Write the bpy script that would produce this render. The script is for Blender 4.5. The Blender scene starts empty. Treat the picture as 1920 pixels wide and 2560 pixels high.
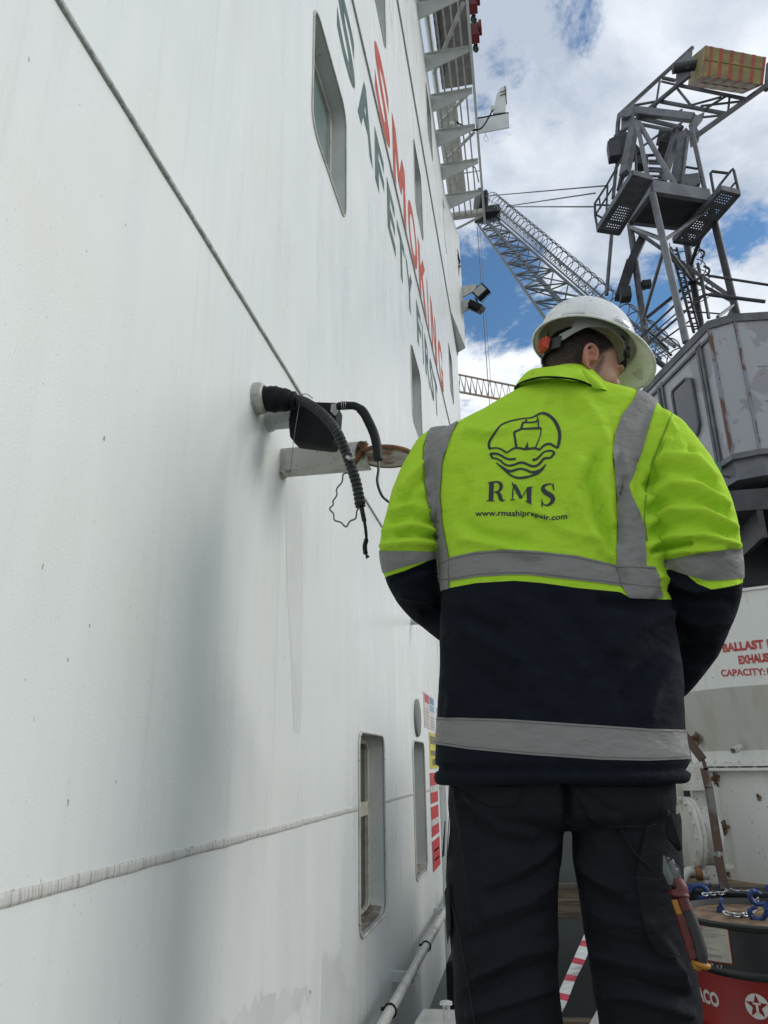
import bpy, bmesh, math, random
import numpy as np
from mathutils import Vector, Matrix, noise as mn
from mathutils.bvhtree import BVHTree

# ------------------------------------------------------------------ camera, sky, sun, exposure
S = bpy.context.scene
FPX, CX, CY = 1850.0, 960.0, 1280.0            # focal length in pixels of the 1920x2560 photograph
Yc = np.array([1319-CX, -(1910-CY), FPX]); Yc /= np.linalg.norm(Yc)
Zc = np.array([-90, (FPX*FPX-90*359)/630.0, FPX]); Zc /= np.linalg.norm(Zc)
Xc = np.cross(Yc, Zc)
if Xc[0] < 0: Xc = -Xc
cam_d = bpy.data.cameras.new('camera'); cam = bpy.data.objects.new('camera', cam_d)
S.collection.objects.link(cam); S.camera = cam
r_ = Vector((Xc[0], Yc[0], Zc[0])); u_ = Vector((Xc[1], Yc[1], Zc[1])); f_ = Vector((Xc[2], Yc[2], Zc[2]))
cam.matrix_world = Matrix(((r_.x, u_.x, -f_.x, 0), (r_.y, u_.y, -f_.y, 0), (r_.z, u_.z, -f_.z, 0), (0, 0, 0, 1)))
cam_d.sensor_fit = 'VERTICAL'; cam_d.sensor_height = 24.0; cam_d.lens = FPX/2560.0*24.0
cam_d.clip_start = 0.05; cam_d.clip_end = 3000
S.render.resolution_x = 768; S.render.resolution_y = 1024

SUN_EL, SUN_AZ = math.radians(26), math.radians(75)      # azimuth from +Y towards +X
w = bpy.data.worlds.new('World'); S.world = w; w.use_nodes = True
nt = w.node_tree; nt.nodes.clear()
def N(tree, typ, **kw):
    n = tree.nodes.new(typ)
    for k, v in kw.items():
        if k.startswith('i_'): n.inputs[k[2:].replace('_', ' ')].default_value = v
        else: setattr(n, k, v)
    return n
def wmath(op, a, b=None, c=None, tree=None, clamp=False):
    t = tree or nt
    n = t.nodes.new('ShaderNodeMath'); n.operation = op; n.use_clamp = clamp
    for i, v in enumerate((a, b, c)):
        if v is None: continue
        if isinstance(v, (int, float)): n.inputs[i].default_value = v
        else: t.links.new(v, n.inputs[i])
    return n.outputs[0]
sky = N(nt, 'ShaderNodeTexSky'); sky.sky_type = 'NISHITA'; sky.sun_disc = False
sky.sun_elevation = SUN_EL; sky.sun_rotation = SUN_AZ; sky.air_density = 1.6; sky.dust_density = 0.6; sky.ozone_density = 3.0
tc = N(nt, 'ShaderNodeTexCoord')
def ray(px, py):
    c = np.array([px-CX, CY-py, FPX]); return np.array([c@Xc, c@Yc, c@Zc])
# clouds: fractal noise on the sky directions; openings of blue at a few bearings
sepw = N(nt, 'ShaderNodeSeparateXYZ'); nt.links.new(tc.outputs['Generated'], sepw.inputs[0])
zc_ = wmath('MAXIMUM', sepw.outputs[2], 0.06)
cx_ = wmath('DIVIDE', sepw.outputs[0], wmath('ADD', zc_, 0.25)); cy_ = wmath('DIVIDE', sepw.outputs[1], wmath('ADD', zc_, 0.25))
comb = N(nt, 'ShaderNodeCombineXYZ'); nt.links.new(cx_, comb.inputs[0]); nt.links.new(cy_, comb.inputs[1])
def wn(scale, detail, rough, off, dist=0.0):
    mp = N(nt, 'ShaderNodeMapping'); mp.inputs['Location'].default_value = off
    nt.links.new(comb.outputs[0], mp.inputs[0])
    n = N(nt, 'ShaderNodeTexNoise'); n.inputs['Scale'].default_value = scale; n.inputs['Detail'].default_value = detail
    n.inputs['Roughness'].default_value = rough; n.inputs['Distortion'].default_value = dist
    nt.links.new(mp.outputs[0], n.inputs['Vector']); return n.outputs['Fac']
nbig = wn(1.6, 2, 0.5, (3.1, 7.7, 0)); nfine = wn(6.0, 10, 0.66, (1.3, 2.2, 0), 0.25); nshade = wn(3.4, 7, 0.58, (9.1, 4.2, 0), 0.2)
cover = wmath('ADD', wmath('MULTIPLY', nbig, 0.35), wmath('MULTIPLY', wmath('SUBTRACT', nfine, 0.5), 2.0))
BLUE = [((1250, 180), 0.045, 0.60), ((1200, 270), 0.045, 0.60), ((1240, 750), 0.105, 1.0), ((1330, 800), 0.09, 0.8), ((1200, 640), 0.05, 0.5), ((1160, 1010), 0.06, 0.5),
        ((1850, 640), 0.07, 0.75), ((1600, 800), 0.10, 0.85), ((1680, 750), 0.09, 0.6), ((1520, 640), 0.06, 0.35)]
hole = None
for (p, rad, st) in BLUE:
    d = ray(*p); d = d/np.linalg.norm(d)
    dn = N(nt, 'ShaderNodeVectorMath'); dn.operation = 'DISTANCE'; nt.links.new(tc.outputs['Generated'], dn.inputs[0]); dn.inputs[1].default_value = tuple(d)
    g = wmath('MULTIPLY', wmath('SUBTRACT', 1.0, wmath('DIVIDE', dn.outputs['Value'], rad*1.15), clamp=True), st*.82)
    hole = g if hole is None else wmath('MAXIMUM', hole, g)
cov = wmath('SUBTRACT', wmath('ADD', cover, 0.58), wmath('MULTIPLY', hole, 0.95))
rmp = N(nt, 'ShaderNodeMapRange'); rmp.interpolation_type = 'SMOOTHSTEP'
rmp.inputs['From Min'].default_value = 0.24; rmp.inputs['From Max'].default_value = 0.56
nt.links.new(cov, rmp.inputs['Value'])
# cloud body: grey undersides, white rims
shr = N(nt, 'ShaderNodeValToRGB'); cr = shr.color_ramp
cr.elements[0].position = 0.38; cr.elements[0].color = (0.90, 0.93, 0.965, 1)
cr.elements[1].position = 0.64; cr.elements[1].color = (0.43, 0.49, 0.585, 1)
e = cr.elements.new(0.50); e.color = (0.68, 0.73, 0.80, 1)
elev_term = wmath('MULTIPLY', wmath('SUBTRACT', sepw.outputs[2], 0.50), 0.42)
nt.links.new(wmath('ADD', nshade, elev_term), shr.inputs[0])
skyc = N(nt, 'ShaderNodeMix'); skyc.data_type = 'RGBA'
cloud_s = N(nt, 'ShaderNodeVectorMath'); cloud_s.operation = 'SCALE'; cloud_s.inputs['Scale'].default_value = 9.6
nt.links.new(shr.outputs[0], cloud_s.inputs[0])
tint = N(nt, 'ShaderNodeVectorMath'); tint.operation = 'MULTIPLY'; tint.inputs[1].default_value = (0.58, 0.80, 1.02); nt.links.new(sky.outputs[0], tint.inputs[0])
nt.links.new(rmp.outputs[0], skyc.inputs['Factor']); nt.links.new(tint.outputs[0], skyc.inputs['A']); nt.links.new(cloud_s.outputs[0], skyc.inputs['B'])
bg = N(nt, 'ShaderNodeBackground'); bg.inputs['Strength'].default_value = 0.10
wo = N(nt, 'ShaderNodeOutputWorld'); nt.links.new(skyc.outputs['Result'], bg.inputs[0]); nt.links.new(bg.outputs[0], wo.inputs[0])

sl = bpy.data.lights.new('sun', 'SUN'); sl.energy = 1.15; sl.angle = math.radians(26); sl.color = (1.0, 0.96, 0.90)
so = bpy.data.objects.new('sun', sl); S.collection.objects.link(so)
sd = Vector((math.sin(SUN_AZ)*math.cos(SUN_EL), math.cos(SUN_AZ)*math.cos(SUN_EL), math.sin(SUN_EL)))
so.rotation_euler = sd.to_track_quat('Z', 'Y').to_euler()
S.view_settings.view_transform = 'Standard'; S.view_settings.look = 'None'; S.view_settings.gamma = 1.0
S.view_settings.exposure = 0.30; S.view_settings.use_curve_mapping = False

# ------------------------------------------------------------------ helpers
col = S.collection
def A(px, py, Y): r = ray(px, py); return Vector(r*Y/r[1])          # a real point on the plane Y = const
def AX(px, py, X): r = ray(px, py); return Vector(r*X/r[0])
def AZ(px, py, Z): r = ray(px, py); return Vector(r*Z/r[2])
XW = -0.70                                                          # the ship's side
def AW(px, py): return AX(px, py, XW)
def proj(P):
    P = np.asarray(P, float); C = P[..., 0:1]*Xc + P[..., 1:2]*Yc + P[..., 2:3]*Zc
    return CX + FPX*C[..., 0]/C[..., 2], CY - FPX*C[..., 1]/C[..., 2]
class MB:
    def __init__(s): s.v = []; s.f = []
    def add(s, vs, fs):
        b = len(s.v); s.v += [tuple(v) for v in vs]; s.f += [tuple(i+b for i in f) for f in fs]; return s
    def box(s, c, d, R=None):
        vs = []
        for x in (-.5, .5):
            for y in (-.5, .5):
                for z in (-.5, .5):
                    p = Vector((x*d[0], y*d[1], z*d[2]))
                    if R is not None: p = R @ p
                    vs.append(p+Vector(c))
        return s.add(vs, [(0, 1, 3, 2), (4, 6, 7, 5), (0, 4, 5, 1), (2, 3, 7, 6), (0, 2, 6, 4), (1, 5, 7, 3)])
    def box2(s, a, b): return s.box([(a[i]+b[i])/2 for i in range(3)], [abs(a[i]-b[i]) for i in range(3)])
    def beam(s, a, b, w, h=None, up=(0, 0, 1)):
        a = Vector(a); b = Vector(b); d = b-a; L = d.length
        if L < 1e-6: return s
        d.normalize(); u = Vector(up)
        if abs(d.dot(u)) > .97: u = Vector((0, 1, 0))
        x = d.cross(u).normalized(); z = x.cross(d)
        R = Matrix((x, d, z)).transposed()
        return s.box((a+b)/2, (w, L, h or w), R)
    def tube(s, pts, r, n=8, cap=True):
        pts = [Vector(p) for p in pts]; m = len(pts); rs = r if isinstance(r, (list, tuple)) else [r]*m
        T = []
        for i in range(m):
            t = (pts[min(i+1, m-1)]-pts[max(i-1, 0)])
            T.append(t.normalized() if t.length > 1e-9 else Vector((0, 0, 1)))
        u = T[0].orthogonal().normalized(); vs = []
        for i in range(m):
            u = (u-T[i]*u.dot(T[i])); u = u.normalized() if u.length > 1e-6 else T[i].orthogonal().normalized()
            w_ = T[i].cross(u)
            for k in range(n):
                a = 2*math.pi*k/n; vs.append(pts[i]+(u*math.cos(a)+w_*math.sin(a))*rs[i])
        fs = [(i*n+k, i*n+(k+1) % n, (i+1)*n+(k+1) % n, (i+1)*n+k) for i in range(m-1) for k in range(n)]
        if cap: fs += [tuple(range(n))[::-1], tuple((m-1)*n+k for k in range(n))]
        return s.add(vs, fs)
    def lathe(s, prof, c, axis=(0, 0, 1), n=48, cap=True):
        ax = Vector(axis).normalized(); u = ax.orthogonal().normalized(); w_ = ax.cross(u); c = Vector(c); vs = []
        for (r, h) in prof:
            for k in range(n):
                a = 2*math.pi*k/n; vs.append(c+ax*h+(u*math.cos(a)+w_*math.sin(a))*r)
        m = len(prof)
        fs = [(i*n+k, i*n+(k+1) % n, (i+1)*n+(k+1) % n, (i+1)*n+k) for i in range(m-1) for k in range(n)]
        if cap: fs += [tuple(range(n))[::-1], tuple((m-1)*n+k for k in range(n))]
        return s.add(vs, fs)
    def torus(s, c, R, r, axis=(0, 0, 1), n=28, m=8, a0=0, a1=2*math.pi):
        ax = Vector(axis).normalized(); u = ax.orthogonal().normalized(); w_ = ax.cross(u); c = Vector(c)
        full = abs(a1-a0-2*math.pi) < 1e-6
        pts = [c+(u*math.cos(a0+(a1-a0)*k/n)+w_*math.sin(a0+(a1-a0)*k/n))*R for k in range(n+1)]
        return s.tube(pts, r, m)
    def prism(s, poly, d):
        d = Vector(d); n = len(poly); vs = [Vector(p) for p in poly]+[Vector(p)+d for p in poly]
        return s.add(vs, [tuple(range(n)), tuple(range(2*n-1, n-1, -1))]+[(i, i+n, (i+1) % n+n, (i+1) % n) for i in range(n)])
    def ell(s, c, r, R=None, n=20, m=12):
        vs = []; fs = []
        for i in range(m+1):
            t = math.pi*i/m
            for k in range(n):
                a = 2*math.pi*k/n; p = Vector((r[0]*math.sin(t)*math.cos(a), r[1]*math.sin(t)*math.sin(a), r[2]*math.cos(t)))
                if R is not None: p = R @ p
                vs.append(p+Vector(c))
        for i in range(m):
            for k in range(n): fs.append((i*n+k, i*n+(k+1) % n, (i+1)*n+(k+1) % n, (i+1)*n+k))
        return s.add(vs, fs)
    def build(s, name, mat, parent=None, smooth=False, bev=0, fix=True):
        me = bpy.data.meshes.new(name); me.from_pydata(s.v, [], s.f); me.update()
        if fix:
            b = bmesh.new(); b.from_mesh(me); bmesh.ops.remove_doubles(b, verts=b.verts, dist=1e-6)
            bmesh.ops.recalc_face_normals(b, faces=b.faces); b.to_mesh(me); b.free()
        o = bpy.data.objects.new(name, me); col.objects.link(o)
        if mat is not None: me.materials.append(mat)
        if smooth:
            for p in me.polygons: p.use_smooth = True
            if smooth == 'auto':
                try: me.set_sharp_from_angle(angle=math.radians(38))
                except Exception: pass
        if bev:
            m = o.modifiers.new('bevel', 'BEVEL'); m.width = bev; m.segments = 2; m.limit_method = 'ANGLE'
        if parent is not None: o.parent = parent
        return o
def tag(o, label=None, cat=None, group=None, kind=None):
    if label: o['label'] = label
    if cat: o['category'] = cat
    if group: o['group'] = group
    if kind: o['kind'] = kind
    return o
def empty(name, loc=(0, 0, 0)):
    o = bpy.data.objects.new(name, None); col.objects.link(o); o.empty_display_size = .1
    o['_base'] = list(loc); return o                              # children are built in world space; the base is set at the end
def settle():
    for o in list(S.objects):
        if o.type == 'EMPTY' and '_base' in o:
            b = Vector(o['_base']); del o['_base']; o.location = b
            for c in o.children: c.location = c.location-b
def smooth_path(pts, k=6):
    pts = [Vector(p) for p in pts]; out = []
    for i in range(len(pts)-1):
        p0, p1, p2, p3 = pts[max(i-1, 0)], pts[i], pts[i+1], pts[min(i+2, len(pts)-1)]
        for j in range(k):
            t = j/k; out.append(.5*((2*p1)+(p2-p0)*t+(2*p0-5*p1+4*p2-p3)*t*t+(3*p1-p0-3*p2+p3)*t**3))
    out.append(pts[-1]); return out

# ------------------------------------------------------------------ materials
def mat(name, c, rough=.5, metal=0., c2=None, nscale=6., ndet=6., stretch=(1, 1, 1), lo=.4, hi=.6, bump=0., bscale=60., bdist=.002, bstretch=(1, 1, 1),
        rust=0., rscale=3., rcol=(.16, .06, .02), spec=.5, sss=0., coat=0., r2=None, speck=0., sheen=0.):
    m = bpy.data.materials.new(name); m.use_nodes = True; t = m.node_tree; b = t.nodes['Principled BSDF']
    b.inputs['Roughness'].default_value = rough; b.inputs['Metallic'].default_value = metal
    b.inputs['Specular IOR Level'].default_value = spec
    if sheen: b.inputs['Sheen Weight'].default_value = sheen; b.inputs['Sheen Roughness'].default_value = .5
    if sss: b.inputs['Subsurface Weight'].default_value = sss; b.inputs['Subsurface Radius'].default_value = (.02, .012, .008); b.inputs['Subsurface Scale'].default_value = .4
    if coat: b.inputs['Coat Weight'].default_value = coat; b.inputs['Coat Roughness'].default_value = .15
    tc = t.nodes.new('ShaderNodeTexCoord')
    def noise(scale, det, st, seed=0., rg=.55):
        mp = t.nodes.new('ShaderNodeMapping'); mp.inputs['Scale'].default_value = st; mp.inputs['Location'].default_value = (seed, seed*.7, seed*1.3)
        t.links.new(tc.outputs['Object'], mp.inputs[0])
        n = t.nodes.new('ShaderNodeTexNoise'); n.inputs['Scale'].default_value = scale; n.inputs['Detail'].default_value = det; n.inputs['Roughness'].default_value = rg
        t.links.new(mp.outputs[0], n.inputs['Vector']); return n.outputs['Fac']
    def rng(v, a, b_):
        r = t.nodes.new('ShaderNodeMapRange'); r.inputs['From Min'].default_value = a; r.inputs['From Max'].default_value = b_; t.links.new(v, r.inputs['Value']); return r.outputs[0]
    def mix(f, a, b_):
        x = t.nodes.new('ShaderNodeMix'); x.data_type = 'RGBA'
        for sck, v in (('Factor', f), ('A', a), ('B', b_)):
            if isinstance(v, (tuple, list)): x.inputs[sck].default_value = tuple(v)+(1,) if len(v) == 3 else v
            elif isinstance(v, (int, float)): x.inputs[sck].default_value = v
            else: t.links.new(v, x.inputs[sck])
        return x.outputs['Result']
    colr = None
    if c2 is not None: colr = mix(rng(noise(nscale, ndet, stretch), lo, hi), c, c2)
    if rust: colr = mix(rng(noise(rscale, 8, (1, 1, .45), 4.2, .65), .5+.2*(1-rust), .56+.2*(1-rust)), colr if colr is not None else c, mix(noise(30, 4, (1, 1, 1), 1.), rcol, tuple(x*2.3 for x in rcol)))
    if speck: colr = mix(rng(noise(90, 2, (1, 1, 1), 7.7), .70-.05*speck, .73), colr if colr is not None else c, (.05, .045, .04))
    if colr is None: b.inputs['Base Color'].default_value = tuple(c)+(1,)
    else: t.links.new(colr, b.inputs['Base Color'])
    if r2 is not None:
        rr = t.nodes.new('ShaderNodeMapRange'); rr.inputs['To Min'].default_value = rough; rr.inputs['To Max'].default_value = r2
        rr.inputs['From Min'].default_value = .35; rr.inputs['From Max'].default_value = .65
        t.links.new(noise(nscale*1.3, 5, stretch, 2.), rr.inputs['Value']); t.links.new(rr.outputs[0], b.inputs['Roughness'])
    if bump:
        bp = t.nodes.new('ShaderNodeBump'); bp.inputs['Strength'].default_value = bump; bp.inputs['Distance'].default_value = bdist
        t.links.new(noise(bscale, 4, bstretch, 3.), bp.inputs['Height']); t.links.new(bp.outputs[0], b.inputs['Normal'])
    return m
M = {}
M['white'] = mat('white_paint', (.66, .69, .68), .42, c2=(.56, .58, .56), nscale=5, bump=.25, bscale=90, bdist=.002, speck=.15, lo=.35, hi=.75)
M['seam_shaded'] = mat('lapped_seam_shade_paint', (.38, .40, .39), .5, c2=(.17, .17, .16), nscale=60, stretch=(1, 1.6, .25), lo=.45, hi=.75, bump=.8, bscale=120, bdist=.004)  # base darkened for the shaded underside of the laps; dark ticks are dirt
M['white_dirty'] = mat('dirty_white_paint', (.56, .56, .52), .5, c2=(.36, .33, .27), nscale=14, stretch=(1, 1, .5), lo=.45, hi=.75, bump=.5, bscale=80, speck=1)
M['seam'] = mat('weld_seam_paint', (.56, .57, .54), .5, c2=(.36, .34, .31), nscale=60, stretch=(1, 3.0, .12), lo=.50, hi=.66, bump=.8, bscale=140, bdist=.003, bstretch=(1, 1, .4), speck=1.5)
M['cream'] = mat('cream_frame', (.60, .58, .47), .5, c2=(.40, .36, .25), nscale=20, lo=.5, hi=.7, bump=.3)
M['glass_dark'] = mat('window_glass', (.035, .05, .048), .08, spec=.6)
M['glass_green'] = mat('green_window_glass', (.15, .22, .21), .12, spec=.6, c2=(.19, .26, .25), nscale=2)
M['grime'] = mat('grimy_sill', (.16, .12, .085), .8, c2=(.34, .28, .22), nscale=18, lo=.4, hi=.6, bump=1, bscale=60, bdist=.01)
M['letter_green'] = mat('green_letter_paint', (.095, .145, .14), .8, spec=.1, c2=(.15, .20, .195), nscale=14)
M['letter_red'] = mat('red_letter_paint', (.43, .095, .07), .8, spec=.1, c2=(.50, .16, .13), nscale=14)  # red muted to carry haze and gloss in the colour
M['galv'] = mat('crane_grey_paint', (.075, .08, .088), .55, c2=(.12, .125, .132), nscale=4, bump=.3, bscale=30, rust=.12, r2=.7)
M['galv_dark'] = mat('crane_shade_dark_steel', (.016, .017, .02), .55, c2=(.035, .037, .042), nscale=3, bump=.3, bscale=30, rust=.1)  # shade of crane undersides put into the colour; also plain dark fittings
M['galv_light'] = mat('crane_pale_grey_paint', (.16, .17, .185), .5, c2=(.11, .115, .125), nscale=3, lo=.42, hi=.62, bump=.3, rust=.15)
M['jib'] = mat('jib_steel', (.07, .09, .095), .5, c2=(.11, .13, .135), nscale=5)
M['rust_plate'] = mat('rust_stained_plate', (.50, .48, .42), .6, c2=(.17, .075, .03), nscale=14, ndet=8, lo=.48, hi=.60, bump=.5, bscale=60)
M['black'] = mat('black_rubber', (.005, .006, .008), .5, spec=.25, c2=(.010, .011, .014), nscale=20, bump=.35, bscale=90)
M['black_matte'] = mat('black_tape', (.004, .005, .007), .6, spec=.2, c2=(.008, .009, .012), nscale=24, bump=.9, bscale=55, bdist=.004)
M['conduit'] = mat('conduit_plastic', (.012, .014, .017), .42, spec=.35, c2=(.024, .026, .03), nscale=40, bump=.2)
M['rust'] = mat('rust', (.20, .085, .03), .8, c2=(.09, .045, .025), nscale=25, bump=.8, bscale=70, bdist=.004)
M['steel'] = mat('bare_steel', (.45, .46, .48), .35, metal=.85, c2=(.3, .3, .31), nscale=30)
M['wire_s'] = mat('wire_steel', (.14, .16, .16), .45, metal=.4)
# ------------------------------------------------------------------ ship's side: node material
def wall_mat():
    m = bpy.data.materials.new('ship_side_paint'); m.use_nodes = True; t = m.node_tree; b = t.nodes['Principled BSDF']
    tc = t.nodes.new('ShaderNodeTexCoord')
    def no(scale, det, st=(1, 1, 1), loc=(0, 0, 0), rg=.55, dist=0.):
        mp = t.nodes.new('ShaderNodeMapping'); mp.inputs['Scale'].default_value = st; mp.inputs['Location'].default_value = loc
        t.links.new(tc.outputs['Object'], mp.inputs[0])
        n = t.nodes.new('ShaderNodeTexNoise'); n.inputs['Scale'].default_value = scale; n.inputs['Detail'].default_value = det
        n.inputs['Roughness'].default_value = rg; n.inputs['Distortion'].default_value = dist
        t.links.new(mp.outputs[0], n.inputs['Vector']); return n.outputs['Fac']
    def rng(v, a, c, lo=0., hi=1.):
        r = t.nodes.new('ShaderNodeMapRange'); r.inputs['From Min'].default_value = a; r.inputs['From Max'].default_value = c
        r.inputs['To Min'].default_value = lo; r.inputs['To Max'].default_value = hi; t.links.new(v, r.inputs['Value']); return r.outputs[0]
    def mix(f, a, c):
        x = t.nodes.new('ShaderNodeMix'); x.data_type = 'RGBA'
        for sck, v in (('Factor', f), ('A', a), ('B', c)):
            if isinstance(v, tuple): x.inputs[sck].default_value = v+(1,)
            elif isinstance(v, float): x.inputs[sck].default_value = v
            else: t.links.new(v, x.inputs[sck])
        return x.outputs['Result']
    c = mix(rng(no(1.1, 3), .35, .65), (.75, .79, .77), (.71, .75, .735))
    c = mix(rng(no(2.0, 5, (1, 4, .35), (0, 3, 1)), .50, .78, 0., .22), c, (.56, .60, .60))         # broad vertical roller laps
    c = mix(rng(no(5.0, 6, (1, 5, .12), (4, 1, 2), .6), .58, .78, 0., .30), c, (.50, .48, .42))      # thin runs of dirt
    c = mix(rng(no(1.6, 4, (1, 1, .8), (7, 2, 5)), .56, .75, 0., .35), c, (.70, .67, .56))           # faint yellowing
    c = mix(rng(no(66, 2, (1, 1, .5), (2, 9, 1), .5), .765, .79, 0., .7), c, (.16, .16, .14))     # flecks
    c = mix(rng(no(150, 2, (1, 1, .6), (5, 5, 1), .5), .70, .76, 0., .5), c, (.28, .27, .24))
    t.links.new(c, b.inputs['Base Color'])
    t.links.new(rng(no(3, 5, (1, 3, .5), (1, 1, 8)), .35, .65, .26, .42), b.inputs['Roughness'])
    b.inputs['Specular IOR Level'].default_value = .55
    def bump(h, st, dist, prev=None):
        p = t.nodes.new('ShaderNodeBump'); p.inputs['Strength'].default_value = st; p.inputs['Distance'].default_value = dist
        t.links.new(h, p.inputs['Height'])
        if prev is not None: t.links.new(prev, p.inputs['Normal'])
        return p.outputs[0]
    n1 = bump(no(1.5, 1, (1, 1, .6), (3, 3, 3)), .7, .018)                 # plating not quite flat
    n2 = bump(no(9, 3, (1, 2.5, .3), (1, 6, 3)), .07, .002, n1)
    n3 = bump(no(230, 3, (1, 1, .8)), .45, .0014, n2)                      # roller stipple
    t.links.new(n3, b.inputs['Normal'])
    return m
M['wall'] = wall_mat()
M['wall_patch'] = mat('grey_touch_up_paint', (.67, .70, .685), .34, c2=(.62, .65, .635), nscale=8, bump=.35, bscale=200, bdist=.0015)

ship = empty('ship_superstructure', (XW, 6, -1.4))
tag(ship, 'white painted steel ship side on the left with recessed windows and lettering', 'ship')
Y0, Y1, Z0, Z1 = -6.0, 11.72, -1.4, 9.62
def rrect(y0, y1, z0, z1, r, n=6):
    pts = []
    for cy, cz, a0 in ((y1-r, z1-r, 0), (y0+r, z1-r, 90), (y0+r, z0+r, 180), (y1-r, z0+r, 270)):
        for k in range(n+1):
            a = math.radians(a0+90*k/n); pts.append((cy+r*math.cos(a), cz+r*math.sin(a)))
    return pts
#        y0    y1    z0     z1    r   glass
WINS = [(3.21, 3.80, -.645, .143, .07, 'lo'), (4.79, 5.33, -.65, .152, .07, 'lo'),
        (2.335, 2.965, 2.572, 3.292, .10, 'up'), (5.28, 5.90, 2.62, 3.33, .10, 'up'),
        (3.74, 4.36, 5.40, 6.25, .10, 'up'), (6.02, 6.64, 5.36, 6.25, .10, 'up'), (9.52, 10.12, 5.13, 5.93, .10, 'up'),
        (-.60, 0.02, 2.60, 3.31, .10, 'up'), (7.75, 8.37, 8.10, 9.0, .10, 'up'), (5.35, 5.97, 8.10, 9.0, .10, 'up'), (9.95, 10.55, 8.05, 8.95, .10, 'up')]
def face_with_holes(outer, holes, x):
    cu = bpy.data.curves.new('tmp', 'CURVE'); cu.dimensions = '2D'; cu.fill_mode = 'BOTH'
    for loop in [outer]+holes:
        sp = cu.splines.new('POLY'); sp.points.add(len(loop)-1)
        for i, (a, b_) in enumerate(loop): sp.points[i].co = (a, b_, 0, 1)
        sp.use_cyclic_u = True
    o = bpy.data.objects.new('tmp', cu); col.objects.link(o); dg = bpy.context.evaluated_depsgraph_get()
    me = o.evaluated_get(dg).to_mesh(); vs = [v.co.copy() for v in me.vertices]; fs = [tuple(p.vertices) for p in me.polygons]
    o.evaluated_get(dg).to_mesh_clear(); bpy.data.objects.remove(o)
    return [(x, v.x, v.y) for v in vs], fs
mb = MB(); holes = [rrect(*wn_[:5]) for wn_ in WINS]
v_, f_s = face_with_holes([(Y0, Z0), (Y1, Z0), (Y1, Z1), (Y0, Z1)], holes, XW); 
f_s = [f if (Vector(v_[f[1]])-Vector(v_[f[0]])).cross(Vector(v_[f[2]])-Vector(v_[f[0]])).x > 0 else f[::-1] for f in f_s]
mb.add(v_, f_s)
# ends, top and back of the deckhouse
mb.add([(XW, Y1, Z0), (XW, Y1, Z1), (-6, Y1, Z1), (-6, Y1, Z0)], [(0, 1, 2, 3)])
mb.add([(XW, Y0, Z0), (XW, Y0, Z1), (-6, Y0, Z1), (-6, Y0, Z0)], [(3, 2, 1, 0)])
mb.add([(XW, Y0, Z1), (XW, Y1, Z1), (-6, Y1, Z1), (-6, Y0, Z1)], [(0, 1, 2, 3)])
mb.add([(-6, Y0, Z0), (-6, Y1, Z0), (-6, Y1, Z1), (-6, Y0, Z1)], [(0, 1, 2, 3)])
mb.build('side_plating', M['wall'], ship, fix=False)
DEP = .078
for (y0, y1, z0, z1, r, kind) in WINS:
    L = rrect(y0, y1, z0, z1, r); n = len(L)
    mb = MB(); mb.add([(XW, a, b_) for a, b_ in L]+[(XW-DEP, a, b_) for a, b_ in L], [(i, i+n, (i+1) % n+n, (i+1) % n) for i in range(n)])
    fr = mb.build('window', M['white'], ship, smooth='auto')
    # raised lip round the opening
    mb = MB(); P_ = [Vector((XW+.003, a, b_)) for a, b_ in L]; mb.tube(P_+[P_[0], P_[1]], .0065 if kind == 'lo' else .0055, 6); mb.build('rim', M['white_dirty'], fr, smooth=True)
    t_ = .038; R1 = rrect(y0+t_, y1-t_, z0+t_, z1-t_, .03 if kind == 'lo' else .05)
    a_, b2 = face_with_holes(L, [R1], XW-DEP)
    mb = MB(); mb.add(a_, b2)
    nn = len(R1); mb.add([(XW-DEP, a, b_) for a, b_ in R1]+[(XW-DEP-.012, a, b_) for a, b_ in R1], [(i, i+nn, (i+1) % nn+nn, (i+1) % nn) for i in range(nn)])
    if kind == 'lo': zb = z0+(z1-z0)*.58; mb.box2((XW-DEP-.009, y0+t_, zb-.03), (XW-DEP+.006, y1-t_, zb+.03))
    RR = rrect(y0+t_-.006, y1-t_+.006, z0+t_-.006, z1-t_+.006, .045); P_ = [Vector((XW-DEP+.004, a, b_)) for a, b_ in RR]; mb.tube(P_+[P_[0], P_[1]], .006, 6)
    mb.build('frame', M['cream'] if kind == 'lo' else M['white_dirty'], fr, smooth='auto')
    mb = MB(); mb.box2((XW-DEP-.018, y0+.02, z0+.02), (XW-DEP-.010, y1-.02, z1-.02)); mb.build('glass', M['glass_dark'] if kind == 'lo' else M['glass_green'], fr)
    # dirt lying on the sill
    rng_ = random.Random(int(y0*100)); mb = MB(); ny = 14; vs = []
    for i in range(ny+1):
        for j in range(5):
            yy = y0+.02+(y1-y0-.04)*i/ny; ed = min(i, ny-i)
            zz = z0+(.012 if ed > 1 else .03)+(.022 if kind == 'lo' else .004)*rng_.random()*(1-j/5)
            vs.append((XW-.012-(DEP-.014)*(4-j)/4, yy, zz))
    mb.add(vs, [(i*5+j, (i+1)*5+j, (i+1)*5+j+1, i*5+j+1) for i in range(ny) for j in range(4)])
    mb.build('sill_grime', M['grime'] if kind == 'lo' else M['white_dirty'], fr, smooth=True)
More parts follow.
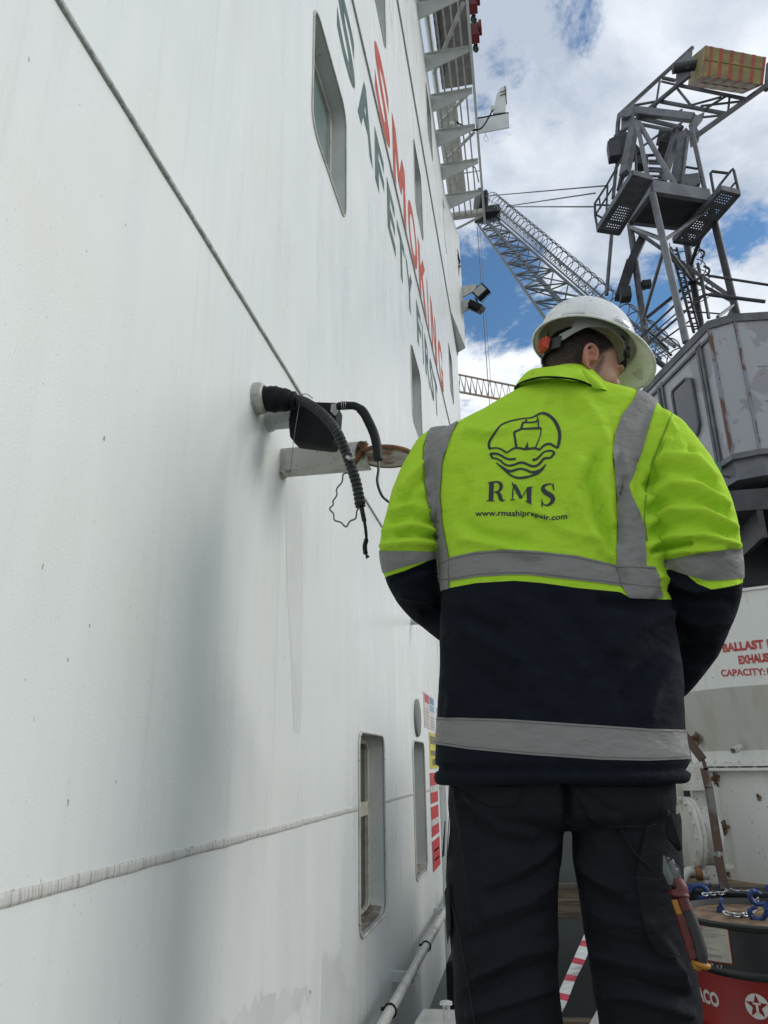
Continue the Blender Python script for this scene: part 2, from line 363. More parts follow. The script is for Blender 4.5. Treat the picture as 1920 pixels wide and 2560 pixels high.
# weld seams
def seam(z, ya, yb, h=.013, prof=.005, k=0, mt='seam'):
    mb = MB(); n = int((yb-ya)/.03); vs = []; rg = random.Random(int(z*77)+k); j0 = 0.
    PR = [(-h, -.0015), (-h*.85, prof*.8), (-h*.3, prof*1.15), (h*.3, prof), (h*.8, prof*.75), (h, -.0015)]
    for i in range(n+1):
        y = ya+(yb-ya)*i/n; wob = mn.noise(Vector((y*6, z, 0)))*.0022; wd = 1+.18*mn.noise(Vector((y*14, z, 3)))
        for (dz, dx) in PR: vs.append((XW+dx+.0006*rg.uniform(-1, 1), y, z+dz*wd+wob))
    m = len(PR); mb.add(vs, [(i*m+j, i*m+j+1, (i+1)*m+j+1, (i+1)*m+j) for i in range(n) for j in range(m-1)])
    return mb.build('weld_seam', M[mt], ship, smooth=True)
seam(1.259, Y0, Y1, .0085, .007, mt='seam_shaded')
def gaps(z):
    cuts = sorted([(a[0]-.01, a[1]+.01) for a in WINS if a[2]-.02 < z < a[3]+.02]); y = Y0; out = []
    for a, b_ in cuts: out.append((y, a)); y = b_
    out.append((y, Y1)); return out
for a, b_ in gaps(-.160): seam(-.160, a, b_, .011, .003)
for a, b_ in gaps(4.34): seam(4.34, a, b_, .012, .012, mt='seam_shaded')
for a, b_ in gaps(6.97): seam(6.97, a, b_, .015, .016, mt='seam_shaded')
# touch-up paint (sheets lying a millimetre proud)
def patch(poly, name='touch_up_paint', dx=.0004):
    tris = __import__('mathutils').geometry.tessellate_polygon([[Vector((0, a, b_)) for a, b_ in poly]])
    mb = MB(); mb.add([(XW+dx, a, b_) for a, b_ in poly], [tuple(t) for t in tris]); return mb.build(name, M['wall_patch'], ship, fix=True)
def ragged(pts, k, amp, seed):
    rg = random.Random(seed); out = []
    for i in range(len(pts)):
        a, b_ = pts[i], pts[(i+1) % len(pts)]
        for j in range(k): t = j/k; out.append((a[0]+(b_[0]-a[0])*t+rg.uniform(-amp, amp)*.5, a[1]+(b_[1]-a[1])*t+rg.uniform(-amp, amp)))
    return out
def wp(*ps): return [(AW(x, y).y, AW(x, y).z) for x, y in ps]
patch(ragged(wp((712, 1192), (758, 1195), (757, 1500), (756, 1700), (750, 1836), (734, 1828), (728, 1650), (718, 1480)), 8, .002, 3))
patch(ragged(wp((806, 2400), (852, 2383), (858, 2450), (888, 2470), (885, 2620), (800, 2620)), 9, .02, 5))
patch(ragged(wp((555, 2562), (640, 2500), (700, 2485), (780, 2478), (770, 2500), (700, 2555), (640, 2700), (500, 2700)), 9, .02, 8))
# lettering: each glyph placed by its own extent along the ship
def glyph(ch, off=.03):
    c = bpy.data.curves.new('g', 'FONT'); c.body = ch; c.size = 1; c.offset = off; c.resolution_u = 6
    o = bpy.data.objects.new('g', c); col.objects.link(o); dg = bpy.context.evaluated_depsgraph_get()
    ev = o.evaluated_get(dg); me = ev.to_mesh(); vs = np.array([v.co[:] for v in me.vertices]); fs = [tuple(p.vertices) for p in me.polygons]
    ev.to_mesh_clear(); bpy.data.objects.remove(o); return vs, fs
STK = {'M': [(.1, 0, .1, 1, .2), (.9, 0, .9, 1, .2), (.14, 1, .5, .25, .24), (.86, 1, .5, .25, .24)], 'N': [(.12, 0, .12, 1, .24), (.88, 0, .88, 1, .24), (.14, 1, .86, 0, .28)],
       'K': [(.13, 0, .13, 1, .26), (.2, .38, .84, 1, .32), (.42, .58, .84, 0, .32)], 'I': [(.5, 0, .5, 1, 1)]}
def fit_text(items, z0, z1, mt, name, dx=.0014, off=.035):
    mb = MB()
    for ch, a, b_ in items:
        vs, fs = glyph(ch, 0. if ch in 'MNK' else off); lo = vs.min(0); hi = vs.max(0)
        if ch in STK:
            for si, (x0_, y0_, x1_, y1_, w_) in enumerate(STK[ch]):
                y_a, y_b = a+x0_*(b_-a), a+x1_*(b_-a); z_a, z_b = z0+y0_*(z1-z0), z0+y1_*(z1-z0); hw_ = w_*(b_-a)/2
                mb.add([(XW+dx+.0005*si, y_a-hw_, z_a), (XW+dx+.0005*si, y_a+hw_, z_a), (XW+dx+.0005*si, y_b+hw_, z_b), (XW+dx+.0005*si, y_b-hw_, z_b)], [(0, 1, 2, 3)])
            continue
        mb.add([(XW+dx, a+(v[0]-lo[0])/(hi[0]-lo[0])*(b_-a), z0+(v[1]-lo[1])/(hi[1]-lo[1])*(z1-z0)) for v in vs], fs)
    return mb.build(name, mt, ship)
fit_text([('S', 2.76, 3.20), ('A', 3.27, 3.73), ('F', 3.81, 4.15), ('E', 4.27, 4.62), ('T', 4.72, 5.10), ('Y', 5.15, 5.55),
          ('F', 5.80, 6.10), ('I', 6.19, 6.26), ('R', 6.38, 6.76), ('S', 6.78, 7.12), ('T', 7.16, 7.52)], 3.64, 4.09, M['letter_green'], 'lettering')
fit_text([('S', 3.85, 4.47), ('M', 4.60, 5.28), ('O', 5.42, 6.02), ('K', 6.12, 6.68), ('I', 6.81, 6.90), ('N', 7.13, 7.66), ('G', 7.86, 8.40)], 4.42, 5.05, M['letter_red'], 'lettering', off=.03)
# overhanging casing near the far end
zc0 = 6.95; a_ = AZ(1138, 744, 7.6); b_ = Vector((XW+.0, 11.55, 7.0)); c_ = AZ(1162, 869, 6.95)
mb = MB(); pl = [(XW-.02, 9.95, 6.99), (XW-.02, 11.7, 6.99), (c_.x, 11.62, 6.99), (c_.x, 11.45, 6.99)]
pl = [(XW-.02, 10.1, 6.99), (XW+.0, 11.70, 6.99), (c_.x+.01, 11.55, 6.99)]
mb.prism(pl, (0, 0, 2.4)); mb.build('overhang_casing', M['white'], ship)

# ------------------------------------------------------------------ walkway high on the ship's side
ww = empty('bridge_wing_walkway', (XW, 8, 9.65)); tag(ww, 'white steel walkway of slatted bars carried on tapered brackets high on the ship side', 'walkway')
zW = 9.66; xo = -.045
mb = MB(); mb.box2((xo-.02, 4.6, zW-.03), (xo+.02, 11.62, zW+.10)); mb.build('edge_beam', M['white'], ww)
mb = MB(); mb.box2((XW+.0, 11.30, zW-.02), (xo, 11.40, zW+.08)); mb.beam((XW, 11.36, 9.35), (xo, 11.38, zW), .03); mb.build('end_beam', M['white_dirty'], ww)
for i in range(5):
    x = XW+.11+i*.105; mb = MB(); mb.box2((x-.012, 4.6, zW-.008), (x+.012, 11.3, zW+.03)); mb.build('deck_bar', M['white_dirty'], ww)
for y in (5.6, 6.35, 7.12, 7.92, 8.62, 9.30, 10.02, 10.75):
    mb = MB(); pl = [(XW, y, zW-.32), (XW, y, zW-.01), (xo-.03, y, zW-.01), (xo-.03, y, zW-.07)]
    mb.prism(pl, (0, .025, 0)); mb.box2((XW, y-.03, zW-.012), (xo-.03, y+.055, zW-.002)); mb.build('bracket', M['white'], ww)
for (ya, yb) in ((7.3, 8.3), (8.7, 9.2), (9.5, 10.0)):
    mb = MB(); mb.beam((XW+.08, yb, zW+.05), (xo-.05, ya, zW+.06), .05, .02); mb.build('brace', M['white'], ww)
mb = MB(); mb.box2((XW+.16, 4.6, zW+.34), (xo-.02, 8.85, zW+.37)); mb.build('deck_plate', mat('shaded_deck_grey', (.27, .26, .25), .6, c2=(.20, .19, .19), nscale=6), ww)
mb = MB(); mb.box2((XW+.02, 9.1, zW+.36), (XW+.36, 11.2, zW+.39)); mb.build('deck_plate', M['white_dirty'], ww)
for y in (5.5, 7.1, 8.6, 10.0, 11.3):
    mb = MB(); mb.tube([(xo, y, zW), (xo, y, zW+1.0)], .016); mb.build('stanchion', M['white_dirty'], ww)
for z in (.5, 1.0):
    mb = MB(); mb.tube([(xo, 4.6, zW+z), (xo, 11.35, zW+z), (XW+.1, 11.35, zW+z)], .016); mb.build('handrail', M['white_dirty'], ww)
mb = MB(); mb.tube(smooth_path([(XW+.25, 10.15, zW+.05), (xo-.12, 10.2, zW+.05), (xo-.05, 10.6, zW+.05)]), .012); mb.tube([(XW+.2, 10.85, zW+.05), (xo-.05, 10.8, zW+.05)], .012); mb.build('pipe_loop', M['white_dirty'], ww, smooth=True)
# pipes and cable trays seen through the bars
mb = MB(); mb.tube([(XW+.07, 4.6, zW+.5), (XW+.07, 11.2, zW+.5)], .05, 12); mb.build('pipe', M['white'], ww, smooth=True)
mb = MB(); mb.tube([(XW+.2, 4.6, zW+.30), (XW+.2, 8.3, zW+.30)], .035, 10)
for y in (6.2, 7.3, 8.2): mb.box2((XW+.1, y, zW+.2), (XW+.27, y+.14, zW+.33))
mb.build('cable_tray', M['galv'], ww, smooth='auto')
mb = MB()
for y in (6.3, 6.9, 7.6, 8.2): mb.tube(smooth_path([(XW+.17, y, zW+.2), (XW+.24, y+.15, zW+.14), (XW+.17, y+.4, zW+.2)]), .008, 6)
mb.build('hanging_cable', M['black'], ww, smooth=True)

# red deck lamps at the walkway edge
for i, (y, h) in enumerate(((7.38, .17), (7.82, .14))):
    t = empty('red_lamp', (xo+.06, y, zW+.1)); tag(t, ['dark red lamp housing on the walkway edge at the top of the picture', 'lower stepped dark red lamp housing on the outer walkway edge'][i], 'lamp')
    mb = MB(); mb.box2((xo+.02, y-.10, zW-.03), (xo+.13, y+.05, zW+.2)); mb.box2((xo+.13, y-.16, zW+.02), (xo+.17, y-.02, zW+.16)); mb.build('housing', mat('dark_red_paint', (.16, .015, .02), .45) if not i else bpy.data.materials['dark_red_paint'], t, bev=.005)
    mb = MB(); mb.lathe([(.03, 0), (.045, .03), (.045, .07), (.03, .1)], (xo+.07, y+.09, zW-.0), (0, 1, 0), 16); mb.build('lens', M['glass_dark'], t, smooth='auto')

# navigation light bracket and housing standing off the walkway
nv = empty('signal_bracket', (0, 9.3, 9.6)); tag(nv, 'white bracket plate with an angled housing and a black cable, sticking out beyond the walkway', 'bracket')
yb_ = 9.32
def AYv(px, py, y=yb_): return A(px, py, y)
mb = MB(); mb.prism([AYv(1192, 294), AYv(1272, 280), AYv(1273, 318), AYv(1196, 333)], (0, .02, 0)); mb.prism([AYv(1192, 294), AYv(1272, 280), AYv(1272, 283), AYv(1192, 298)], (0, .20, 0)); mb.build('plate', M['white'], nv)
mb = MB(); mb.prism([AYv(1232, 283), AYv(1241, 236), AYv(1252, 218), AYv(1264, 213), AYv(1268, 218), AYv(1264, 280)], (0, .12, 0)); mb.build('housing', M['white'], nv, bev=.006)
mb = MB()
for (a, b2) in (((1251, 232), (1262, 228)), ((1250, 240), (1263, 236)), ((1262, 216), (1267, 262))): mb.tube([AYv(*a)-Vector((0, .012, 0)), AYv(*b2)-Vector((0, .012, 0))], .007, 6)
mb.build('vent_slot', M['black'], nv)
mb = MB(); mb.box(AYv(1231, 272), (.05, .06, .09)); mb.build('gland', M['white_dirty'], nv, bev=.008)
for dd in (0, .05):
    mb = MB(); mb.tube(smooth_path([AYv(1139+dd*80, 305), AYv(1160, 315+dd*60), AYv(1184, 324+dd*40), AYv(1205, 319), AYv(1222, 293), AYv(1232, 274)]), .012, 8); mb.build('cable', M['black'], nv, smooth=True)
mb = MB(); mb.box(AYv(1128, 312), (.09, .08, .07)); mb.build('junction_box', M['white'], nv, bev=.006)
mb = MB(); mb.tube(smooth_path([AYv(1210, 330), AYv(1216, 340), AYv(1221, 350), AYv(1214, 354), AYv(1210, 346), AYv(1214, 338)]), .004, 6); mb.build('lanyard', M['white_dirty'], nv, smooth=True)

# floodlights on plates near the ship's far corner
def flood(name_l, a, b2, c, d, lampc, rot, y):
    t = empty('floodlight', A(*lampc, y)); tag(t, name_l, 'floodlight', 'floodlights on arms at the ship corner')
    mb = MB(); mb.prism([A(*a, y), A(*b2, y), A(*c, y), A(*d, y)], (0, .03, 0)); mb.build('arm', M['white_dirty'], t)
    C = A(*lampc, y)-Vector((0, .03, 0)); R = Matrix.Rotation(rot[2], 3, 'Y') @ Matrix.Rotation(rot[0], 3, 'X') @ Matrix.Rotation(rot[1], 3, 'Z')
    mb = MB(); mb.box(C, (.25, .10, .28), R)
    for k in range(6): mb.box(C+R @ Vector((-.1+.04*k, .07, 0)), (.012, .06, .24), R)
    mb.build('housing', M['black'], t, bev=.006)
    mb = MB(); mb.box(C+R @ Vector((0, -.052, 0)), (.19, .006, .22), R); mb.build('lens', mat('lamp_glass', (.35, .38, .37), .15, spec=.6), t)
    mb = MB(); mb.tube([C+R @ Vector((-.14, 0, 0)), C+R @ Vector((-.16, .12, .02)), A(*b2, y)+Vector((0, 0, -.03))], .012, 6); mb.build('yoke', M['black'], t)
yf = 11.5
flood('upper black floodlight on a tapered plate at the ship corner, its glass face showing', (1146, 717), (1192, 710), (1190, 724), (1150, 746), (1203, 733), (math.radians(-25), math.radians(-18), math.radians(-25)), yf)
flood('lower black floodlight below the other, seen nearly edge on', (1149, 752), (1186, 748), (1186, 764), (1152, 784), (1192, 768), (math.radians(-68), math.radians(0), math.radians(35)), yf)
# small black bracket above them
t = empty('aerial_bracket', A(1140, 620, 11.3)); tag(t, 'thin black bracket with a small clamp on the ship edge under the walkway', 'bracket')
mb = MB(); mb.tube([A(1134, 568, 11.3), A(1141, 620, 11.3), A(1149, 655, 11.3), A(1147, 664, 11.3), A(1145, 700, 11.3)], .018, 6); mb.build('rod', M['black'], t)
mb = MB(); mb.box(A(1143, 635, 11.3), (.07, .05, .06)); mb.box(A(1149, 664, 11.3), (.07, .05, .03)); mb.build('clamp', M['white_dirty'], t)

# ------------------------------------------------------------------ fittings on the ship's side near the man
cg = empty('cable_penetration', AW(655, 1000)); tag(cg, 'round white pipe stub in the ship side wrapped with a black rubber sleeve', 'pipe fitting')
c0 = AW(640, 997)
mb = MB(); mb.lathe([(.047, -.01), (.047, .012), (.043, .026), (.036, .03)], c0, (1, 0, 0), 32); mb.build('flange', mat('old_flange_paint', (.50, .50, .46), .6, c2=(.30, .28, .24), nscale=30, lo=.4, hi=.7, bump=.6, bscale=50, speck=1), cg, smooth='auto')
P0 = c0+Vector((.012, 0, 0)); P1 = A(742, 1002, c0.y+.02)
ax = [P0.lerp(P1, t) for t in (0, .1, .3, .5, .65, .8, .92, 1)]; rr_ = [.037, .0385, .038, .036, .036, .029, .023, .020]
mb = MB(); pts = []; 
for i, p in enumerate(smooth_path(ax, 6)):
    pts.append(p)
ri = np.interp(np.linspace(0, 7, len(pts)), range(8), rr_); mb.tube(pts, [float(r*(1+.02*math.sin(i*1.3)+.05*math.sin(i*.45+1))) for i, r in enumerate(ri)], 20); 
o = mb.build('rubber_sleeve', M['black_matte'], cg, smooth=True)
for k, q in enumerate(((732, 985), (738, 1004))):
    mb = MB(); mb.torus(P0.lerp(P1, .88+.06*k), .024, .004, (P1-P0), 20, 6); mb.build('cable_tie', M['black'], cg, smooth=True)

fx = empty('black_lamp_housing', A(790, 1050, 1.95)); tag(fx, 'black box shaped lamp hood fixed to a stub pipe on the ship side', 'lamp hood')
c1 = AW(672, 1045); mb = MB(); mb.lathe([(.038, 0), (.038, .13), (.034, .14)], c1, (1, 0, 0), 24); mb.lathe([(.044, -.002), (.042, .012)], c1, (1, 0, 0), 24); mb.build('stub_pipe', M['white'], fx, smooth='auto')
yh = c1.y-.05
hull_ = [(727, 1003), (840, 1007), (846, 1020), (840, 1100), (832, 1113), (820, 1114), (737, 1104), (725, 1092), (722, 1060)]
front = [A(x, y, yh-.0) for x, y in hull_]; back_ = [p+Vector((0, .05, 0)) for p in front]
cen = sum(front, Vector())/len(front); n = len(front); mb = MB()
lay = [front, [p+Vector((0, .0, 0)) for p in front], back_]
mb.add([cen+(p-cen)*.94+Vector((0, -.006, 0)) for p in front]+front+back_, [tuple(range(n))[::-1]]+[(i, (i+1) % n, n+(i+1) % n, n+i) for i in range(n)]+[(n+i, n+(i+1) % n, 2*n+(i+1) % n, 2*n+i) for i in range(n)])
mb.build('hood', M['black_matte'], fx, smooth='auto')
mb = MB(); mb.prism([A(828, 1010, yh-.012), A(845, 1008, yh-.012), A(843, 1030, yh-.012), A(836, 1038, yh-.012), A(826, 1028, yh-.012)], (0, .006, 0)); mb.build('silver_label', mat('grey_foil', (.35, .35, .33), .4), fx)
# thick cable out of the hood
cb = empty('heatshrink_cable', A(900, 1050, 1.9)); tag(cb, 'thick black taped cable curving over and down from the lamp hood to thin wires', 'cable')
yc = yh-.03
path = smooth_path([A(842, 1016, yc), A(868, 1014, yc), A(890, 1016, yc), A(908, 1030, yc), A(922, 1055, yc), A(935, 1085, yc), A(942, 1115, yc), A(946, 1150, yc)], 5)
rs = [.0115 if i < 13 else .0135 for i in range(len(path))]; rs[0] = .009
mb = MB(); mb.tube(path, rs, 14); mb.build('sheath', M['black'], cb, smooth='auto')
for q, off in enumerate((0, 2.5)):
    mb = MB(); mb.tube(smooth_path([A(946, 1150, yc), A(945+off, 1175, yc), A(942+off, 1205, yc), A(953+off, 1238, yc+.03), A(972, 1256-off, yc+.06), A(1000, 1275, yc+.12)], 5), .0028, 6); mb.build('wire', M['black'] if not q else M['wire_s'], cb, smooth=True)
mb = MB()
for k in range(3): mb.torus(A(856+k*5, 1014, yc), .0125, .0012, (1, 0, 0), 16, 5)
mb.build('wire_wrap', M['steel'], cb, smooth=True)
# corrugated conduit
cd = empty('corrugated_conduit', A(830, 1150, 1.8)); tag(cd, 'black corrugated conduit drooping from the rubber sleeve with a frayed wire end', 'conduit')
path = smooth_path([A(742, 998, 1.86), A(765, 1006, 1.80), A(795, 1026, 1.76), A(822, 1052, 1.74), A(845, 1085, 1.72), A(862, 1125, 1.72), A(877, 1165, 1.72), A(890, 1205, 1.72), A(897, 1240, 1.72), A(901, 1266, 1.72)], 30)
L = 0; acc = [0]
for i in range(1, len(path)): L += (path[i]-path[i-1]).length; acc.append(L)
rs = [.0112+.0027*(1 if (s_/.0125) % 1 > .45 else -.45) for s_ in acc]
mb = MB(); mb.tube(path, rs, 16); mb.build('corrugated_tube', M['conduit'], cd, smooth=True)
mb = MB(); mb.tube(smooth_path([A(903, 1264, 1.72), A(908, 1290, 1.72), A(914, 1318, 1.72), A(916, 1345, 1.72), A(912, 1365, 1.72), A(914, 1385, 1.72)], 5), [.006]*8+[.0035]*8+[.006]*10, 7)
mb.add([A(912, 1380, 1.72), A(925, 1392, 1.71), A(915, 1398, 1.725)], [(0, 1, 2)]); mb.tube([A(908, 1290, 1.71), A(913, 1325, 1.71), A(916, 1350, 1.71)], .003, 6); mb.build('frayed_wires', M['black'], cd, smooth=True)
mb = MB(); mb.tube([A(868, 1142, 1.70), A(876, 1148, 1.69), (A(884, 1146, 1.70))], .005, 8); mb.build('clip', M['steel'], cd)
# wavy tie wire loop
tw = MB(); tw.tube(smooth_path([A(868, 1182, 1.74), A(858, 1186, 1.74), A(855, 1205, 1.74), A(842, 1222, 1.74), A(842, 1238, 1.74), A(833, 1252, 1.74), A(833, 1262, 1.74), A(824, 1272, 1.74), A(834, 1285, 1.74), A(836, 1300, 1.74), A(852, 1306, 1.74), A(865, 1317, 1.74), A(875, 1303, 1.74), A(889, 1296, 1.74), A(892, 1278, 1.74), A(897, 1270, 1.74)], 5), .0022, 6)
o = tw.build('tie_wire', M['wire_s'], None, smooth=True); tag(o, 'kinked loop of bare tie wire hanging beside the corrugated conduit', 'wire')
tw = MB(); tw.tube([A(748, 1012, 1.78), A(740, 1060, 1.80), A(733, 1110, 1.80), A(726, 1178, 1.83)], .0009, 5); tw.tube(smooth_path([A(744, 990, 1.8), A(765, 985, 1.8), A(782, 996, 1.8)]), .0013, 5)
o = tw.build('fine_wire', M['wire_s'], None, smooth=True); tag(o, 'hair thin wire hanging down from the end of the rubber sleeve', 'wire')
# bracket arm with rusty round plate
bk = empty('bracket_arm', AW(705, 1150)); tag(bk, 'white angle bar arm on the ship side with a rusty round plate on its end', 'bracket')
b0 = AW(702, 1148); ye = b0.y
mb = MB(); zt, zb = AX(702, 1125, XW).z, None
pt = [A(705, 1122, ye), A(918, 1095, ye), A(990, 1140, ye+.0), A(707, 1163, ye)]
xa = pt[0].x; xb = pt[1].x; zt = b0.z+.035
mb.box2((XW, ye-.004, zt-.075), (xb, ye+.004, zt)); mb.box2((XW, ye+.004, zt-.075), (xb, ye+.058, zt-.068)); mb.build('angle_bar', M['white_dirty'], bk)
mb = MB(); mb.beam((XW, ye, zt-.07), (XW+.015, ye+.02, zt-.085), .03); mb.build('weld', M['white_dirty'], bk)
pc = A(966, 1145, ye+.03); mb = MB(); mb.lathe([(.0, 0), (.086, 0), (.089, .004), (.086, .008), (0, .008)], pc, (0.05, -.03, 1), 40, cap=False); mb.build('round_plate', M['rust_plate'], bk, smooth='auto')
mb = MB(); mb.lathe([(.078, -.0012), (.090, -.001), (.092, .004), (.090, .0095), (.074, .0095)], pc, (0.05, -.03, 1), 40, cap=False); rg = random.Random(3)
mb.build('rusty_edge', M['rust'], bk, smooth='auto')
mb = MB()
for k in range(3): mb.torus(pc+Vector((-.078+.006*k, -.045, .01+.006*k)), .018, .005, (.6, .5, .3*k), 16, 6)
mb.tube([pc+Vector((-.1, -.03, -.03)), pc+Vector((-.05, -.06, .03))], .008); mb.build('rusty_shackle', M['rust'], bk, smooth=True)
# second pipe stub further along at knee-of-arm height
st = empty('pipe_stub', AW(1022, 1550)); tag(st, 'short white pipe sticking out of the ship side behind the left elbow', 'pipe fitting')
c2 = AW(1028, 1552); mb = MB(); mb.tube([c2, c2+Vector((.30, 0, 0))], .028, 16); mb.build('pipe', M['white'], st, smooth='auto')
# round cover
dc = MB(); cc = Vector((XW, 5.02, .30)); dc.lathe([(0, .0), (.118, .0), (.122, .006), (.118, .016), (.108, .018), (0, .018)], cc, (1, 0, 0), 36, cap=False); o = dc.build('round_cover', mat('grey_cover', (.16, .175, .17), .5, c2=(.20, .21, .2)), None, smooth='auto'); tag(o, 'dark grey round cover disc on the ship side above the far low window', 'cover')
# signs
def sign(name, label, y0, y1, z0, z1, bands, texts=(), base=(.62, .62, .58), dx=.004):
    t = empty(name, (XW, (y0+y1)/2, z0)); tag(t, label, 'sign')
    mb = MB(); mb.box2((XW+.001, y0, z0), (XW+dx, y1, z1)); mb.build('board', mat(name+'_board', base, .4, c2=tuple(x*.8 for x in base)), t)
    for (a, b_, c, d, colr) in bands:
        mb = MB(); mb.box2((XW+dx-.001, y0+(y1-y0)*a, z0+(z1-z0)*c), (XW+dx+.0015, y0+(y1-y0)*b_, z0+(z1-z0)*d)); mb.build('print', mat(name+'_print', colr, .4), t)
    return t
RED = (.52, .03, .04); BLU = (.06, .22, .36); YEL = (.62, .55, .02); DK = (.07, .07, .07)
rw = [(.06, .44, .06+.09*k, .10+.09*k, (.55, .32, .32)) for k in range(6)]+[(.56, .92, .06+.09*k, .09+.09*k, (.25, .28, .3)) for k in range(4)]
sign('notice_board', 'white notice with a red heading beside a blue heading, next to the round cover', 5.42, 6.02, .26, .505, [(.04, .46, .72, .96, RED), (.54, .96, .76, .96, BLU), (.54, .96, .54, .72, (.2, .38, .5))]+rw)
sign('yellow_notice', 'tall yellow notice with black print on the ship side beside the far low window', 5.66, 6.12, -.02, .235, [(.1, .9, .68, .90, (.12, .11, .04)), (.1, .9, .36, .50, (.12, .11, .04)), (.3, .8, .08, .26, (.12, .11, .04))], base=YEL)
for i, (za, zb_) in enumerate(((-.26, -.05), (-.48, -.28), (-.70, -.50))):
    sign('red_notice', ['topmost of three red and white notices in a column beside the far low window', 'middle of three red and white notices stacked beside the far low window', 'lowest of three red and white notices stacked beside the far low window'][i], 5.62, 6.08, za, zb_,
         [(.0, .95, .58, 1., RED), (.0, .95, .02, .36, RED)] if i < 2 else [(.0, .95, .02, .98, RED), (.15, .8, .3, .36, (.6, .4, .4)), (.15, .8, .6, .66, (.6, .4, .4))])
# door edge trunking beside signs
o = MB().box2((XW, 6.22, -1.4), (XW+.05, 6.30, .45)).box2((XW, 6.9, -1.4), (XW+.12, 7.0, 1.6)).build('cable_trunking', M['white'], None); tag(o, 'vertical white cable trunking on the ship side beyond the notices', 'trunking')
# handrail pipe
hr = empty('handrail_pipe', AX(960, 2560, -.6)); tag(hr, 'white rail pipe along the foot of the ship side with black cable ties', 'handrail')
zr = -.905; mb = MB(); mb.tube([(-.60, 2.2, zr), (-.60, 9.6, zr)], .021, 16); mb.build('rail', M['white_dirty'], hr, smooth='auto')
for y in (3.95, 5.6, 2.4):
    mb = MB(); mb.box2((XW, y, zr-.055), (-.60, y+.012, zr-.01)); mb.lathe([(.03, 0), (.03, .012)], (-.60, y, zr-.035), (0, 1, 0), 20); mb.build('rail_bracket', M['white'], hr, smooth='auto')
for y in (3.32, 4.42):
    mb = MB(); mb.torus((-.60, y, zr), .024, .0045, (0.1, 1, 0), 20, 6); mb.box((-.628, y, zr+.006), (.016, .012, .012)); mb.build('cable_tie', M['black'], hr, smooth=True)
# ------------------------------------------------------------------ ground, deck
def ground_mat():
    return mat('deck_surface', (.11, .115, .11), .7, c2=(.18, .17, .15), nscale=1.2, bump=.5, bscale=20, rust=.3, rscale=1.5)
GZ = -1.4
g = MB(); g.add([(-1500, -200, GZ), (1500, -200, GZ), (1500, 2800, GZ), (-1500, 2800, GZ)], [(0, 1, 2, 3)]); o = g.build('ground', ground_mat(), None); o['kind'] = 'structure'

# ------------------------------------------------------------------ harbour crane
cr_ = empty('harbour_crane', (8, 16, GZ)); tag(cr_, 'grey harbour crane with a lattice jib, tube frame tower, grey machine house and striped counterweight', 'crane')
def K(x, y, Y): return A(1480+x/2.836, 80+y/2.836, Y)
# machine house
C0 = A(1770, 812, 13.0); zt = C0.z; zb = A(1770, 1148, 13.0).z
def HZ(px, py, z=None): return AZ(px, py, zt if z is None else z)
Lf = HZ(1603, 986); Lf = C0+(Lf-C0)*2.2                     # left face runs away from the camera
Rt = Vector((C0.x+5.2, C0.y+.15, zt)); Ch = Vector((C0.x+.42, C0.y-.16, zt)); Rt = Vector((C0.x+5.5, C0.y+.35, zt))
def down(p, dz): return Vector((p.x, p.y, zt-dz))
Hh = zt-zb
foot = [Lf, C0, Ch, Rt, Vector((Rt.x, Rt.y+5, zt)), Vector((Lf.x+2.0, Lf.y+1.5, zt))]
mb = MB(); mb.prism([down(p, 0) for p in foot], (0, 0, -Hh)); house = mb.build('machine_house', mat('machine_house_paint', (.34, .35, .37), .42, c2=(.255, .26, .275), nscale=1.0, ndet=9, lo=.525, hi=.535, bump=.3, bscale=14, rust=.38, rscale=3.6, rcol=(.17, .075, .03)), cr_)
cen = sum(foot, Vector())/6
mb = MB(); ring = [cen+(p-cen)*1.012 for p in foot]
mb.prism([Vector((p.x, p.y, zt-.10)) for p in ring], (0, 0, .16)); mb.build('roof_edge', M['galv'], house)
mb = MB(); ring = [cen+(p-cen)*.985 for p in foot]; mb.prism([Vector((p.x, p.y, zb-.42)) for p in ring], (0, 0, .44)); ring = [cen+(p-cen)*1.015 for p in foot]; mb.prism([Vector((p.x, p.y, zb-.06)) for p in ring], (0, 0, .10)); mb.build('base_frame', M['galv_light'], house)
lf = (Lf-C0).normalized(); ln = Vector((lf.y, -lf.x, 0)); 
if ln.y > 0: ln = -ln
if ln.dot(C0-cen) < 0: ln = -ln
def LP(s_, dz, off=0.): return C0+lf*s_+Vector((0, 0, -dz))+ln*off
mb = MB()
for s_ in (.32, .42, 1.85, 2.0, 3.0, 3.15, 4.2): mb.beam(LP(s_, .22, .02), LP(s_, Hh-.05, .02), .07, .05, up=ln)
mb.beam(LP(0, .28, .02), LP(6, .28, .02), .05, .06); mb.build('panel_rib', M['galv'], house)
wv = lambda s_, dz, off=.03: LP(s_, dz, off)
# window of the house
w0 = [(.75, .75), (.95, .62), (1.45, .62), (1.50, .70), (1.5, 1.75), (1.42, 1.85), (.85, 1.85), (.75, 1.72)]
mb = MB(); mb.prism([wv(a, b_, .015) for a, b_ in w0], ln*.02); wn2 = mb.build('window', mat('cabin_glass', (.035, .045, .06), .12), house)
mb = MB(); pp = [wv(a, b_, .04) for a, b_ in w0]; mb.tube(pp+[pp[0], pp[1]], .03, 6); mb.build('frame', M['galv'], wn2)
rn = (Rt-Ch).normalized(); rnn = Vector((rn.y, -rn.x, 0))
mb = MB()
for dz in (1.05, 1.75): mb.beam(Ch+rn*.25+Vector((0, 0, -dz))+rnn*.004, Ch+rn*2.6+Vector((0, 0, -dz))+rnn*.004, .006, .02)
for s_ in (.02, ): mb.beam(Ch+Vector((0, 0, -.1)), Ch+Vector((0, 0, -Hh)), .05)
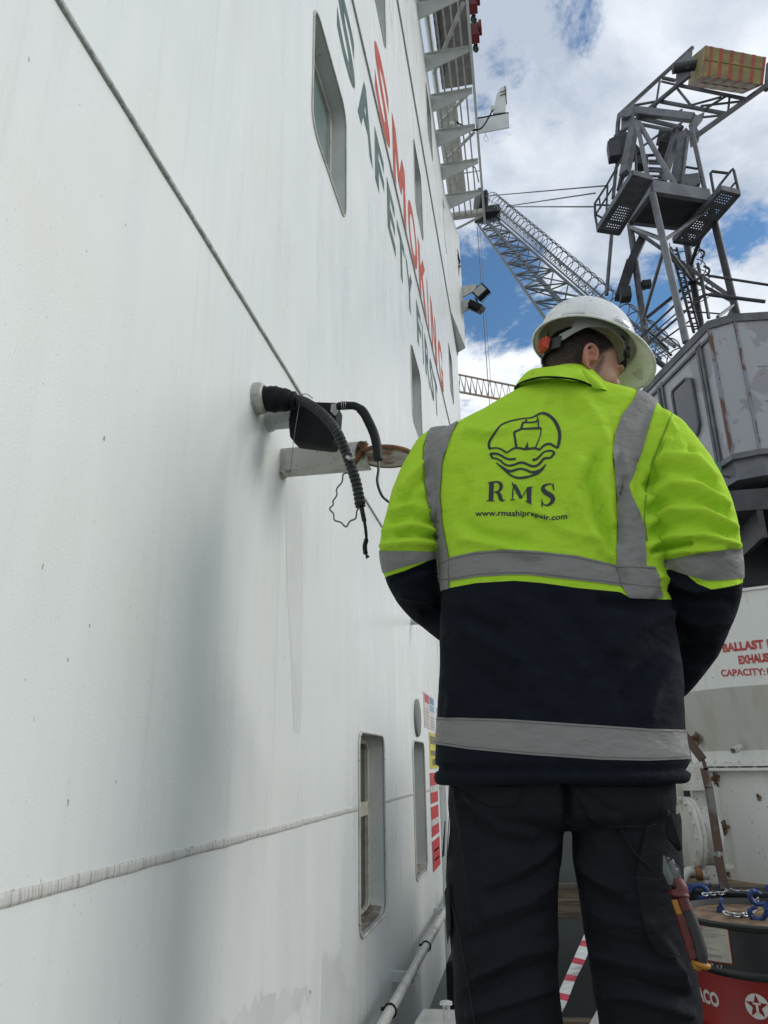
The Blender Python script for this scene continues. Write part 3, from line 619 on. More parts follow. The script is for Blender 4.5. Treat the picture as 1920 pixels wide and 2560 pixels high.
mb.beam(C0+Vector((0, 0, -.1)), C0+Vector((0, 0, -Hh)), .06); mb.build('corner_seam', mat('rusty_corner', (.22, .24, .28), .6, c2=(.12, .055, .03), nscale=5, ndet=8, stretch=(1, 1, .5), lo=.48, hi=.55), house)
# rust streaks on the front: irregular thin stains with their own outline
rg = random.Random(11)
for (s_, dz, L_, w_) in ((.75, .12, 1.0, .022), (1.2, 1.65, .35, .018), (.50, 1.78, .7, .03), (.95, 1.7, .45, .02), (2.2, .6, .9, .02)):
    pts = []; n = 9
    for k in range(n+1): pts.append(Ch+rn*(s_-w_*(1-.8*k/n)*rg.uniform(.6, 1.2))+Vector((0, 0, -dz-L_*k/n))+rnn*.004)
    for k in range(n, -1, -1): pts.append(Ch+rn*(s_+w_*(1-.8*k/n)*rg.uniform(.6, 1.2))+Vector((0, 0, -dz-L_*k/n))+rnn*.004)
    m_ = MB(); m_.add(pts, [(k, 2*n+1-k, 2*n-k, k+1) for k in range(n)]); m_.build('rust_streak', mat('house_rust', (.16, .085, .045), .8, c2=(.24, .17, .11), nscale=12) if 'house_rust' not in bpy.data.materials else bpy.data.materials['house_rust'], house, fix=False)
# slewing column and portal below the house (deep shade put into a dark steel colour)
pd = mat('portal_shade_dark_steel', (.035, .037, .042), .6, c2=(.06, .062, .068), nscale=2, rust=.1)
px_, py_ = 7.2, 16.2
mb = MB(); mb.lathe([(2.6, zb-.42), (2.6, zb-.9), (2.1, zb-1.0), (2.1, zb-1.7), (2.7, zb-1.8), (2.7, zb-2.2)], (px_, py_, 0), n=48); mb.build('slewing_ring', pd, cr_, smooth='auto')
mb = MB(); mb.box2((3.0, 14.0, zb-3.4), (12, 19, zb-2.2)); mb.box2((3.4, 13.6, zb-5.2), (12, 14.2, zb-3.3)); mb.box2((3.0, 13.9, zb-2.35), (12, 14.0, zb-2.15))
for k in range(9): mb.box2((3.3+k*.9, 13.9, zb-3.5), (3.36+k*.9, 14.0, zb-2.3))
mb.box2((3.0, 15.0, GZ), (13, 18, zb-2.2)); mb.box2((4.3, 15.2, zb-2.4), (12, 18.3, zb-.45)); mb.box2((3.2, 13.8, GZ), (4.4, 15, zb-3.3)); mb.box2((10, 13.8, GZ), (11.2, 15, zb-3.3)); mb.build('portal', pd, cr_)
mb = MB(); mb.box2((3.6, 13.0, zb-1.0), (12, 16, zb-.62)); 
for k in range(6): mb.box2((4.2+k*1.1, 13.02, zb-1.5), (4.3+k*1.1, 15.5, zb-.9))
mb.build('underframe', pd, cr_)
mb = MB(); mb.box(A(1776, 1173, 13.2), (.34, .2, .2)); mb.build('lamp_box', mat('green_lamp', (.06, .17, .14), .4), cr_, bev=.02)
mb = MB(); mb.tube([A(1762, 1165, 13.1), A(1788, 1168, 13.1), A(1795, 1185, 13.1), A(1830, 1196, 13.3)], .02, 6); mb.build('bent_pipe', M['galv_light'], cr_)

# tower legs
def mem(name, a, b_, r, mt='galv', n=10, parent=None):
    r = r*.5
    m_ = MB(); m_.tube([a, b_] if not isinstance(a, list) else a, r, n); return m_.build(name, M[mt], parent or cr_, smooth='auto')
YF, YB = 14.6, 17.2
L1a, L1b = K(430, 1150, YF), K(668, 2200, YF-.4); L2a, L2b = K(270, 1365, YB), K(402, 2330, YB)
L3a, L3b = K(830, 1190, YF+1.2), K(1035, 2040, YF+1.2); L4a, L4b = K(655, 1400, YB+.6), K(775, 2110, YB)
for a, b_, r, mt in ((L1a, L1b, .155, 'galv_light'), (L2a, L2b, .17, 'galv'), (L3a, L3b, .17, 'galv_dark'), (L4a, L4b, .18, 'galv_dark')): mem('tower_leg', a, b_, r, mt, 14)
def on(a, b_, t): return a.lerp(b_, t)
BR = [(on(L2a, L2b, .02), on(L3a, L3b, .83), .10, 'galv'), (on(L2a, L2b, .02), on(L1a, L1b, .33), .10, 'galv_light'),
      (on(L1a, L1b, .38), on(L2a, L2b, .72), .085, 'galv_light'), (on(L3a, L3b, .07), on(L1a, L1b, .34), .085, 'galv'),
      (on(L1a, L1b, .36), on(L4a, L4b, .55), .09, 'galv_dark'), (on(L4a, L4b, .53), on(L3a, L3b, .86), .085, 'galv_dark'),
      (on(L4a, L4b, .53), on(L2a, L2b, .72), .09, 'galv_dark'), (on(L3a, L3b, .08), on(L4a, L4b, .38), .10, 'galv_dark'),
      (on(L3a, L3b, .88), K(890, 2020, YF+.3), .07, 'galv_light'), (on(L3a, L3b, .88), K(965, 2025, YF+2.5), .09, 'galv_dark'),
      (on(L2a, L2b, .76), K(585, 2230, YF), .08, 'galv_light'), (on(L2a, L2b, .76), K(540, 2250, YB+1), .08, 'galv_dark'),
      (K(600, 1250, YB), K(640, 1420, YB), .09, 'galv_light'), (K(750, 1640, YB), K(830, 2030, YB), .08, 'galv')]
for a, b_, r, mt in BR: mem('tower_brace', a, b_, r, mt)
mb = MB(); mb.beam(K(372, 1430, YB), K(275, 1640, YB), .24, .2); mb.beam(K(275, 1640, YB), K(196, 1890, YB), .30, .25); mb.box(K(236, 1862, YB-.2), (.26, .3, .3)); mb.build('luffing_rod', M['galv_dark'], cr_)
for a, b_ in (((172, 960), (150, 1180)), ((140, 1430), (103, 1865))): mb = MB(); mb.tube([K(*a, YB), K(*b_, YB)], .05); mb.build('hanging_post', M['galv'], cr_)
# central platform box
P = dict(a=K(430, 1130, YF), b=K(835, 1200, YF+1.2), c=K(640, 1405, YB+.6), d=K(262, 1360, YB))
zp = sum(P[k].z for k in 'abcd')/4
Pz = [Vector((P[k].x, P[k].y, zp)) for k in 'abcd']
for k, q in zip('abcd', ((430, 1140), (835, 1200), (640, 1405), (262, 1360))): pass
Pz = [AZ(1480+x/2.836, 80+y/2.836, A(1480+430/2.836, 80+1140/2.836, YF).z) for x, y in ((430, 1140), (838, 1205), (650, 1400), (270, 1355))]
mb = MB(); mb.prism(Pz, (0, 0, .06)); mb.build('platform_plate', M['galv_dark'], cr_)
mb = MB()
for i in range(4): mb.beam(Pz[i]+Vector((0, 0, .16)), Pz[(i+1) % 4]+Vector((0, 0, .16)), .12, .34)
mb.build('platform_beam', M['galv_light'], cr_)
zP = Pz[0].z
def holes_plate(name, corners, nu, nv, skip, th=.04):
    """expanded-metal floor: a sheet pierced by rows of slots"""
    m_ = MB(); a, b_, c, d = corners; rg = random.Random(nu)
    def pt(u, v): return a.lerp(b_, u).lerp(d.lerp(c, u), v)
    for i in range(nu):
        for j in range(nv):
            u0, u1, v0, v1 = i/nu, (i+1)/nu, j/nv, (j+1)/nv
            q = [pt(u0, v0), pt(u1, v0), pt(u1, v1), pt(u0, v1)]
            if skip(i, j):
                m_.add(q, [(0, 1, 2, 3)])
            else:
                cu, cv = .30, .34
                r = [pt(u0+(u1-u0)*cu, v0+(v1-v0)*cv), pt(u1-(u1-u0)*cu, v0+(v1-v0)*cv), pt(u1-(u1-u0)*cu, v1-(v1-v0)*cv), pt(u0+(u1-u0)*cu, v1-(v1-v0)*cv)]
                m_.add(q+r, [(k, (k+1) % 4, 4+(k+1) % 4, 4+k) for k in range(4)])
    for i in range(4): m_.beam(corners[i]+Vector((0, 0, .05)), corners[(i+1) % 4]+Vector((0, 0, .05)), .05, .14)
    return m_.build(name, M['galv'], cr_)
def KZ(x, y, z=None): return AZ(1480+x/2.836, 80+y/2.836, zP-.12 if z is None else z)
cL = [KZ(38, 1412), KZ(192, 1436), KZ(425, 1050), KZ(290, 1012)]
holes_plate('left_walkway_floor' if False else 'walkway_floor', cL, 9, 22, lambda i, j: not ((2 <= i <= 7) and (1 <= j <= 3 or 5 <= j <= 10)))
cR = [KZ(578, 1490), KZ(728, 1515), KZ(1048, 1152), KZ(915, 1120)]
holes_plate('walkway_floor', cR, 8, 24, lambda i, j: not ((1 <= i <= 6) and j % 6 not in (0, 5)))
# railings
def rail(pts, h=1.0, r=.028):
    m_ = MB(); up = Vector((0, 0, h)); P_ = [Vector(p) for p in pts]
    for q in (1.0, .55): m_.tube([p+up*q for p in P_], r, 6)
    for p in P_: m_.tube([p, p+up], r, 6)
    return m_.build('railing', M['galv_dark'], cr_)
m_ = MB()
yL = cL[0].y
def kk(*ps, Y=None): return [K(x, y, Y) for x, y in ps]
m_.tube(kk((42, 1405), (22, 1300), (20, 1215), (105, 1085), (190, 935), (210, 900), Y=yL), .03, 6); m_.tube(kk((20, 1290), (130, 1350), Y=yL), .025, 6)
m_.tube(kk((22, 1300), (60, 1240), (150, 1100), Y=yL), .025, 6); m_.tube(kk((100, 1330), (110, 1090), Y=yL), .025, 6); m_.tube(kk((20, 1225), (160, 1230), Y=yL), .025, 6); m_.tube(kk((52, 1180), (60, 1250), Y=yL), .02, 6)
m_.build('railing', M['galv_dark'], cr_)
yR = cR[2].y; m_ = MB()
m_.tube(kk((870, 1175), (840, 1000), (850, 988), (965, 1002), Y=yR), .032, 6); m_.tube(kk((855, 1165), (905, 1085), (985, 985), (1000, 970), (1006, 985), (1045, 1150), Y=yR), .032, 6)
m_.tube(kk((905, 1085), (910, 1130), Y=yR), .025, 6); m_.tube(kk((975, 1115), (1022, 1060), Y=yR), .025, 6); m_.build('railing', M['galv_dark'], cr_)
m_ = MB(); m_.box(K(690, 1085, YF+1.0), (.40, .4, .34)); m_.box(K(705, 1075, YF+.78), (.22, .04, .2)); m_.build('winch_box', M['galv'], cr_, bev=.02)
# A-frame above the platform
T1, T2 = K(300, 600, 16.2), K(695, 650, 16.0)
AF = [(K(320, 640, 15.4), K(395, 1030, 15.0), .11, 'galv_light'), (K(330, 640, 15.4), K(592, 1095, 14.9), .12, 'galv_light'), (K(700, 660, 16), K(802, 1130, 15.4), .11, 'galv'),
      (K(682, 740, 16), K(638, 1095, 15.6), .085, 'galv_light'), (K(300, 780, 16.4), K(318, 1010, 15.8), .07, 'galv'), (K(180, 740, 16.8), K(172, 1000, 16.8), .07, 'galv'),
      (K(470, 730, 16.8), K(320, 840, 16.8), .06, 'galv'), (K(300, 880, 16.6), K(500, 870, 16.6), .08, 'galv_dark'), (K(240, 900, 16), K(190, 1120, 16), .12, 'galv_dark'),
      (K(195, 1130, 16.2), K(290, 850, 16.2), .04, 'galv_dark')]
for a, b_, r, mt in AF: mem('a_frame_strut', a, b_, r, mt)
for q in (((300, 650), (232, 1010), 16.2), ((612, 680), (492, 1075), 16.6), ((655, 715), (585, 1100), 16.2)):
    m_ = MB(); m_.beam(K(*q[0], q[2]), K(*q[1], q[2]-.5), .24, .16); m_.build('a_frame_girder', M['galv'], cr_)
m_ = MB(); m_.beam(K(170, 860, 16.6), K(290, 800, 16.6), .3, .8); m_.box(K(155, 850, 16.4), (.3, .3, .5)); m_.tube(kk((140, 820), (140, 890), Y=16.3), .05); m_.build('sheave_block', M['galv_dark'], cr_)
m_ = MB(); m_.beam(K(465, 748, 17), K(560, 770, 17), .5, .06); m_.build('sheave_plate', M['galv_light'], cr_)
m_ = MB(); m_.beam(K(470, 830, 17), K(540, 850, 17), .7, .1); m_.beam(K(350, 960, 16.4), K(350, 900, 16.4), .3, .3); m_.build('gear_housing', M['galv_dark'], cr_)
for y0_, y1_ in ((912, 915), (930, 935), (965, 970), (985, 990), (1020, 1025), (1045, 1052)):
    m_ = MB(); m_.tube([K(400, y0_, 16), K(500, y1_, 16)], .035, 6); m_.build('ladder_rung', M['galv'], cr_)
for q in (((655, 955), (745, 970)), ((640, 1010), (770, 1030)), ((650, 1040), (770, 1058))):
    m_ = MB(); m_.tube([K(*q[0], 15.8), K(*q[1], 15.6)], .03, 6); m_.build('guard_rail', M['galv_dark'], cr_)
# counterweight beam
B = dict(p1=(712, 112, 17.5), p2=(192, 590, 17.0), p3=(178, 735, 17.0), q1=(680, 320, 17.0), q2=(165, 745, 17.0), r1=(1245, 372, 16.4), r2=(712, 757, 16.2), s1=(1250, 230, 16.8), s2=(1235, 395, 16.4))
def kb(k): return K(*B[k])
m_ = MB(); m_.tube([kb('p1'), kb('p2'), K(185, 640, 17), kb('p3'), K(165, 760, 17), K(195, 850, 17)], .06, 10); m_.build('main_chord', M['galv'], cr_, smooth='auto')
m_ = MB(); m_.tube([K(690, 310, 16.8), kb('q2')], .065, 10); m_.build('main_chord', M['galv'], cr_, smooth='auto')
m_ = MB(); m_.tube([K(1285, 345, 16.4), kb('r2')], .07, 10); m_.build('main_chord', M['galv'], cr_, smooth='auto')
m_ = MB(); m_.tube([K(1250, 230, 16.8), K(1235, 410, 16.4)], .06, 10); m_.build('end_post', M['galv'], cr_, smooth='auto')
for a, b_, r in (((500, 325, 17), (590, 345, 17), .10), ((490, 350, 17), (640, 385, 17), .06), ((600, 375, 17), (1110, 480, 16.5), .10), ((470, 490, 17), (960, 582, 16.5), .11), ((300, 520, 17), (470, 490, 17), .07),
                 ((300, 550, 17), (740, 605, 16.4), .12), ((335, 610, 17), (640, 680, 16.4), .12), ((345, 655, 17), (580, 700, 16.4), .10), ((200, 740, 17), (290, 750, 17), .09),
                 ((480, 345, 17), (450, 540, 17), .06), ((600, 395, 17), (700, 520, 16.8), .07), ((700, 520, 16.8), (920, 460, 16.6), .06), ((975, 460, 16.6), (965, 570, 16.5), .06), ((770, 525, 16.8), (1090, 488, 16.6), .06),
                 ((950, 455, 16.6), (780, 560, 16.6), .07), ((780, 605, 16.4), (930, 590, 16.4), .06), ((500, 620, 17), (640, 550, 17), .05), ((215, 580, 17), (215, 690, 17), .06), ((500, 740, 16.6), (640, 640, 16.4), .05), ((340, 570, 17), (400, 610, 17), .05)):
    mem('beam_brace', K(*a), K(*b_), r, 'galv', 8)
m_ = MB(); m_.prism(kk((608, 205), (713, 130), (700, 290), (592, 362), Y=16.95), (0, .06, 0)); m_.lathe([(.2, -.08), (.2, 0), (.12, 0)], K(670, 232, 16.9), (0, 1, 0), 20); m_.build('gusset_plate', M['galv_light'], cr_)
m_ = MB(); m_.prism(kk((215, 580), (300, 510), (300, 640), (205, 700), Y=16.8), (0, .06, 0)); m_.lathe([(.15, -.1), (.15, 0)], K(240, 590, 16.75), (0, 1, 0), 16); m_.build('gusset_plate', M['galv_light'], cr_)
m_ = MB(); m_.prism(kk((725, 600), (800, 565), (755, 620), (745, 680), (770, 720), (715, 760), (700, 660), Y=16.2), (0, .3, 0)); m_.build('gusset_plate', M['galv_light'], cr_)
m_ = MB(); m_.beam(K(300, 560, 16.9), K(720, 610, 16.3), .18, .2); m_.build('cross_girder', M['galv_light'], cr_)
# striped counterweight
cw = empty('tmp_cw') if False else None
F = [K(805, 95, 16.0), K(1235, 180, 15.8), K(1213, 372, 15.8), K(785, 312, 16.0)]
bd = (K(680, 382, 17.6)-F[3]); 
mb = MB(); mb.prism(F, bd); CWm = mat('counterweight_yellow', (.25, .20, .055), .6, c2=(.16, .13, .05), nscale=3, bump=.4, bscale=12, speck=.6)
cwt = mb.build('counterweight', CWm, cr_)
redm = mat('counterweight_red', (.34, .05, .03), .6, c2=(.22, .045, .03), nscale=5)
nF = (F[1]-F[0]).cross(F[3]-F[0]).normalized(); nF = nF if nF.y < 0 else -nF
nB = (F[2]-F[3]).cross(bd).normalized(); nB = nB if nB.z < 0 else -nB
nL = bd.cross(F[3]-F[0]).normalized(); nL = nL if nL.x < 0 else -nL
for (u0, u1) in ((.0, .012), (.085, .125), (.245, .30), (.42, .475), (.60, .65), (.78, .83), (.955, 1.0)):
    m_ = MB(); q = [F[0].lerp(F[1], u0), F[0].lerp(F[1], u1), F[3].lerp(F[2], u1), F[3].lerp(F[2], u0)]; m_.prism([p+nF*.006 for p in q], nF*.004)
    q = [F[3].lerp(F[2], u0), F[3].lerp(F[2], u1), F[3].lerp(F[2], u1)+bd*.97, F[3].lerp(F[2], u0)+bd*.97]; m_.prism([p+nB*.006 for p in q], nB*.004)
    m_.build('red_stripe', redm, cwt)
m_ = MB(); q0 = [F[0].lerp(F[3], .45), F[1].lerp(F[2], .45), F[1].lerp(F[2], .475), F[0].lerp(F[3], .475)]; m_.prism([p+nF*.011 for p in q0], nF*.01); m_.build('joint_band', CWm, cwt)
for k in range(5): m_ = MB(); m_.lathe([(.12, -.03), (.12, 0), (.06, .01)], F[3].lerp(F[2], .18+.17*k)+bd*.55+nB*.02, tuple(nB), 14); m_.build('lifting_boss', CWm, cwt, smooth='auto')
m_ = MB(); m_.lathe([(.14, -.5), (.14, .3)], K(705, 240, 16.9), (1, 0, 0), 14); m_.build('pivot_pin', M['galv_dark'], cr_, smooth='auto')
# handrail bars left over on the tower
for q in (((560, 1600), (700, 1730), .09, YB), ((820, 1727), (1260, 1795), .05, YF), ((800, 1862), (830, 1862), .05, YF), ((830, 1862), (1228, 1912), .07, YF), ((800, 1862), (370, 2230), .045, YF), ((700, 1830), (330, 2180), .045, YF+.5), ((640, 1975), (930, 2000), .03, YF+1), ((660, 2085), (800, 2090), .03, YF+1),
          ((640, 1960), (440, 2130), .025, YF), ((690, 2050), (470, 2210), .03, YF), ((780, 1740), (825, 2030), .045, YF), ((740, 1760), (790, 1720), .05, YF), ((720, 1900), (800, 1862), .04, YF)):
    m_ = MB(); m_.tube([K(*q[0], q[3]), K(*q[1], q[3])], q[2]*.6, 6); m_.build('guard_rail', M['galv_dark'], cr_)
m_ = MB(); m_.box(K(385, 1790, YB), (.22, .2, .16)); m_.tube(kk((350, 1790), (385, 1790), Y=YB), .03, 6); m_.tube(smooth_path(kk((372, 1805), (372, 1830), (360, 1822), Y=YB)), .015, 5); m_.build('horn', M['galv_dark'], cr_)
# ladder with hoops inside the tower
la, lb = [K(560, 1530, YB+.3), K(722, 2130, YB-.6)], [K(600, 1530, YB+.3), K(762, 2120, YB-.6)]
m_ = MB(); m_.tube(la, .035, 6); m_.tube(lb, .03, 6); m_.build('ladder_rail', M['galv_dark'], cr_)
m_ = MB()
for k in range(17): t = (k+.5)/17; m_.tube([la[0].lerp(la[1], t), lb[0].lerp(lb[1], t)], .022, 5)
m_.build('rungs', M['galv_dark'], cr_)
m_ = MB()
for k in range(6):
    t = k/8; c = la[0].lerp(la[1], t)+Vector((.30, -.1, .1)); m_.torus(c, .34, .013, (.1, .3, 1), 18, 5, -2.2, 2.2)
m_.build('ladder_hoops', M['galv_dark'], cr_)
m_ = MB(); m_.tube(smooth_path(kk((760, 1540), (795, 1560), (790, 1590), (770, 1600), Y=YB)), .03, 6); m_.tube(smooth_path(kk((790, 1660), (830, 1680), (825, 1715), (800, 1725), Y=YB)), .03, 6); m_.build('cable_loop', M['galv_dark'], cr_, smooth=True)
# rods on the left to the jib: three luffing ropes
tip = (1205, 545)
for (a, b_, r) in (((1196, 492, 31), (1520, 464, 17), .022), ((1265, 516, 30), (1488, 483, 17), .022), ((1265, 517, 30), (1487, 517, 17), .022)):
    m_ = MB(); m_.tube([A(*a), A(*b_)], r, 5); m_.build('luffing_rope', M['galv_dark'], cr_)
# lattice jib
def J(px, py, t): return A(px, py, 30.5-(30.5-16.5)*t)
n = 11
c1a, c1b = J(1193, 558, 0), J(1440, 905, 1.0); c2a, c2b = J(1216, 552, 0), J(1560, 930, 1.0); c3a, c3b = J(1236, 545, 0), J(1640, 900, 1.0)
CH = [(c1a, c1b), (c2a, c2b), (c3a, c3b)]
for k, (a, b_) in enumerate(CH): mem('jib_chord', a, b_, .10 if k != 1 else .17, 'jib')
TS = [i/n for i in range(n+1)]
for i in range(n):
    m_ = MB(); t0, t1, tm = TS[i], TS[i+1], (TS[i]+TS[i+1])/2
    for (p, q) in ((0, 1), (1, 2), (0, 2)):
        a0, a1 = CH[p][0].lerp(CH[p][1], t0), CH[p][0].lerp(CH[p][1], t1); b0, b1 = CH[q][0].lerp(CH[q][1], t0), CH[q][0].lerp(CH[q][1], t1)
        m_.tube([a0, b0], .028, 5)
        if (p, q) == (1, 2): m_.tube([a0, b1], .026, 5); m_.tube([a1, b0], .026, 5)
        elif (p, q) == (0, 1): m_.tube([a0, b0.lerp(b1, .5), a1], .026, 5); m_.tube([a0.lerp(a1, .5), b0], .022, 5)
        else: m_.tube([a0 if i % 2 else a1, b1 if i % 2 else b0], .026, 5)
    m_.build('jib_lattice', M['jib'], cr_)
# jib walkway with cross bars and the spiral of safety hoops
w0a, w0b = J(1240, 538, 0), J(1652, 897, 1); w1a, w1b = J(1246, 522, 0), J(1678, 888, 1)
m_ = MB(); m_.tube([w0a, w0b], .03, 5); m_.tube([w1a, w1b], .035, 5)
for k in range(3): m_.tube([J(*p) for p in (((1395+k*1, 648, .42)), (1430, 690, .50))][:1]+[J(1402, 662, .45)], .05, 5)
nr = 95
for k in range(nr):
    t = (k+.5)/nr; a0, b0 = w0a.lerp(w0b, t), w1a.lerp(w1b, t)
    m_.tube([a0, b0], .014, 4)
m_.build('jib_walkway', M['jib'], cr_)
# platform at the jib head
m_ = MB(); m_.box(J(1231, 534, 0), (.75, .8, .38)); m_.box(J(1208, 540, 0), (.5, .6, .35)); m_.tube([J(1193, 556, 0), J(1250, 520, 0)], .12, 6); m_.build('jib_head_platform', M['galv_dark'], cr_)
m_ = MB()
for k, c in enumerate(((1195, 500), (1210, 505))): m_.lathe([(.62, -.06), (.66, 0), (.62, .06)], J(c[0], c[1]+4, 0), (1, .35, 0), 22)
m_.tube([J(1190, 556, 0), J(1198, 486, 0)], .08, 6); m_.tube([J(1214, 556, 0), J(1212, 486, 0)], .08, 6); m_.build('jib_head_sheave', M['galv_dark'], cr_, smooth='auto')
ha, hb = J(1232, 497, 0), J(1700, 905, 1.05); m_ = MB(); pts = []; turns = 34; ns = turns*12
ad = (hb-ha).normalized(); uu = ad.cross(Vector((0, 0, 1))).normalized(); vv = uu.cross(ad)
for k in range(turns):
    t = k/(turns-1); c = ha.lerp(hb, t**1.0); m_.torus(c, .31, .015, (ad+vv*.35).normalized(), 20, 4, -.9+math.pi*.5, 2*math.pi-2.1+math.pi*.5)
m_.build('safety_hoops', M['jib'], cr_)
m_ = MB()
for an in (.2, 1.4, 2.8, 4.0): m_.tube([ha+(uu*math.cos(an)+vv*math.sin(an))*.31, hb+(uu*math.cos(an)+vv*math.sin(an))*.31], .012, 4)
m_.build('hoop_straps', M['jib'], cr_)
# hoist rope from the jib head
m_ = MB(); hx = J(1193, 566, 0); m_.tube([hx, (hx.x, hx.y, .4)], .018, 5); m_.tube([hx+Vector((.12, 0, 0)), (hx.x+.12, hx.y, .4)], .010, 5); m_.build('hoist_rope', M['galv'], cr_)
m_ = MB(); m_.box((hx.x+.06, hx.y, .2), (.3, .25, .5)); m_.tube(smooth_path([(hx.x+.06, hx.y, 0), (hx.x+.06, hx.y, -.15), (hx.x+.2, hx.y, -.32), (hx.x+.06, hx.y, -.48), (hx.x-.08, hx.y, -.35)]), .05, 8); m_.build('hook_block', M['galv_dark'], cr_)
foot_ = Vector((C0.x+1.2, 17.4, zt+.4))
for (a, b_) in CH: mem('jib_foot', b_, foot_, .14, 'jib')
m_ = MB(); m_.box2((foot_.x-.4, foot_.y-.4, zt-.3), (foot_.x+.4, foot_.y+.4, zt+.5)); m_.build('jib_pivot', M['galv_dark'], cr_)

# yellow tower crane far behind
yc_ = empty('tower_crane', A(1300, 1000, 70)); tag(yc_, 'distant yellow tower crane, its lattice jib crossing the sky behind the shoulder', 'crane')
ym = mat('yellow_crane_paint', (.30, .17, .06), .5, c2=(.22, .18, .14), nscale=.4)
ta, tb = A(1075, 922, 76), A(1420, 992, 66); ba, bb = A(1080, 968, 76), A(1420, 1030, 66); ca, cb2 = ba+Vector((0, 2.2, 1.2)), bb+Vector((0, 2.2, 1.2))
m_ = MB(); m_.tube([ta, tb], .11, 6); m_.build('top_chord', ym, yc_)
for a, b_ in ((ba, bb), (ca, cb2)): m_ = MB(); m_.tube([a, b_], .10, 6); m_.build('bottom_chord', ym, yc_)
n = 22
for i in range(n):
    t0, t1, tm = i/n, (i+1)/n, (i+.5)/n; m_ = MB()
    for (a, b_) in ((ba, bb), (ca, cb2)): m_.tube([a.lerp(b_, t0), ta.lerp(tb, tm), a.lerp(b_, t1)], .045, 4)
    m_.tube([ba.lerp(bb, t0), ca.lerp(cb2, t0)], .045, 4); m_.build('jib_lattice', mat('pale_lattice', (.3, .28, .26), .5) if 'pale_lattice' not in bpy.data.materials else bpy.data.materials['pale_lattice'], yc_)
tx = A(1420, 1010, 66); m_ = MB()
for (sx, sy) in ((-.9, -.9), (.9, -.9), (.9, .9), (-.9, .9)): m_.tube([(tx.x+sx+1, tx.y+sy, GZ), (tx.x+sx+1, tx.y+sy, tx.z+3)], .14, 6)
for k in range(24):
    z = GZ+k*(tx.z-GZ)/24; z2 = z+(tx.z-GZ)/24
    for (p, q) in (((-.9, -.9), (.9, -.9)), ((.9, -.9), (.9, .9)), ((.9, .9), (-.9, .9)), ((-.9, .9), (-.9, -.9))):
        m_.tube([(tx.x+1+p[0], tx.y+p[1], z), (tx.x+1+q[0], tx.y+q[1], z2)], .06, 4)
m_.build('mast', ym, yc_)

# ------------------------------------------------------------------ ballast exhaust tank
tk = empty('ballast_tank', (1.38, 4.2, GZ)); tag(tk, 'white painted steel tank with red stencilled lettering, its middle tapering to a narrower base', 'tank')
TX, TY = 1.36, 4.30
tw_ = mat('tank_white_paint', (.72, .73, .71), .42, c2=(.56, .53, .44), nscale=7, stretch=(1.6, 1.6, .10), lo=.56, hi=.72, bump=.3, bscale=50, rust=.10, rscale=5, rcol=(.22, .13, .06), speck=.1)
RU, RL = .60, .505
zt_, zm, zn, zf = .785, .330, .045, -.045
mb = MB(); mb.lathe([(RU, zm), (RU, zt_-.015), (RU+.012, zt_-.012), (RU+.012, zt_), (0.01, zt_+.005)], (TX, TY, 0), n=72, cap=False); mb.build('upper_shell', tw_, tk, smooth='auto')
mb = MB(); mb.lathe([(RL, zn), (RU, zm)], (TX, TY, 0), n=72, cap=False); mb.build('cone', mat('tank_cone_shade_grey', (.54, .54, .51), .45, c2=(.47, .45, .38), lo=.48, hi=.72, nscale=8, stretch=(1.6, 1.6, .10), bump=.2), tk, smooth='auto')  # grey paints in the shade under the cone; streaks are stains
mb = MB(); mb.lathe([(RL, GZ), (RL, zf), (RL+.045, zf), (RL+.045, zf+.012), (RL+.002, zf+.014), (RL+.002, zf+.018), (RL+.045, zf+.020), (RL+.045, zf+.032), (RL, zf+.034), (RL, zn)], (TX, TY, 0), n=72, cap=False); mb.build('lower_shell', tw_, tk, smooth='auto')
mb = MB()
for k in range(48):
    a = 2*math.pi*k/48; c = Vector((TX+(RL+.03)*math.cos(a), TY+(RL+.03)*math.sin(a), zf+.032)); mb.lathe([(.009, -.04), (.009, .006), (.004, .010)], c, (0, 0, 1), 6)
mb.build('flange_bolts', M['white_dirty'], tk)
mb = MB(); q = A(1852, 1508, 4.1); mb.prism([q+Vector((-.018, 0, -.02)), q+Vector((-.014, 0, .02)), q+Vector((.008, 0, .02)), q+Vector((.02, 0, -.02))], (0, .02, 0)); mb.build('lifting_lug', tw_, tk)
def cyl_map(R, ang, z, off=.0015): return Vector((TX+(R+off)*math.sin(ang), TY-(R+off)*math.cos(ang), z))
def hit_cyl(px, py, R):
    d = ray(px, py); a = d[0]**2+d[1]**2; b_ = -2*(d[0]*TX+d[1]*TY); c = TX*TX+TY*TY-R*R; t = (-b_-math.sqrt(b_*b_-4*a*c))/(2*a); p = d*t; return math.atan2(p[0]-TX, TY-p[1]), p[2]
rtx = mat('tank_red_lettering', (.42, .03, .03), .5, c2=(.5, .1, .09), nscale=40)
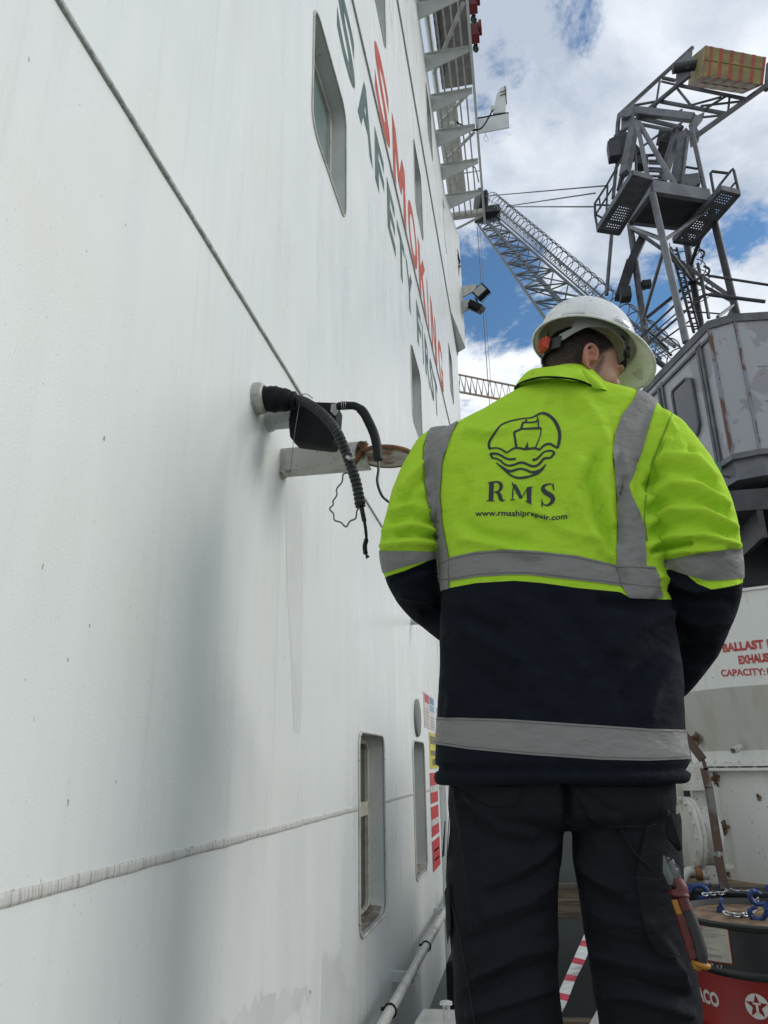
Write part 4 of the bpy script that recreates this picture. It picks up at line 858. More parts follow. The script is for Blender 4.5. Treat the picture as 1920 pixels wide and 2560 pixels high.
def cyl_text(txt, p0, p1, hpx, R, mt, parent, off=.02, name='lettering', track=1.0, mapf=cyl_map, hitf=hit_cyl):
    a0, z0 = hitf(p0[0], p0[1], R); a1, z1 = hitf(p1[0], p1[1], R); _, zh = hitf(p0[0], p0[1]-hpx, R); H = zh-z0
    c = bpy.data.curves.new('g', 'FONT'); c.body = txt; c.size = 1; c.offset = off; c.space_character = track; c.resolution_u = 5
    o = bpy.data.objects.new('g', c); col.objects.link(o); dg = bpy.context.evaluated_depsgraph_get(); ev = o.evaluated_get(dg); me = ev.to_mesh()
    b = bmesh.new(); b.from_mesh(me); bmesh.ops.triangulate(b, faces=b.faces)
    for _ in range(2): bmesh.ops.subdivide_edges(b, edges=[e for e in b.edges if e.calc_length() > .18], cuts=1)
    vs = [v.co.copy() for v in b.verts]; fs = [tuple(v.index for v in f.verts) for f in b.faces]; b.free(); ev.to_mesh_clear(); bpy.data.objects.remove(o)
    xs = [v.x for v in vs]; lo, hi = min(xs), max(xs); hy = max(v.y for v in vs); mb = MB()
    mb.add([mapf(R, a0+(v.x-lo)/(hi-lo)*(a1-a0), z0+(v.x-lo)/(hi-lo)*(z1-z0)+v.y/hy*H) for v in vs], fs); return mb.build(name, mt, parent, fix=False)
cyl_text('BALLAST P', (1808, 1630), (1934, 1618), 21, RU, rtx, tk, .055, track=1.05)
cyl_text('EXHAUST', (1848, 1660), (1937, 1652), 21, RU, rtx, tk, .055)
cyl_text('CAPACITY:1', (1804, 1691), (1923, 1687), 17, RU, rtx, tk, .03)
# nozzle, burnt weld stubs and hanging flat bar
def stub(px, py, R, r, L_, name, mt, nn=20):
    a, z = hit_cyl(px, py, R); p = cyl_map(R, a, z, -.005); d = Vector((math.sin(a), -math.cos(a), -.25)).normalized()
    m_ = MB(); m_.lathe([(r, 0), (r, L_), (r*.72, L_), (r*.72, L_*.5)], p, tuple(d), nn, cap=False); return m_.build(name, M[mt], tk, smooth='auto')
stub(1850, 1867, RL+.03, .016, .075, 'nozzle', 'white_dirty')
for i_, (px, py) in enumerate(((1743, 1845), (1790, 1947), (1812, 2068), (1822, 2185), (1898, 1993))):
    a, z = hit_cyl(px, py, RL if i_ else RL+.03); c = cyl_map(RL if i_ else RL+.03, a, z, .004); mb = MB(); rg = random.Random(i_)
    nrm = Vector((math.sin(a), -math.cos(a), 0)); tg = Vector((math.cos(a), math.sin(a), 0)); pts = []
    for k in range(22): rr2 = (.034 if i_ < 3 else .016)*rg.uniform(.55, 1.15); an = 2*math.pi*k/22; pts.append(cyl_map(RL if i_ else RL+.03, a+rr2*math.cos(an)/RL, z+rr2*math.sin(an), .0035))
    mb.add([c]+pts, [(0, 1+k, 1+(k+1) % 22) for k in range(22)]); mb.build('scorched_patch', mat('scorch', (.07, .05, .035), .8, c2=(.22, .17, .11), nscale=50) if 'scorch' not in bpy.data.materials else bpy.data.materials['scorch'], tk, fix=False)
    if i_ < 3: mb = MB(); mb.tube([c, c+nrm*.05], .011, 10); mb.build('pipe_stump', M['rust'], tk)
rb = empty('rusty_bar', A(1780, 2050, 3.6)); tag(rb, 'long rusty brown flat bar with a kink hanging down the front of the white tank', 'bar')
bm_ = mat('brown_bar', (.085, .05, .035), .6, c2=(.17, .165, .16), nscale=6, stretch=(1, 1, .6), lo=.5, hi=.56)
mb = MB(); yb2 = 3.62
for a, b_, w_ in (((1700, 1823), (1758, 1900), .036), ((1757, 1898), (1765, 1925), .014), ((1760, 1920), (1772, 1970), .034), ((1772, 1968), (1797, 2130), .034), ((1795, 2140), (1812, 2222), .036)):
    mb.beam(A(*a, yb2), A(*b_, yb2), w_, .008, up=(0, 1, 0))
mb.build('flat_bar', bm_, rb)
mb = MB(); mb.tube([A(1795, 2128, yb2), A(1797, 2142, yb2)], .008, 8); mb.build('joint', M['steel'], rb)
# support frame and manhole pipe left of the tank
fr_ = empty('tank_frame', A(1740, 2100, 4.0)); tag(fr_, 'white steel frame of posts and a rail left of the tank', 'frame')
zgo = GZ
def post(px, py, Y, w_=.045, d_=.05):
    p = A(px, py, Y); m_ = MB(); m_.box2((p.x-w_/2, Y-d_/2, GZ), (p.x+w_/2, Y+d_/2, p.z)); m_.build('post', M['white_dirty'], fr_, bev=.003)
post(1742, 1915, 3.95, .085); post(1690, 1915, 4.4, .03)
mb = MB(); a, b_ = A(1680, 1965, 3.9), A(1768, 1980, 3.9); mb.beam((a.x-.3, 3.9, a.z), (b_.x, 3.9, a.z), .05, .04); mb.build('rail', M['white_dirty'], fr_)
mb = MB(); a = A(1690, 2165, 3.95); mb.beam((a.x-.2, 3.95, a.z), (a.x+.25, 3.95, a.z), .015, .015); mb.build('thin_rail', M['white_dirty'], fr_)
mh = empty('flanged_pipe', A(1745, 2080, 3.75)); tag(mh, 'white pipe stub closed by a round bolted blind flange, left of the tank', 'pipe')
ax_ = Vector((-1, -.16, .04)).normalized(); c = A(1748, 2088, 3.80)
mb = MB(); mb.lathe([(.122, -.06), (.122, .03)], c, tuple(ax_), 36); mb.build('pipe', M['white_dirty'], mh, smooth='auto')
mb = MB(); mb.lathe([(.155, .025), (.160, .028), (.160, .040), (.155, .042), (.155, .046), (.160, .048), (.160, .060), (.154, .064), (.0, .066)], c, tuple(ax_), 48, cap=False); mb.build('blind_flange', M['white_dirty'], mh, smooth='auto')
mb = MB(); u = ax_.orthogonal().normalized(); v = ax_.cross(u)
for k in range(16): an = 2*math.pi*k/16; mb.lathe([(.009, .018), (.009, .074)], c+(u*math.cos(an)+v*math.sin(an))*.142, tuple(ax_), 6)
mb.build('bolts', M['white_dirty'], mh)
mv = empty('valve_pipe', A(1720, 2185, 3.7)); tag(mv, 'curled white lagged pipe lying under the bolted flange', 'pipe')
mb = MB(); mb.tube(smooth_path([A(1700, 2225, 3.7), A(1708, 2195, 3.7), A(1722, 2178, 3.7), A(1740, 2180, 3.7), A(1755, 2186, 3.7), A(1772, 2188, 3.7)]), .020, 10); mb.build('pipe_bend', M['white_dirty'], mv, smooth=True)
mb = MB(); mb.lathe([(.028, -.012), (.028, .012)], A(1747, 2184, 3.68), (1, 0, 0), 14); mb.build('collar', M['rust'], mv, smooth='auto')
# dark machinery behind the frame
mc = empty('winch_machinery', (1.5, 6.2, GZ)); tag(mc, 'dark deck machinery standing in the shade behind the tank frame', 'machinery')
mb = MB(); mb.box2((.95, 5.6, GZ), (3.4, 6.6, -.15)); mb.box2((1.1, 5.4, GZ), (1.35, 5.6, .02)); mb.build('casing', pd, mc, bev=.02)
mb = MB(); mb.lathe([(.16, 0), (.16, .5)], (1.2, 5.35, -.25), (1, 0, 0), 20); mb.build('drum', mat('blue_drum', (.02, .08, .14), .4), mc, smooth='auto')
mb = MB(); mb.box2((1.0, 5.2, -1.0), (1.6, 5.5, -.52)); mb.build('step_plate', M['galv_light'], mc)

# ------------------------------------------------------------------ oil drums
redp = mat('drum_red', (.27, .008, .008), .35, c2=(.22, .01, .01), nscale=4, bump=.12, bscale=8, bdist=.01, speck=.5)
blkp = mat('drum_black', (.007, .010, .011), .32, c2=(.018, .022, .022), nscale=4, bump=.12, bscale=8, bdist=.01)
lidm = mat('rusty_lid', (.24, .155, .085), .65, c2=(.095, .06, .038), nscale=16, lo=.42, hi=.6, bump=.5, bscale=60)
whp = mat('drum_white_print', (.62, .60, .56), .5)
def drum(cx, cy, ztop, label, printed):
    t = empty('oil_drum', (cx, cy, ztop-.88)); tag(t, label, 'drum', 'steel oil drums')
    R = .286; z = ztop; 
    def bead(zb_): return [(R, zb_-.02), (R+.006, zb_-.01), (R+.008, zb_), (R+.006, zb_+.01), (R, zb_+.02)]
    low = [(R, z-.88), (R+.004, z-.875)]+[(R, z-.86)]+bead(z-.60)+bead(z-.32)+[(R, z-.165)]
    hi_ = [(R, z-.165), (R+.0035, z-.160), (R+.005, z-.152), (R+.0035, z-.144), (R, z-.14), (R, z-.022), (R+.006, z-.018), (R+.008, z-.006), (R+.004, z), (R-.002, z), (R-.006, z-.02)]
    mb = MB(); mb.lathe(low, (cx, cy, 0), n=64, cap=False); mb.build('lower_shell', redp, t, smooth='auto')
    mb = MB(); mb.lathe(hi_, (cx, cy, 0), n=64, cap=False); mb.build('upper_shell', blkp, t, smooth='auto')
    mb = MB(); mb.lathe([(R-.004, z-.021), (.12, z-.018), (0.001, z-.017)], (cx, cy, 0), n=48, cap=False); mb.build('lid', lidm, t, smooth='auto')
    mb = MB(); mb.lathe([(.028, z-.02), (.028, z-.004), (.02, z-.002), (.001, z-.002)], (cx+.17, cy-.1, 0), n=20, cap=False); mb.build('bung', M['rust'], t, smooth='auto')
    return t
ZD = -.52
D1 = (.800, 3.215); d1 = drum(*D1, ZD, 'nearer oil drum, black above and red below with white lettering and a star emblem', True)
D2 = (.86, 3.88); d2 = drum(D2[0], D2[1], ZD+.01, 'farther oil drum behind the first, only its rusty lid and black rim showing', False)
def dmap(R, a, z, off=.0012): return Vector((D1[0]+(R+off)*math.sin(a), D1[1]-(R+off)*math.cos(a), z))
def dhit(px, py, R):
    d = ray(px, py); a = d[0]**2+d[1]**2; b_ = -2*(d[0]*D1[0]+d[1]*D1[1]); c = D1[0]**2+D1[1]**2-R*R; disc = max(b_*b_-4*a*c, 0); t = (-b_-math.sqrt(disc))/(2*a); p = d*t; return math.atan2(p[0]-D1[0], D1[1]-p[1]), p[2]
RD = .2865
# TEXACO wraps round; only its last letters face the camera
a2, z2 = dhit(1800, 2518, RD); a1_, z1_ = dhit(1762, 2500, RD); 
def dtext(txt, aR, z0, H, mt, off=.03, wfac=1.0, name='lettering'):
    c = bpy.data.curves.new('g', 'FONT'); c.body = txt; c.size = 1; c.offset = off; c.resolution_u = 5
    o = bpy.data.objects.new('g', c); col.objects.link(o); dg = bpy.context.evaluated_depsgraph_get(); ev = o.evaluated_get(dg); me = ev.to_mesh()
    b = bmesh.new(); b.from_mesh(me); bmesh.ops.triangulate(b, faces=b.faces)
    for _ in range(3): bmesh.ops.subdivide_edges(b, edges=[e for e in b.edges if e.calc_length() > .15], cuts=1)
    vs = [v.co.copy() for v in b.verts]; fs = [tuple(v.index for v in f.verts) for f in b.faces]; b.free(); ev.to_mesh_clear(); bpy.data.objects.remove(o)
    hi = max(v.x for v in vs); hy = max(v.y for v in vs); k = H/hy; mb = MB()
    mb.add([dmap(RD, aR-(hi-v.x)*k*wfac/RD, z0+v.y*k) for v in vs], fs); return mb.build(name, mt, d1, fix=False)
dtext('TEXACO', a2, z2, .040, whp, .045, .85)
# star emblem
aS, zS = dhit(1893, 2516, RD)
def disc_on(a, z, r, off, mt, name, k=40):
    mb = MB(); mb.add([dmap(RD, a, z, off)]+[dmap(RD, a+r*math.cos(2*math.pi*i/k)/RD, z+r*math.sin(2*math.pi*i/k), off) for i in range(k)], [(0, 1+i, 1+(i+1) % k) for i in range(k)]); return mb.build(name, mt, d1, fix=False)
disc_on(aS, zS, .036, .0012, whp, 'emblem_disc')
mb = MB(); pts = []
for i in range(10): r = .035 if i % 2 == 0 else .0143; an = math.pi/2+math.pi*i/5; pts.append((r*math.cos(an), r*math.sin(an)))
mb.add([dmap(RD, aS, zS, .002)]+[dmap(RD, aS+p[0]/RD, zS+p[1], .002) for p in pts], [(0, 1+i, 1+(i+1) % 10) for i in range(10)]); mb.build('emblem_star', redp, d1, fix=False)
mb = MB()
for (x0, x1, y0, y1) in ((-.012, .012, .005, .010), (-.0037, .0037, -.019, .005), (-.008, .008, -.022, -.018)):
    mb.add([dmap(RD, aS+x0/RD, zS+y0, .0028), dmap(RD, aS+x1/RD, zS+y0, .0028), dmap(RD, aS+x1/RD, zS+y1, .0028), dmap(RD, aS+x0/RD, zS+y1, .0028)], [(0, 1, 2, 3)])
mb.build('emblem_letter', whp, d1, fix=False)
# paper label
def dquad(p, mt, name, off, bands=1):
    cs = [dhit(x, y, RD) for x, y in p]; mb = MB(); n = 10; vs = []
    for i in range(n+1):
        t = i/n
        for (c0, c1) in ((cs[0], cs[1]), (cs[3], cs[2])): vs.append(dmap(RD, c0[0]+(c1[0]-c0[0])*t, c0[1]+(c1[1]-c0[1])*t, off))
    mb.add(vs, [(2*i, 2*i+2, 2*i+3, 2*i+1) for i in range(n)]); return mb.build(name, mt, d1, fix=False)
lb_ = dquad([(1735, 2308), (1822, 2320), (1834, 2412), (1742, 2396)], redp, 'label_border', .0014)
lab = dquad([(1735, 2311), (1819, 2322), (1831, 2408), (1742, 2393)], mat('label_paper', (.50, .49, .42), .6, c2=(.43, .42, .36), nscale=20), 'label', .002)
ink = mat('label_ink', (.20, .19, .17), .6); inkd = mat('label_ink_dark', (.05, .05, .05), .6)
for k, (x0, x1, y0, h, sl) in enumerate(((1745, 1757, 2317, 3, 2), (1746, 1780, 2322, 1, 4), (1746, 1815, 2329, 1, 9), (1747, 1800, 2334, 1, 7), (1748, 1790, 2338, 1, 6), (1752, 1785, 2352, 1, 5), (1762, 1785, 2368, 1, 3), (1775, 1800, 2372, 1, 3), (1753, 1805, 2381, 2, 8), (1753, 1805, 2385, 2, 8), (1811, 1813, 2390, 3, 0))):
    dquad([(x0, y0), (x1, y0+sl), (x1, y0+sl+h), (x0, y0+h)], inkd if k in (0, 10) else ink, 'label_print', .0026)
# chalk marks 
def scribble(strokes, name='chalk_marks'):
    mb = MB()
    for s_ in strokes: mb.tube([dmap(RD, *dhit(x, y, RD), .0015) for x, y in s_], .0011, 4)
    return mb.build(name, whp, d1, smooth=True)
scribble([[(1768, 2408), (1774, 2410), (1774, 2416), (1768, 2418)], [(1778, 2408), (1784, 2409), (1778, 2418), (1784, 2419)], [(1792, 2413), (1797, 2413), (1794, 2417), (1798, 2420), (1792, 2423)], [(1801, 2413), (1806, 2414), (1801, 2423), (1807, 2425)]])
# chain slings with blue hooks lying on the lids
blue = mat('blue_hook_paint', (.01, .05, .20), .4, c2=(.012, .035, .12), nscale=30, speck=.4)
def chain(pts, label):
    t = empty('chain_sling', pts[0]); tag(t, label, 'chain')
    P_ = smooth_path(pts, 12); L_ = [0]
    for i in range(1, len(P_)): L_.append(L_[-1]+(P_[i]-P_[i-1]).length)
    s_ = 0; k = 0; m_ = MB()
    while s_ < L_[-1]:
        i = min(np.searchsorted(L_, s_), len(P_)-1); p = P_[i]; q = P_[min(i+2, len(P_)-1)]-P_[max(i-2, 0)]; q.normalize()
        u = q.orthogonal().normalized(); v = q.cross(u); nn = u if k % 2 else v; ot = v if k % 2 else u; pts2 = []
        for j in range(13):
            a = 2*math.pi*j/12; pts2.append(p+q*.013*math.cos(a)*1.0+ot*.0075*math.sin(a))
        m_.tube(pts2, .0033, 6); s_ += .0185; k += 1
    m_.build('chain_links', M['steel'], t, smooth=True); return t
def hook(t, c, R=None, s=1.0):
    R = R or Matrix.Identity(3); s = s*.85; pts = [R @ Vector(p)*s for p in ((0, 0, .05), (.0, 0, .02), (.022, 0, 0), (.030, 0, -.025), (.018, 0, -.050), (-.006, 0, -.052), (-.020, 0, -.035), (-.022, 0, -.02))]
    m_ = MB(); m_.tube([Vector(c)+p for p in smooth_path(pts, 4)], [.011*s]*12+[.0125*s]*10+[.008*s]*7, 10); m_.torus(Vector(c)+R @ Vector((0, 0, .062))*s, .014*s, .006*s, tuple(R @ Vector((0, 1, 0))), 16, 6); m_.box(Vector(c)+R @ Vector((0, 0, .03))*s, (.034*s, .026*s, .03*s), R); m_.build('hook', blue, t, smooth='auto')
zl = ZD-.008
def L_(px, py, dz=0.): return AZ(px, py, zl+dz)
t1 = chain([L_(1816, 2283, .008), L_(1840, 2288), L_(1868, 2285), L_(1882, 2275), L_(1890, 2262, .02), L_(1893, 2248, .045)], 'bright steel chain with blue hooks on the nearer drum lid')
hook(t1, L_(1797, 2282, -.015)+Vector((0, -.01, -.02)), Matrix.Rotation(.2, 3, 'Y') @ Matrix.Rotation(1.2, 3, 'Z'), 1.1)
hook(t1, L_(1902, 2252, .05), Matrix.Rotation(2.4, 3, 'Y'), .85); hook(t1, L_(1905, 2282, .015), Matrix.Rotation(1.5, 3, 'Y') @ Matrix.Rotation(.5, 3, 'X'), .9)
t2 = chain([L_(1762, 2236, .012), L_(1785, 2234, .012), L_(1810, 2232, .012), L_(1818, 2224, .02), L_(1840, 2229, .012), L_(1880, 2230, .012), L_(1900, 2232, .012)], 'bright steel chain with blue hooks across the farther drum lid')
hook(t2, L_(1737, 2226, .02), Matrix.Rotation(-1.2, 3, 'Y'), 1.05); hook(t2, L_(1790, 2222, .02), Matrix.Rotation(1.5, 3, 'Y'), .9); hook(t2, L_(1910, 2226, .02), Matrix.Rotation(1.2, 3, 'Y'), .9)

# ------------------------------------------------------------------ between the legs
bh = empty('steel_cabinet', (.45, 4.6, GZ)); tag(bh, 'plain dark grey steel cabinet seen between the legs behind the timber boards', 'cabinet')
gp = mat('cabinet_grey', (.13, .15, .15), .4, c2=(.11, .125, .125), nscale=3)
mb = MB(); mb.box2((.05, 4.4, GZ), (.78, 5.0, -.33)); mb.build('casing', gp, bh, bev=.01)
wdm = mat('weathered_timber', (.17, .13, .085), .8, c2=(.07, .055, .04), nscale=9, stretch=(.5, 1, 6), bump=.8, bscale=30, bstretch=(.3, 1, 6), bdist=.006)
for i, (ya, yb3, Yp, lab_) in enumerate(((2211, 2246, 3.7, 'upper weathered timber board seen between the legs'), (2250, 2298, 3.66, 'second dark timber board just below the upper one between the legs'), (2553, 2640, 3.3, 'lowest timber board at the bottom edge of the picture between the legs'))):
    a = A(1450, ya, Yp); b_ = A(1450, yb3, Yp); o = MB().box2((-.25, Yp, b_.z), (1.0 if i < 2 else .6, Yp+.045, a.z)).build('timber_board', wdm, None, bev=.004); tag(o, lab_, 'board', 'timber boards between the legs')
o = MB().box2((.56, 3.72, GZ), (.60, 3.80, -.45)).box2((-.2, 3.72, GZ), (-.15, 3.80, -.45)).build('trestle_post', M['galv_dark'], None); tag(o, 'dark steel posts carrying the timber boards behind the legs', 'post')
# hazard tape
ht = empty('barrier_tape', A(1440, 2440, 3.2)); tag(ht, 'red and white striped barrier tape slanting across the gap between the legs', 'tape')
tR, tW = mat('tape_red', (.55, .06, .09), .35), mat('tape_white', (.66, .68, .66), .35)
pa, pb = A(1500, 2280, 3.3), A(1372, 2570, 3.1); dv = (pb-pa); ld = dv.normalized(); nx = ld.cross(Vector((0, 1, 0))).normalized(); wd = .0185
mbR, mbW = MB(), MB(); n = 30
for k in range(n):
    t0, t1 = -.2+1.5*k/n, -.2+1.5*(k+1)/n; fl = .012*math.sin(k*.9)
    q = [pa+dv*t0+nx*wd+Vector((0, fl, 0)), pa+dv*t0-nx*wd+ld*.018, pa+dv*t1-nx*wd+ld*.018, pa+dv*t1+nx*wd+Vector((0, .012*math.sin((k+1)*.9), 0))]
    (mbR if k % 3 == 0 else mbW).add(q, [(0, 1, 2, 3)])
mbW.build('white_band', tW, ht, fix=False); mbR.build('red_band', tR, ht, fix=False)
pa2, pb2 = A(1540, 2480, 3.0), A(1480, 2590, 3.0); mb = MB(); dv2 = (pb2-pa2); nx2 = dv2.normalized().cross(Vector((0, 1, 0))); 
o = MB().add([pa2+nx2*.024, pa2-nx2*.024, pb2-nx2*.024, pb2+nx2*.024], [(0, 1, 2, 3)]).build('barrier_tape', tW, None, fix=False); tag(o, 'short loose end of barrier tape at the bottom between the legs', 'tape')
# clear plastic container at the bottom, and the dark case beyond it
pc_ = empty('plastic_container', A(1110, 2560, 2.6)); tag(pc_, 'clear plastic container with a knob lid at the bottom edge beside the left leg', 'container')
cl = bpy.data.materials.new('clear_plastic'); cl.use_nodes = True; b = cl.node_tree.nodes['Principled BSDF']; b.inputs['Base Color'].default_value = (.8, .82, .8, 1); b.inputs['Transmission Weight'].default_value = .75; b.inputs['Roughness'].default_value = .15; b.inputs['IOR'].default_value = 1.3
kp = A(1116, 2530, 2.75); mb = MB(); mb.lathe([(.001, .030), (.020, .028), (.021, .022), (.012, .017), (.011, -.01), (.013, -.02)], kp, (0, 0, 1), 28, cap=False); mb.build('knob', cl, pc_, smooth='auto')
mb = MB(); mb.prism([kp+Vector((x, y, -.03)) for x, y in ((-.10, -.08), (.07, -.08), (.075, .1), (-.09, .1))], (0, 0, .012)); mb.prism([kp+Vector((x, y, -.30)) for x, y in ((-.09, -.07), (.06, -.07), (.065, .09), (-.08, .09))], (0, 0, .268)); mb.build('tub', cl, pc_, bev=.006)
o = MB().box2((kp.x-.3, kp.y-.25, GZ), (kp.x+.2, kp.y+.3, kp.z-.302)).build('low_crate', mat('crate_dark', (.05, .05, .05), .6), None, bev=.01); tag(o, 'dark crate under the clear plastic container', 'crate')
blk = empty('black_case', A(1125, 2450, 3.4)); tag(blk, 'black hard case standing on deck at the foot of the ship side', 'case')
mb = MB(); a = A(1118, 2470, 3.9); mb.box2((-.42, 3.7, GZ), (-.02, 4.2, A(1135, 2405, 3.7).z)); mb.build('shell', M['black_matte'], blk, bev=.02)
mb = MB(); mb.box2((-.425, 3.69, -1.05), (-.40, 3.8, -1.02)); mb.build('latch', M['steel'], blk)
# ------------------------------------------------------------------ the man
q_ = 1.1573                                   # picture positions below were read off a 1659-wide view
def sm(o, vox, it, fac=.5):
    m = o.modifiers.new('r', 'REMESH'); m.mode = 'VOXEL'; m.voxel_size = vox
    if it: s_ = o.modifiers.new('s', 'SMOOTH'); s_.factor = fac; s_.iterations = it
    dg = bpy.context.evaluated_depsgraph_get(); ev = o.evaluated_get(dg); me = bpy.data.meshes.new_from_object(ev)
    bpy.data.objects.remove(o); return me
def me_np(me):
    V = np.empty(len(me.vertices)*3); me.vertices.foreach_get('co', V); me.calc_loop_triangles()
    T = np.empty(len(me.loop_triangles)*3, int); me.loop_triangles.foreach_get('vertices', T)
    return V.reshape(-1, 3), T.reshape(-1, 3)
def vnorm(V, T):
    a = V[T[:, 1]]-V[T[:, 0]]; b_ = V[T[:, 2]]-V[T[:, 0]]; n = np.cross(a, b_); N_ = np.zeros_like(V)
    for k in range(3): np.add.at(N_, T[:, k], n)
    return N_/np.maximum(np.linalg.norm(N_, axis=1, keepdims=True), 1e-12)
def seg_d(px, py, pts):
    """distance of points to a polyline and taper-free parameter"""
    best = np.full(px.shape, 1e9)
    for (x0, y0), (x1, y1) in zip(pts[:-1], pts[1:]):
        dx, dy = x1-x0, y1-y0; L2 = dx*dx+dy*dy+1e-9; t = np.clip(((px-x0)*dx+(py-y0)*dy)/L2, 0, 1)
        best = np.minimum(best, np.hypot(px-x0-t*dx, py-y0-t*dy))
    return best
def folds(V, T, strokes, sel=None, mult=2.1):
    Nn = vnorm(V, T); px, py = proj(V); view = -V/np.linalg.norm(V, axis=1, keepdims=True)
    fw = np.clip((Nn*view).sum(1)*1.9-.18, 0, 1); D_ = np.zeros(len(V))
    for (pts, wd_, amp) in strokes:
        P_ = [(x*q_, y*q_) for x, y in pts]; d = seg_d(px, py, P_); D_ += amp*np.exp(-(d/(wd_*q_))**2)
    if sel is not None: D_ *= sel
    return V+Nn*(D_*fw*mult)[:, None]
def ringloft(mb, rings, n=56):
    vs = []
    for (cx, cy, z, rx, ry, ex) in rings:
        for k in range(n):
            a = 2*math.pi*k/n; c, s_ = math.cos(a), math.sin(a)
            vs.append((cx+rx*math.copysign(abs(c)**(2/ex), c), cy+ry*math.copysign(abs(s_)**(2/ex), s_), z))
    m = len(rings); b = len(mb.v); mb.v += vs
    mb.f += [tuple(b+i for i in (r*n+k, r*n+(k+1) % n, (r+1)*n+(k+1) % n, (r+1)*n+k)) for r in range(m-1) for k in range(n)]
    mb.f += [tuple(b+k for k in range(n))[::-1], tuple(b+(m-1)*n+k for k in range(n))]
def capsule(mb, pts, rs, n=20):
    """round-ended limb with varying radius"""
    P_ = smooth_path(pts, 5); R_ = np.interp(np.linspace(0, len(pts)-1, len(P_)), range(len(pts)), rs)
    d0 = (P_[0]-P_[1]).normalized(); d1 = (P_[-1]-P_[-2]).normalized()
    pre = [P_[0]+d0*R_[0]*c for c in (.98, .85, .5)]; post_ = [P_[-1]+d1*R_[-1]*c for c in (.5, .85, .98)]
    mb.tube(pre+P_+post_, [R_[0]*c for c in (.18, .52, .86)]+list(R_)+[R_[-1]*c for c in (.86, .52, .18)], n)
DS = lambda x, y, Y: A(x*q_, y*q_, Y)
PY = 1.72
# ---- jacket
tor = MB(); rings = []
SIL = [(1692, 944, 1481, .158, 3.0), (1676, 939, 1486, .166, 3.0), (1655, 944, 1482, .160, 3.0), (1645, 942, 1483, .162, 3.0), (1628, 944, 1480, .160, 3.0), (1560, 947, 1475, .156, 2.9), (1450, 949, 1470, .150, 2.8), (1380, 951, 1460, .147, 2.8), (1300, 956, 1446, .145, 2.8), (1220, 952, 1434, .147, 2.8),
       (1150, 944, 1424, .152, 2.8), (1080, 934, 1418, .155, 2.8), (1000, 921, 1420, .153, 2.7), (955, 922, 1428, .145, 2.6), (925, 945, 1440, .134, 2.4), (905, 985, 1432, .132, 2.4), (885, 1025, 1408, .127, 2.3), (870, 1052, 1378, .122, 2.2), (858, 1078, 1345, .116, 2.1), (848, 1098, 1324, .111, 2.0), (836, 1115, 1310, .105, 2.0), (822, 1132, 1298, .096, 2.0), (812, 1150, 1288, .085, 2.0)]
for (y, l, r, ry, ex) in SIL:
    a, b_ = DS(l, y, PY), DS(r, y, PY); lean = 0.0
    rings.append(((a.x+b_.x)/2, PY-.0+.02*max(0, (a.z-.45))/.4, (a.z+b_.z)/2, (b_.x-a.x)/2, ry, ex))
ringloft(tor, rings, 72)
ARM_L = [(DS(955, 985, 1.73), .076), (DS(915, 1050, 1.71), .070), (DS(890, 1130, 1.69), .069), (DS(882, 1200, 1.69), .068), (DS(905, 1270, 1.76), .064), (DS(975, 1345, 1.88), .056), (DS(1050, 1400, 1.99), .047)]
ARM_R = [(DS(1408, 962, 1.72), .092), (DS(1455, 1030, 1.70), .092), (DS(1492, 1110, 1.68), .092), (DS(1513, 1200, 1.68), .084), (DS(1512, 1290, 1.74), .080), (DS(1490, 1385, 1.86), .068), (DS(1440, 1470, 1.96), .054)]
for arm in (ARM_L, ARM_R): capsule(tor, [p for p, _ in arm], [r for _, r in arm], 28)
jo = tor.build('tmpj', None); jm = sm(jo, .0062, 5)
V, T = me_np(jm)
def nearest_arm(V, arm):
    P_ = smooth_path([p for p, _ in arm], 6); best = np.full(len(V), 9.); par = np.zeros(len(V))
    R_ = np.interp(np.linspace(0, 1, len(P_)), np.linspace(0, 1, len(arm)), [r for _, r in arm])
    for i in range(len(P_)-1):
        a = np.array(P_[i]); b_ = np.array(P_[i+1]); d = b_-a; t = np.clip(((V-a)@d)/(d@d), 0, 1); dist = np.linalg.norm(V-a-t[:, None]*d, axis=1)-R_[i]
        m_ = dist < best; best[m_] = dist[m_]; par[m_] = (i+t[m_])/(len(P_)-1)
    return best, par
dL, pL = nearest_arm(V, ARM_L); dR, pR = nearest_arm(V, ARM_R)
px, py = proj(V)
torso_in = np.interp(py, [s[0]*q_ for s in SIL[::-1]], [s[1]*q_ for s in SIL[::-1]]), np.interp(py, [s[0]*q_ for s in SIL[::-1]], [s[2]*q_ for s in SIL[::-1]])
seamL = np.interp(py/q_, [905, 930, 1000, 1090, 1180, 1260, 1400], [948, 925, 912, 922, 941, 950, 950])
seamR = np.interp(py/q_, [870, 890, 960, 1040, 1110, 1180, 1240, 1300, 1400, 1520], [1462, 1455, 1428, 1402, 1393, 1400, 1425, 1440, 1462, 1478])
lab_ = np.zeros(len(V), int); lab_[(dL < .012) & (px/q_ < seamL+0)] = 1; lab_[(dR < .012) & (px/q_ > seamR)] = 2
low = (V[:, 2] < .33)
lab_[(dL < .010) & low & (V[:, 1] > 1.80) & (pL > .5)] = 1; lab_[(dR < .010) & low & (V[:, 1] > 1.80) & (pR > .5)] = 2
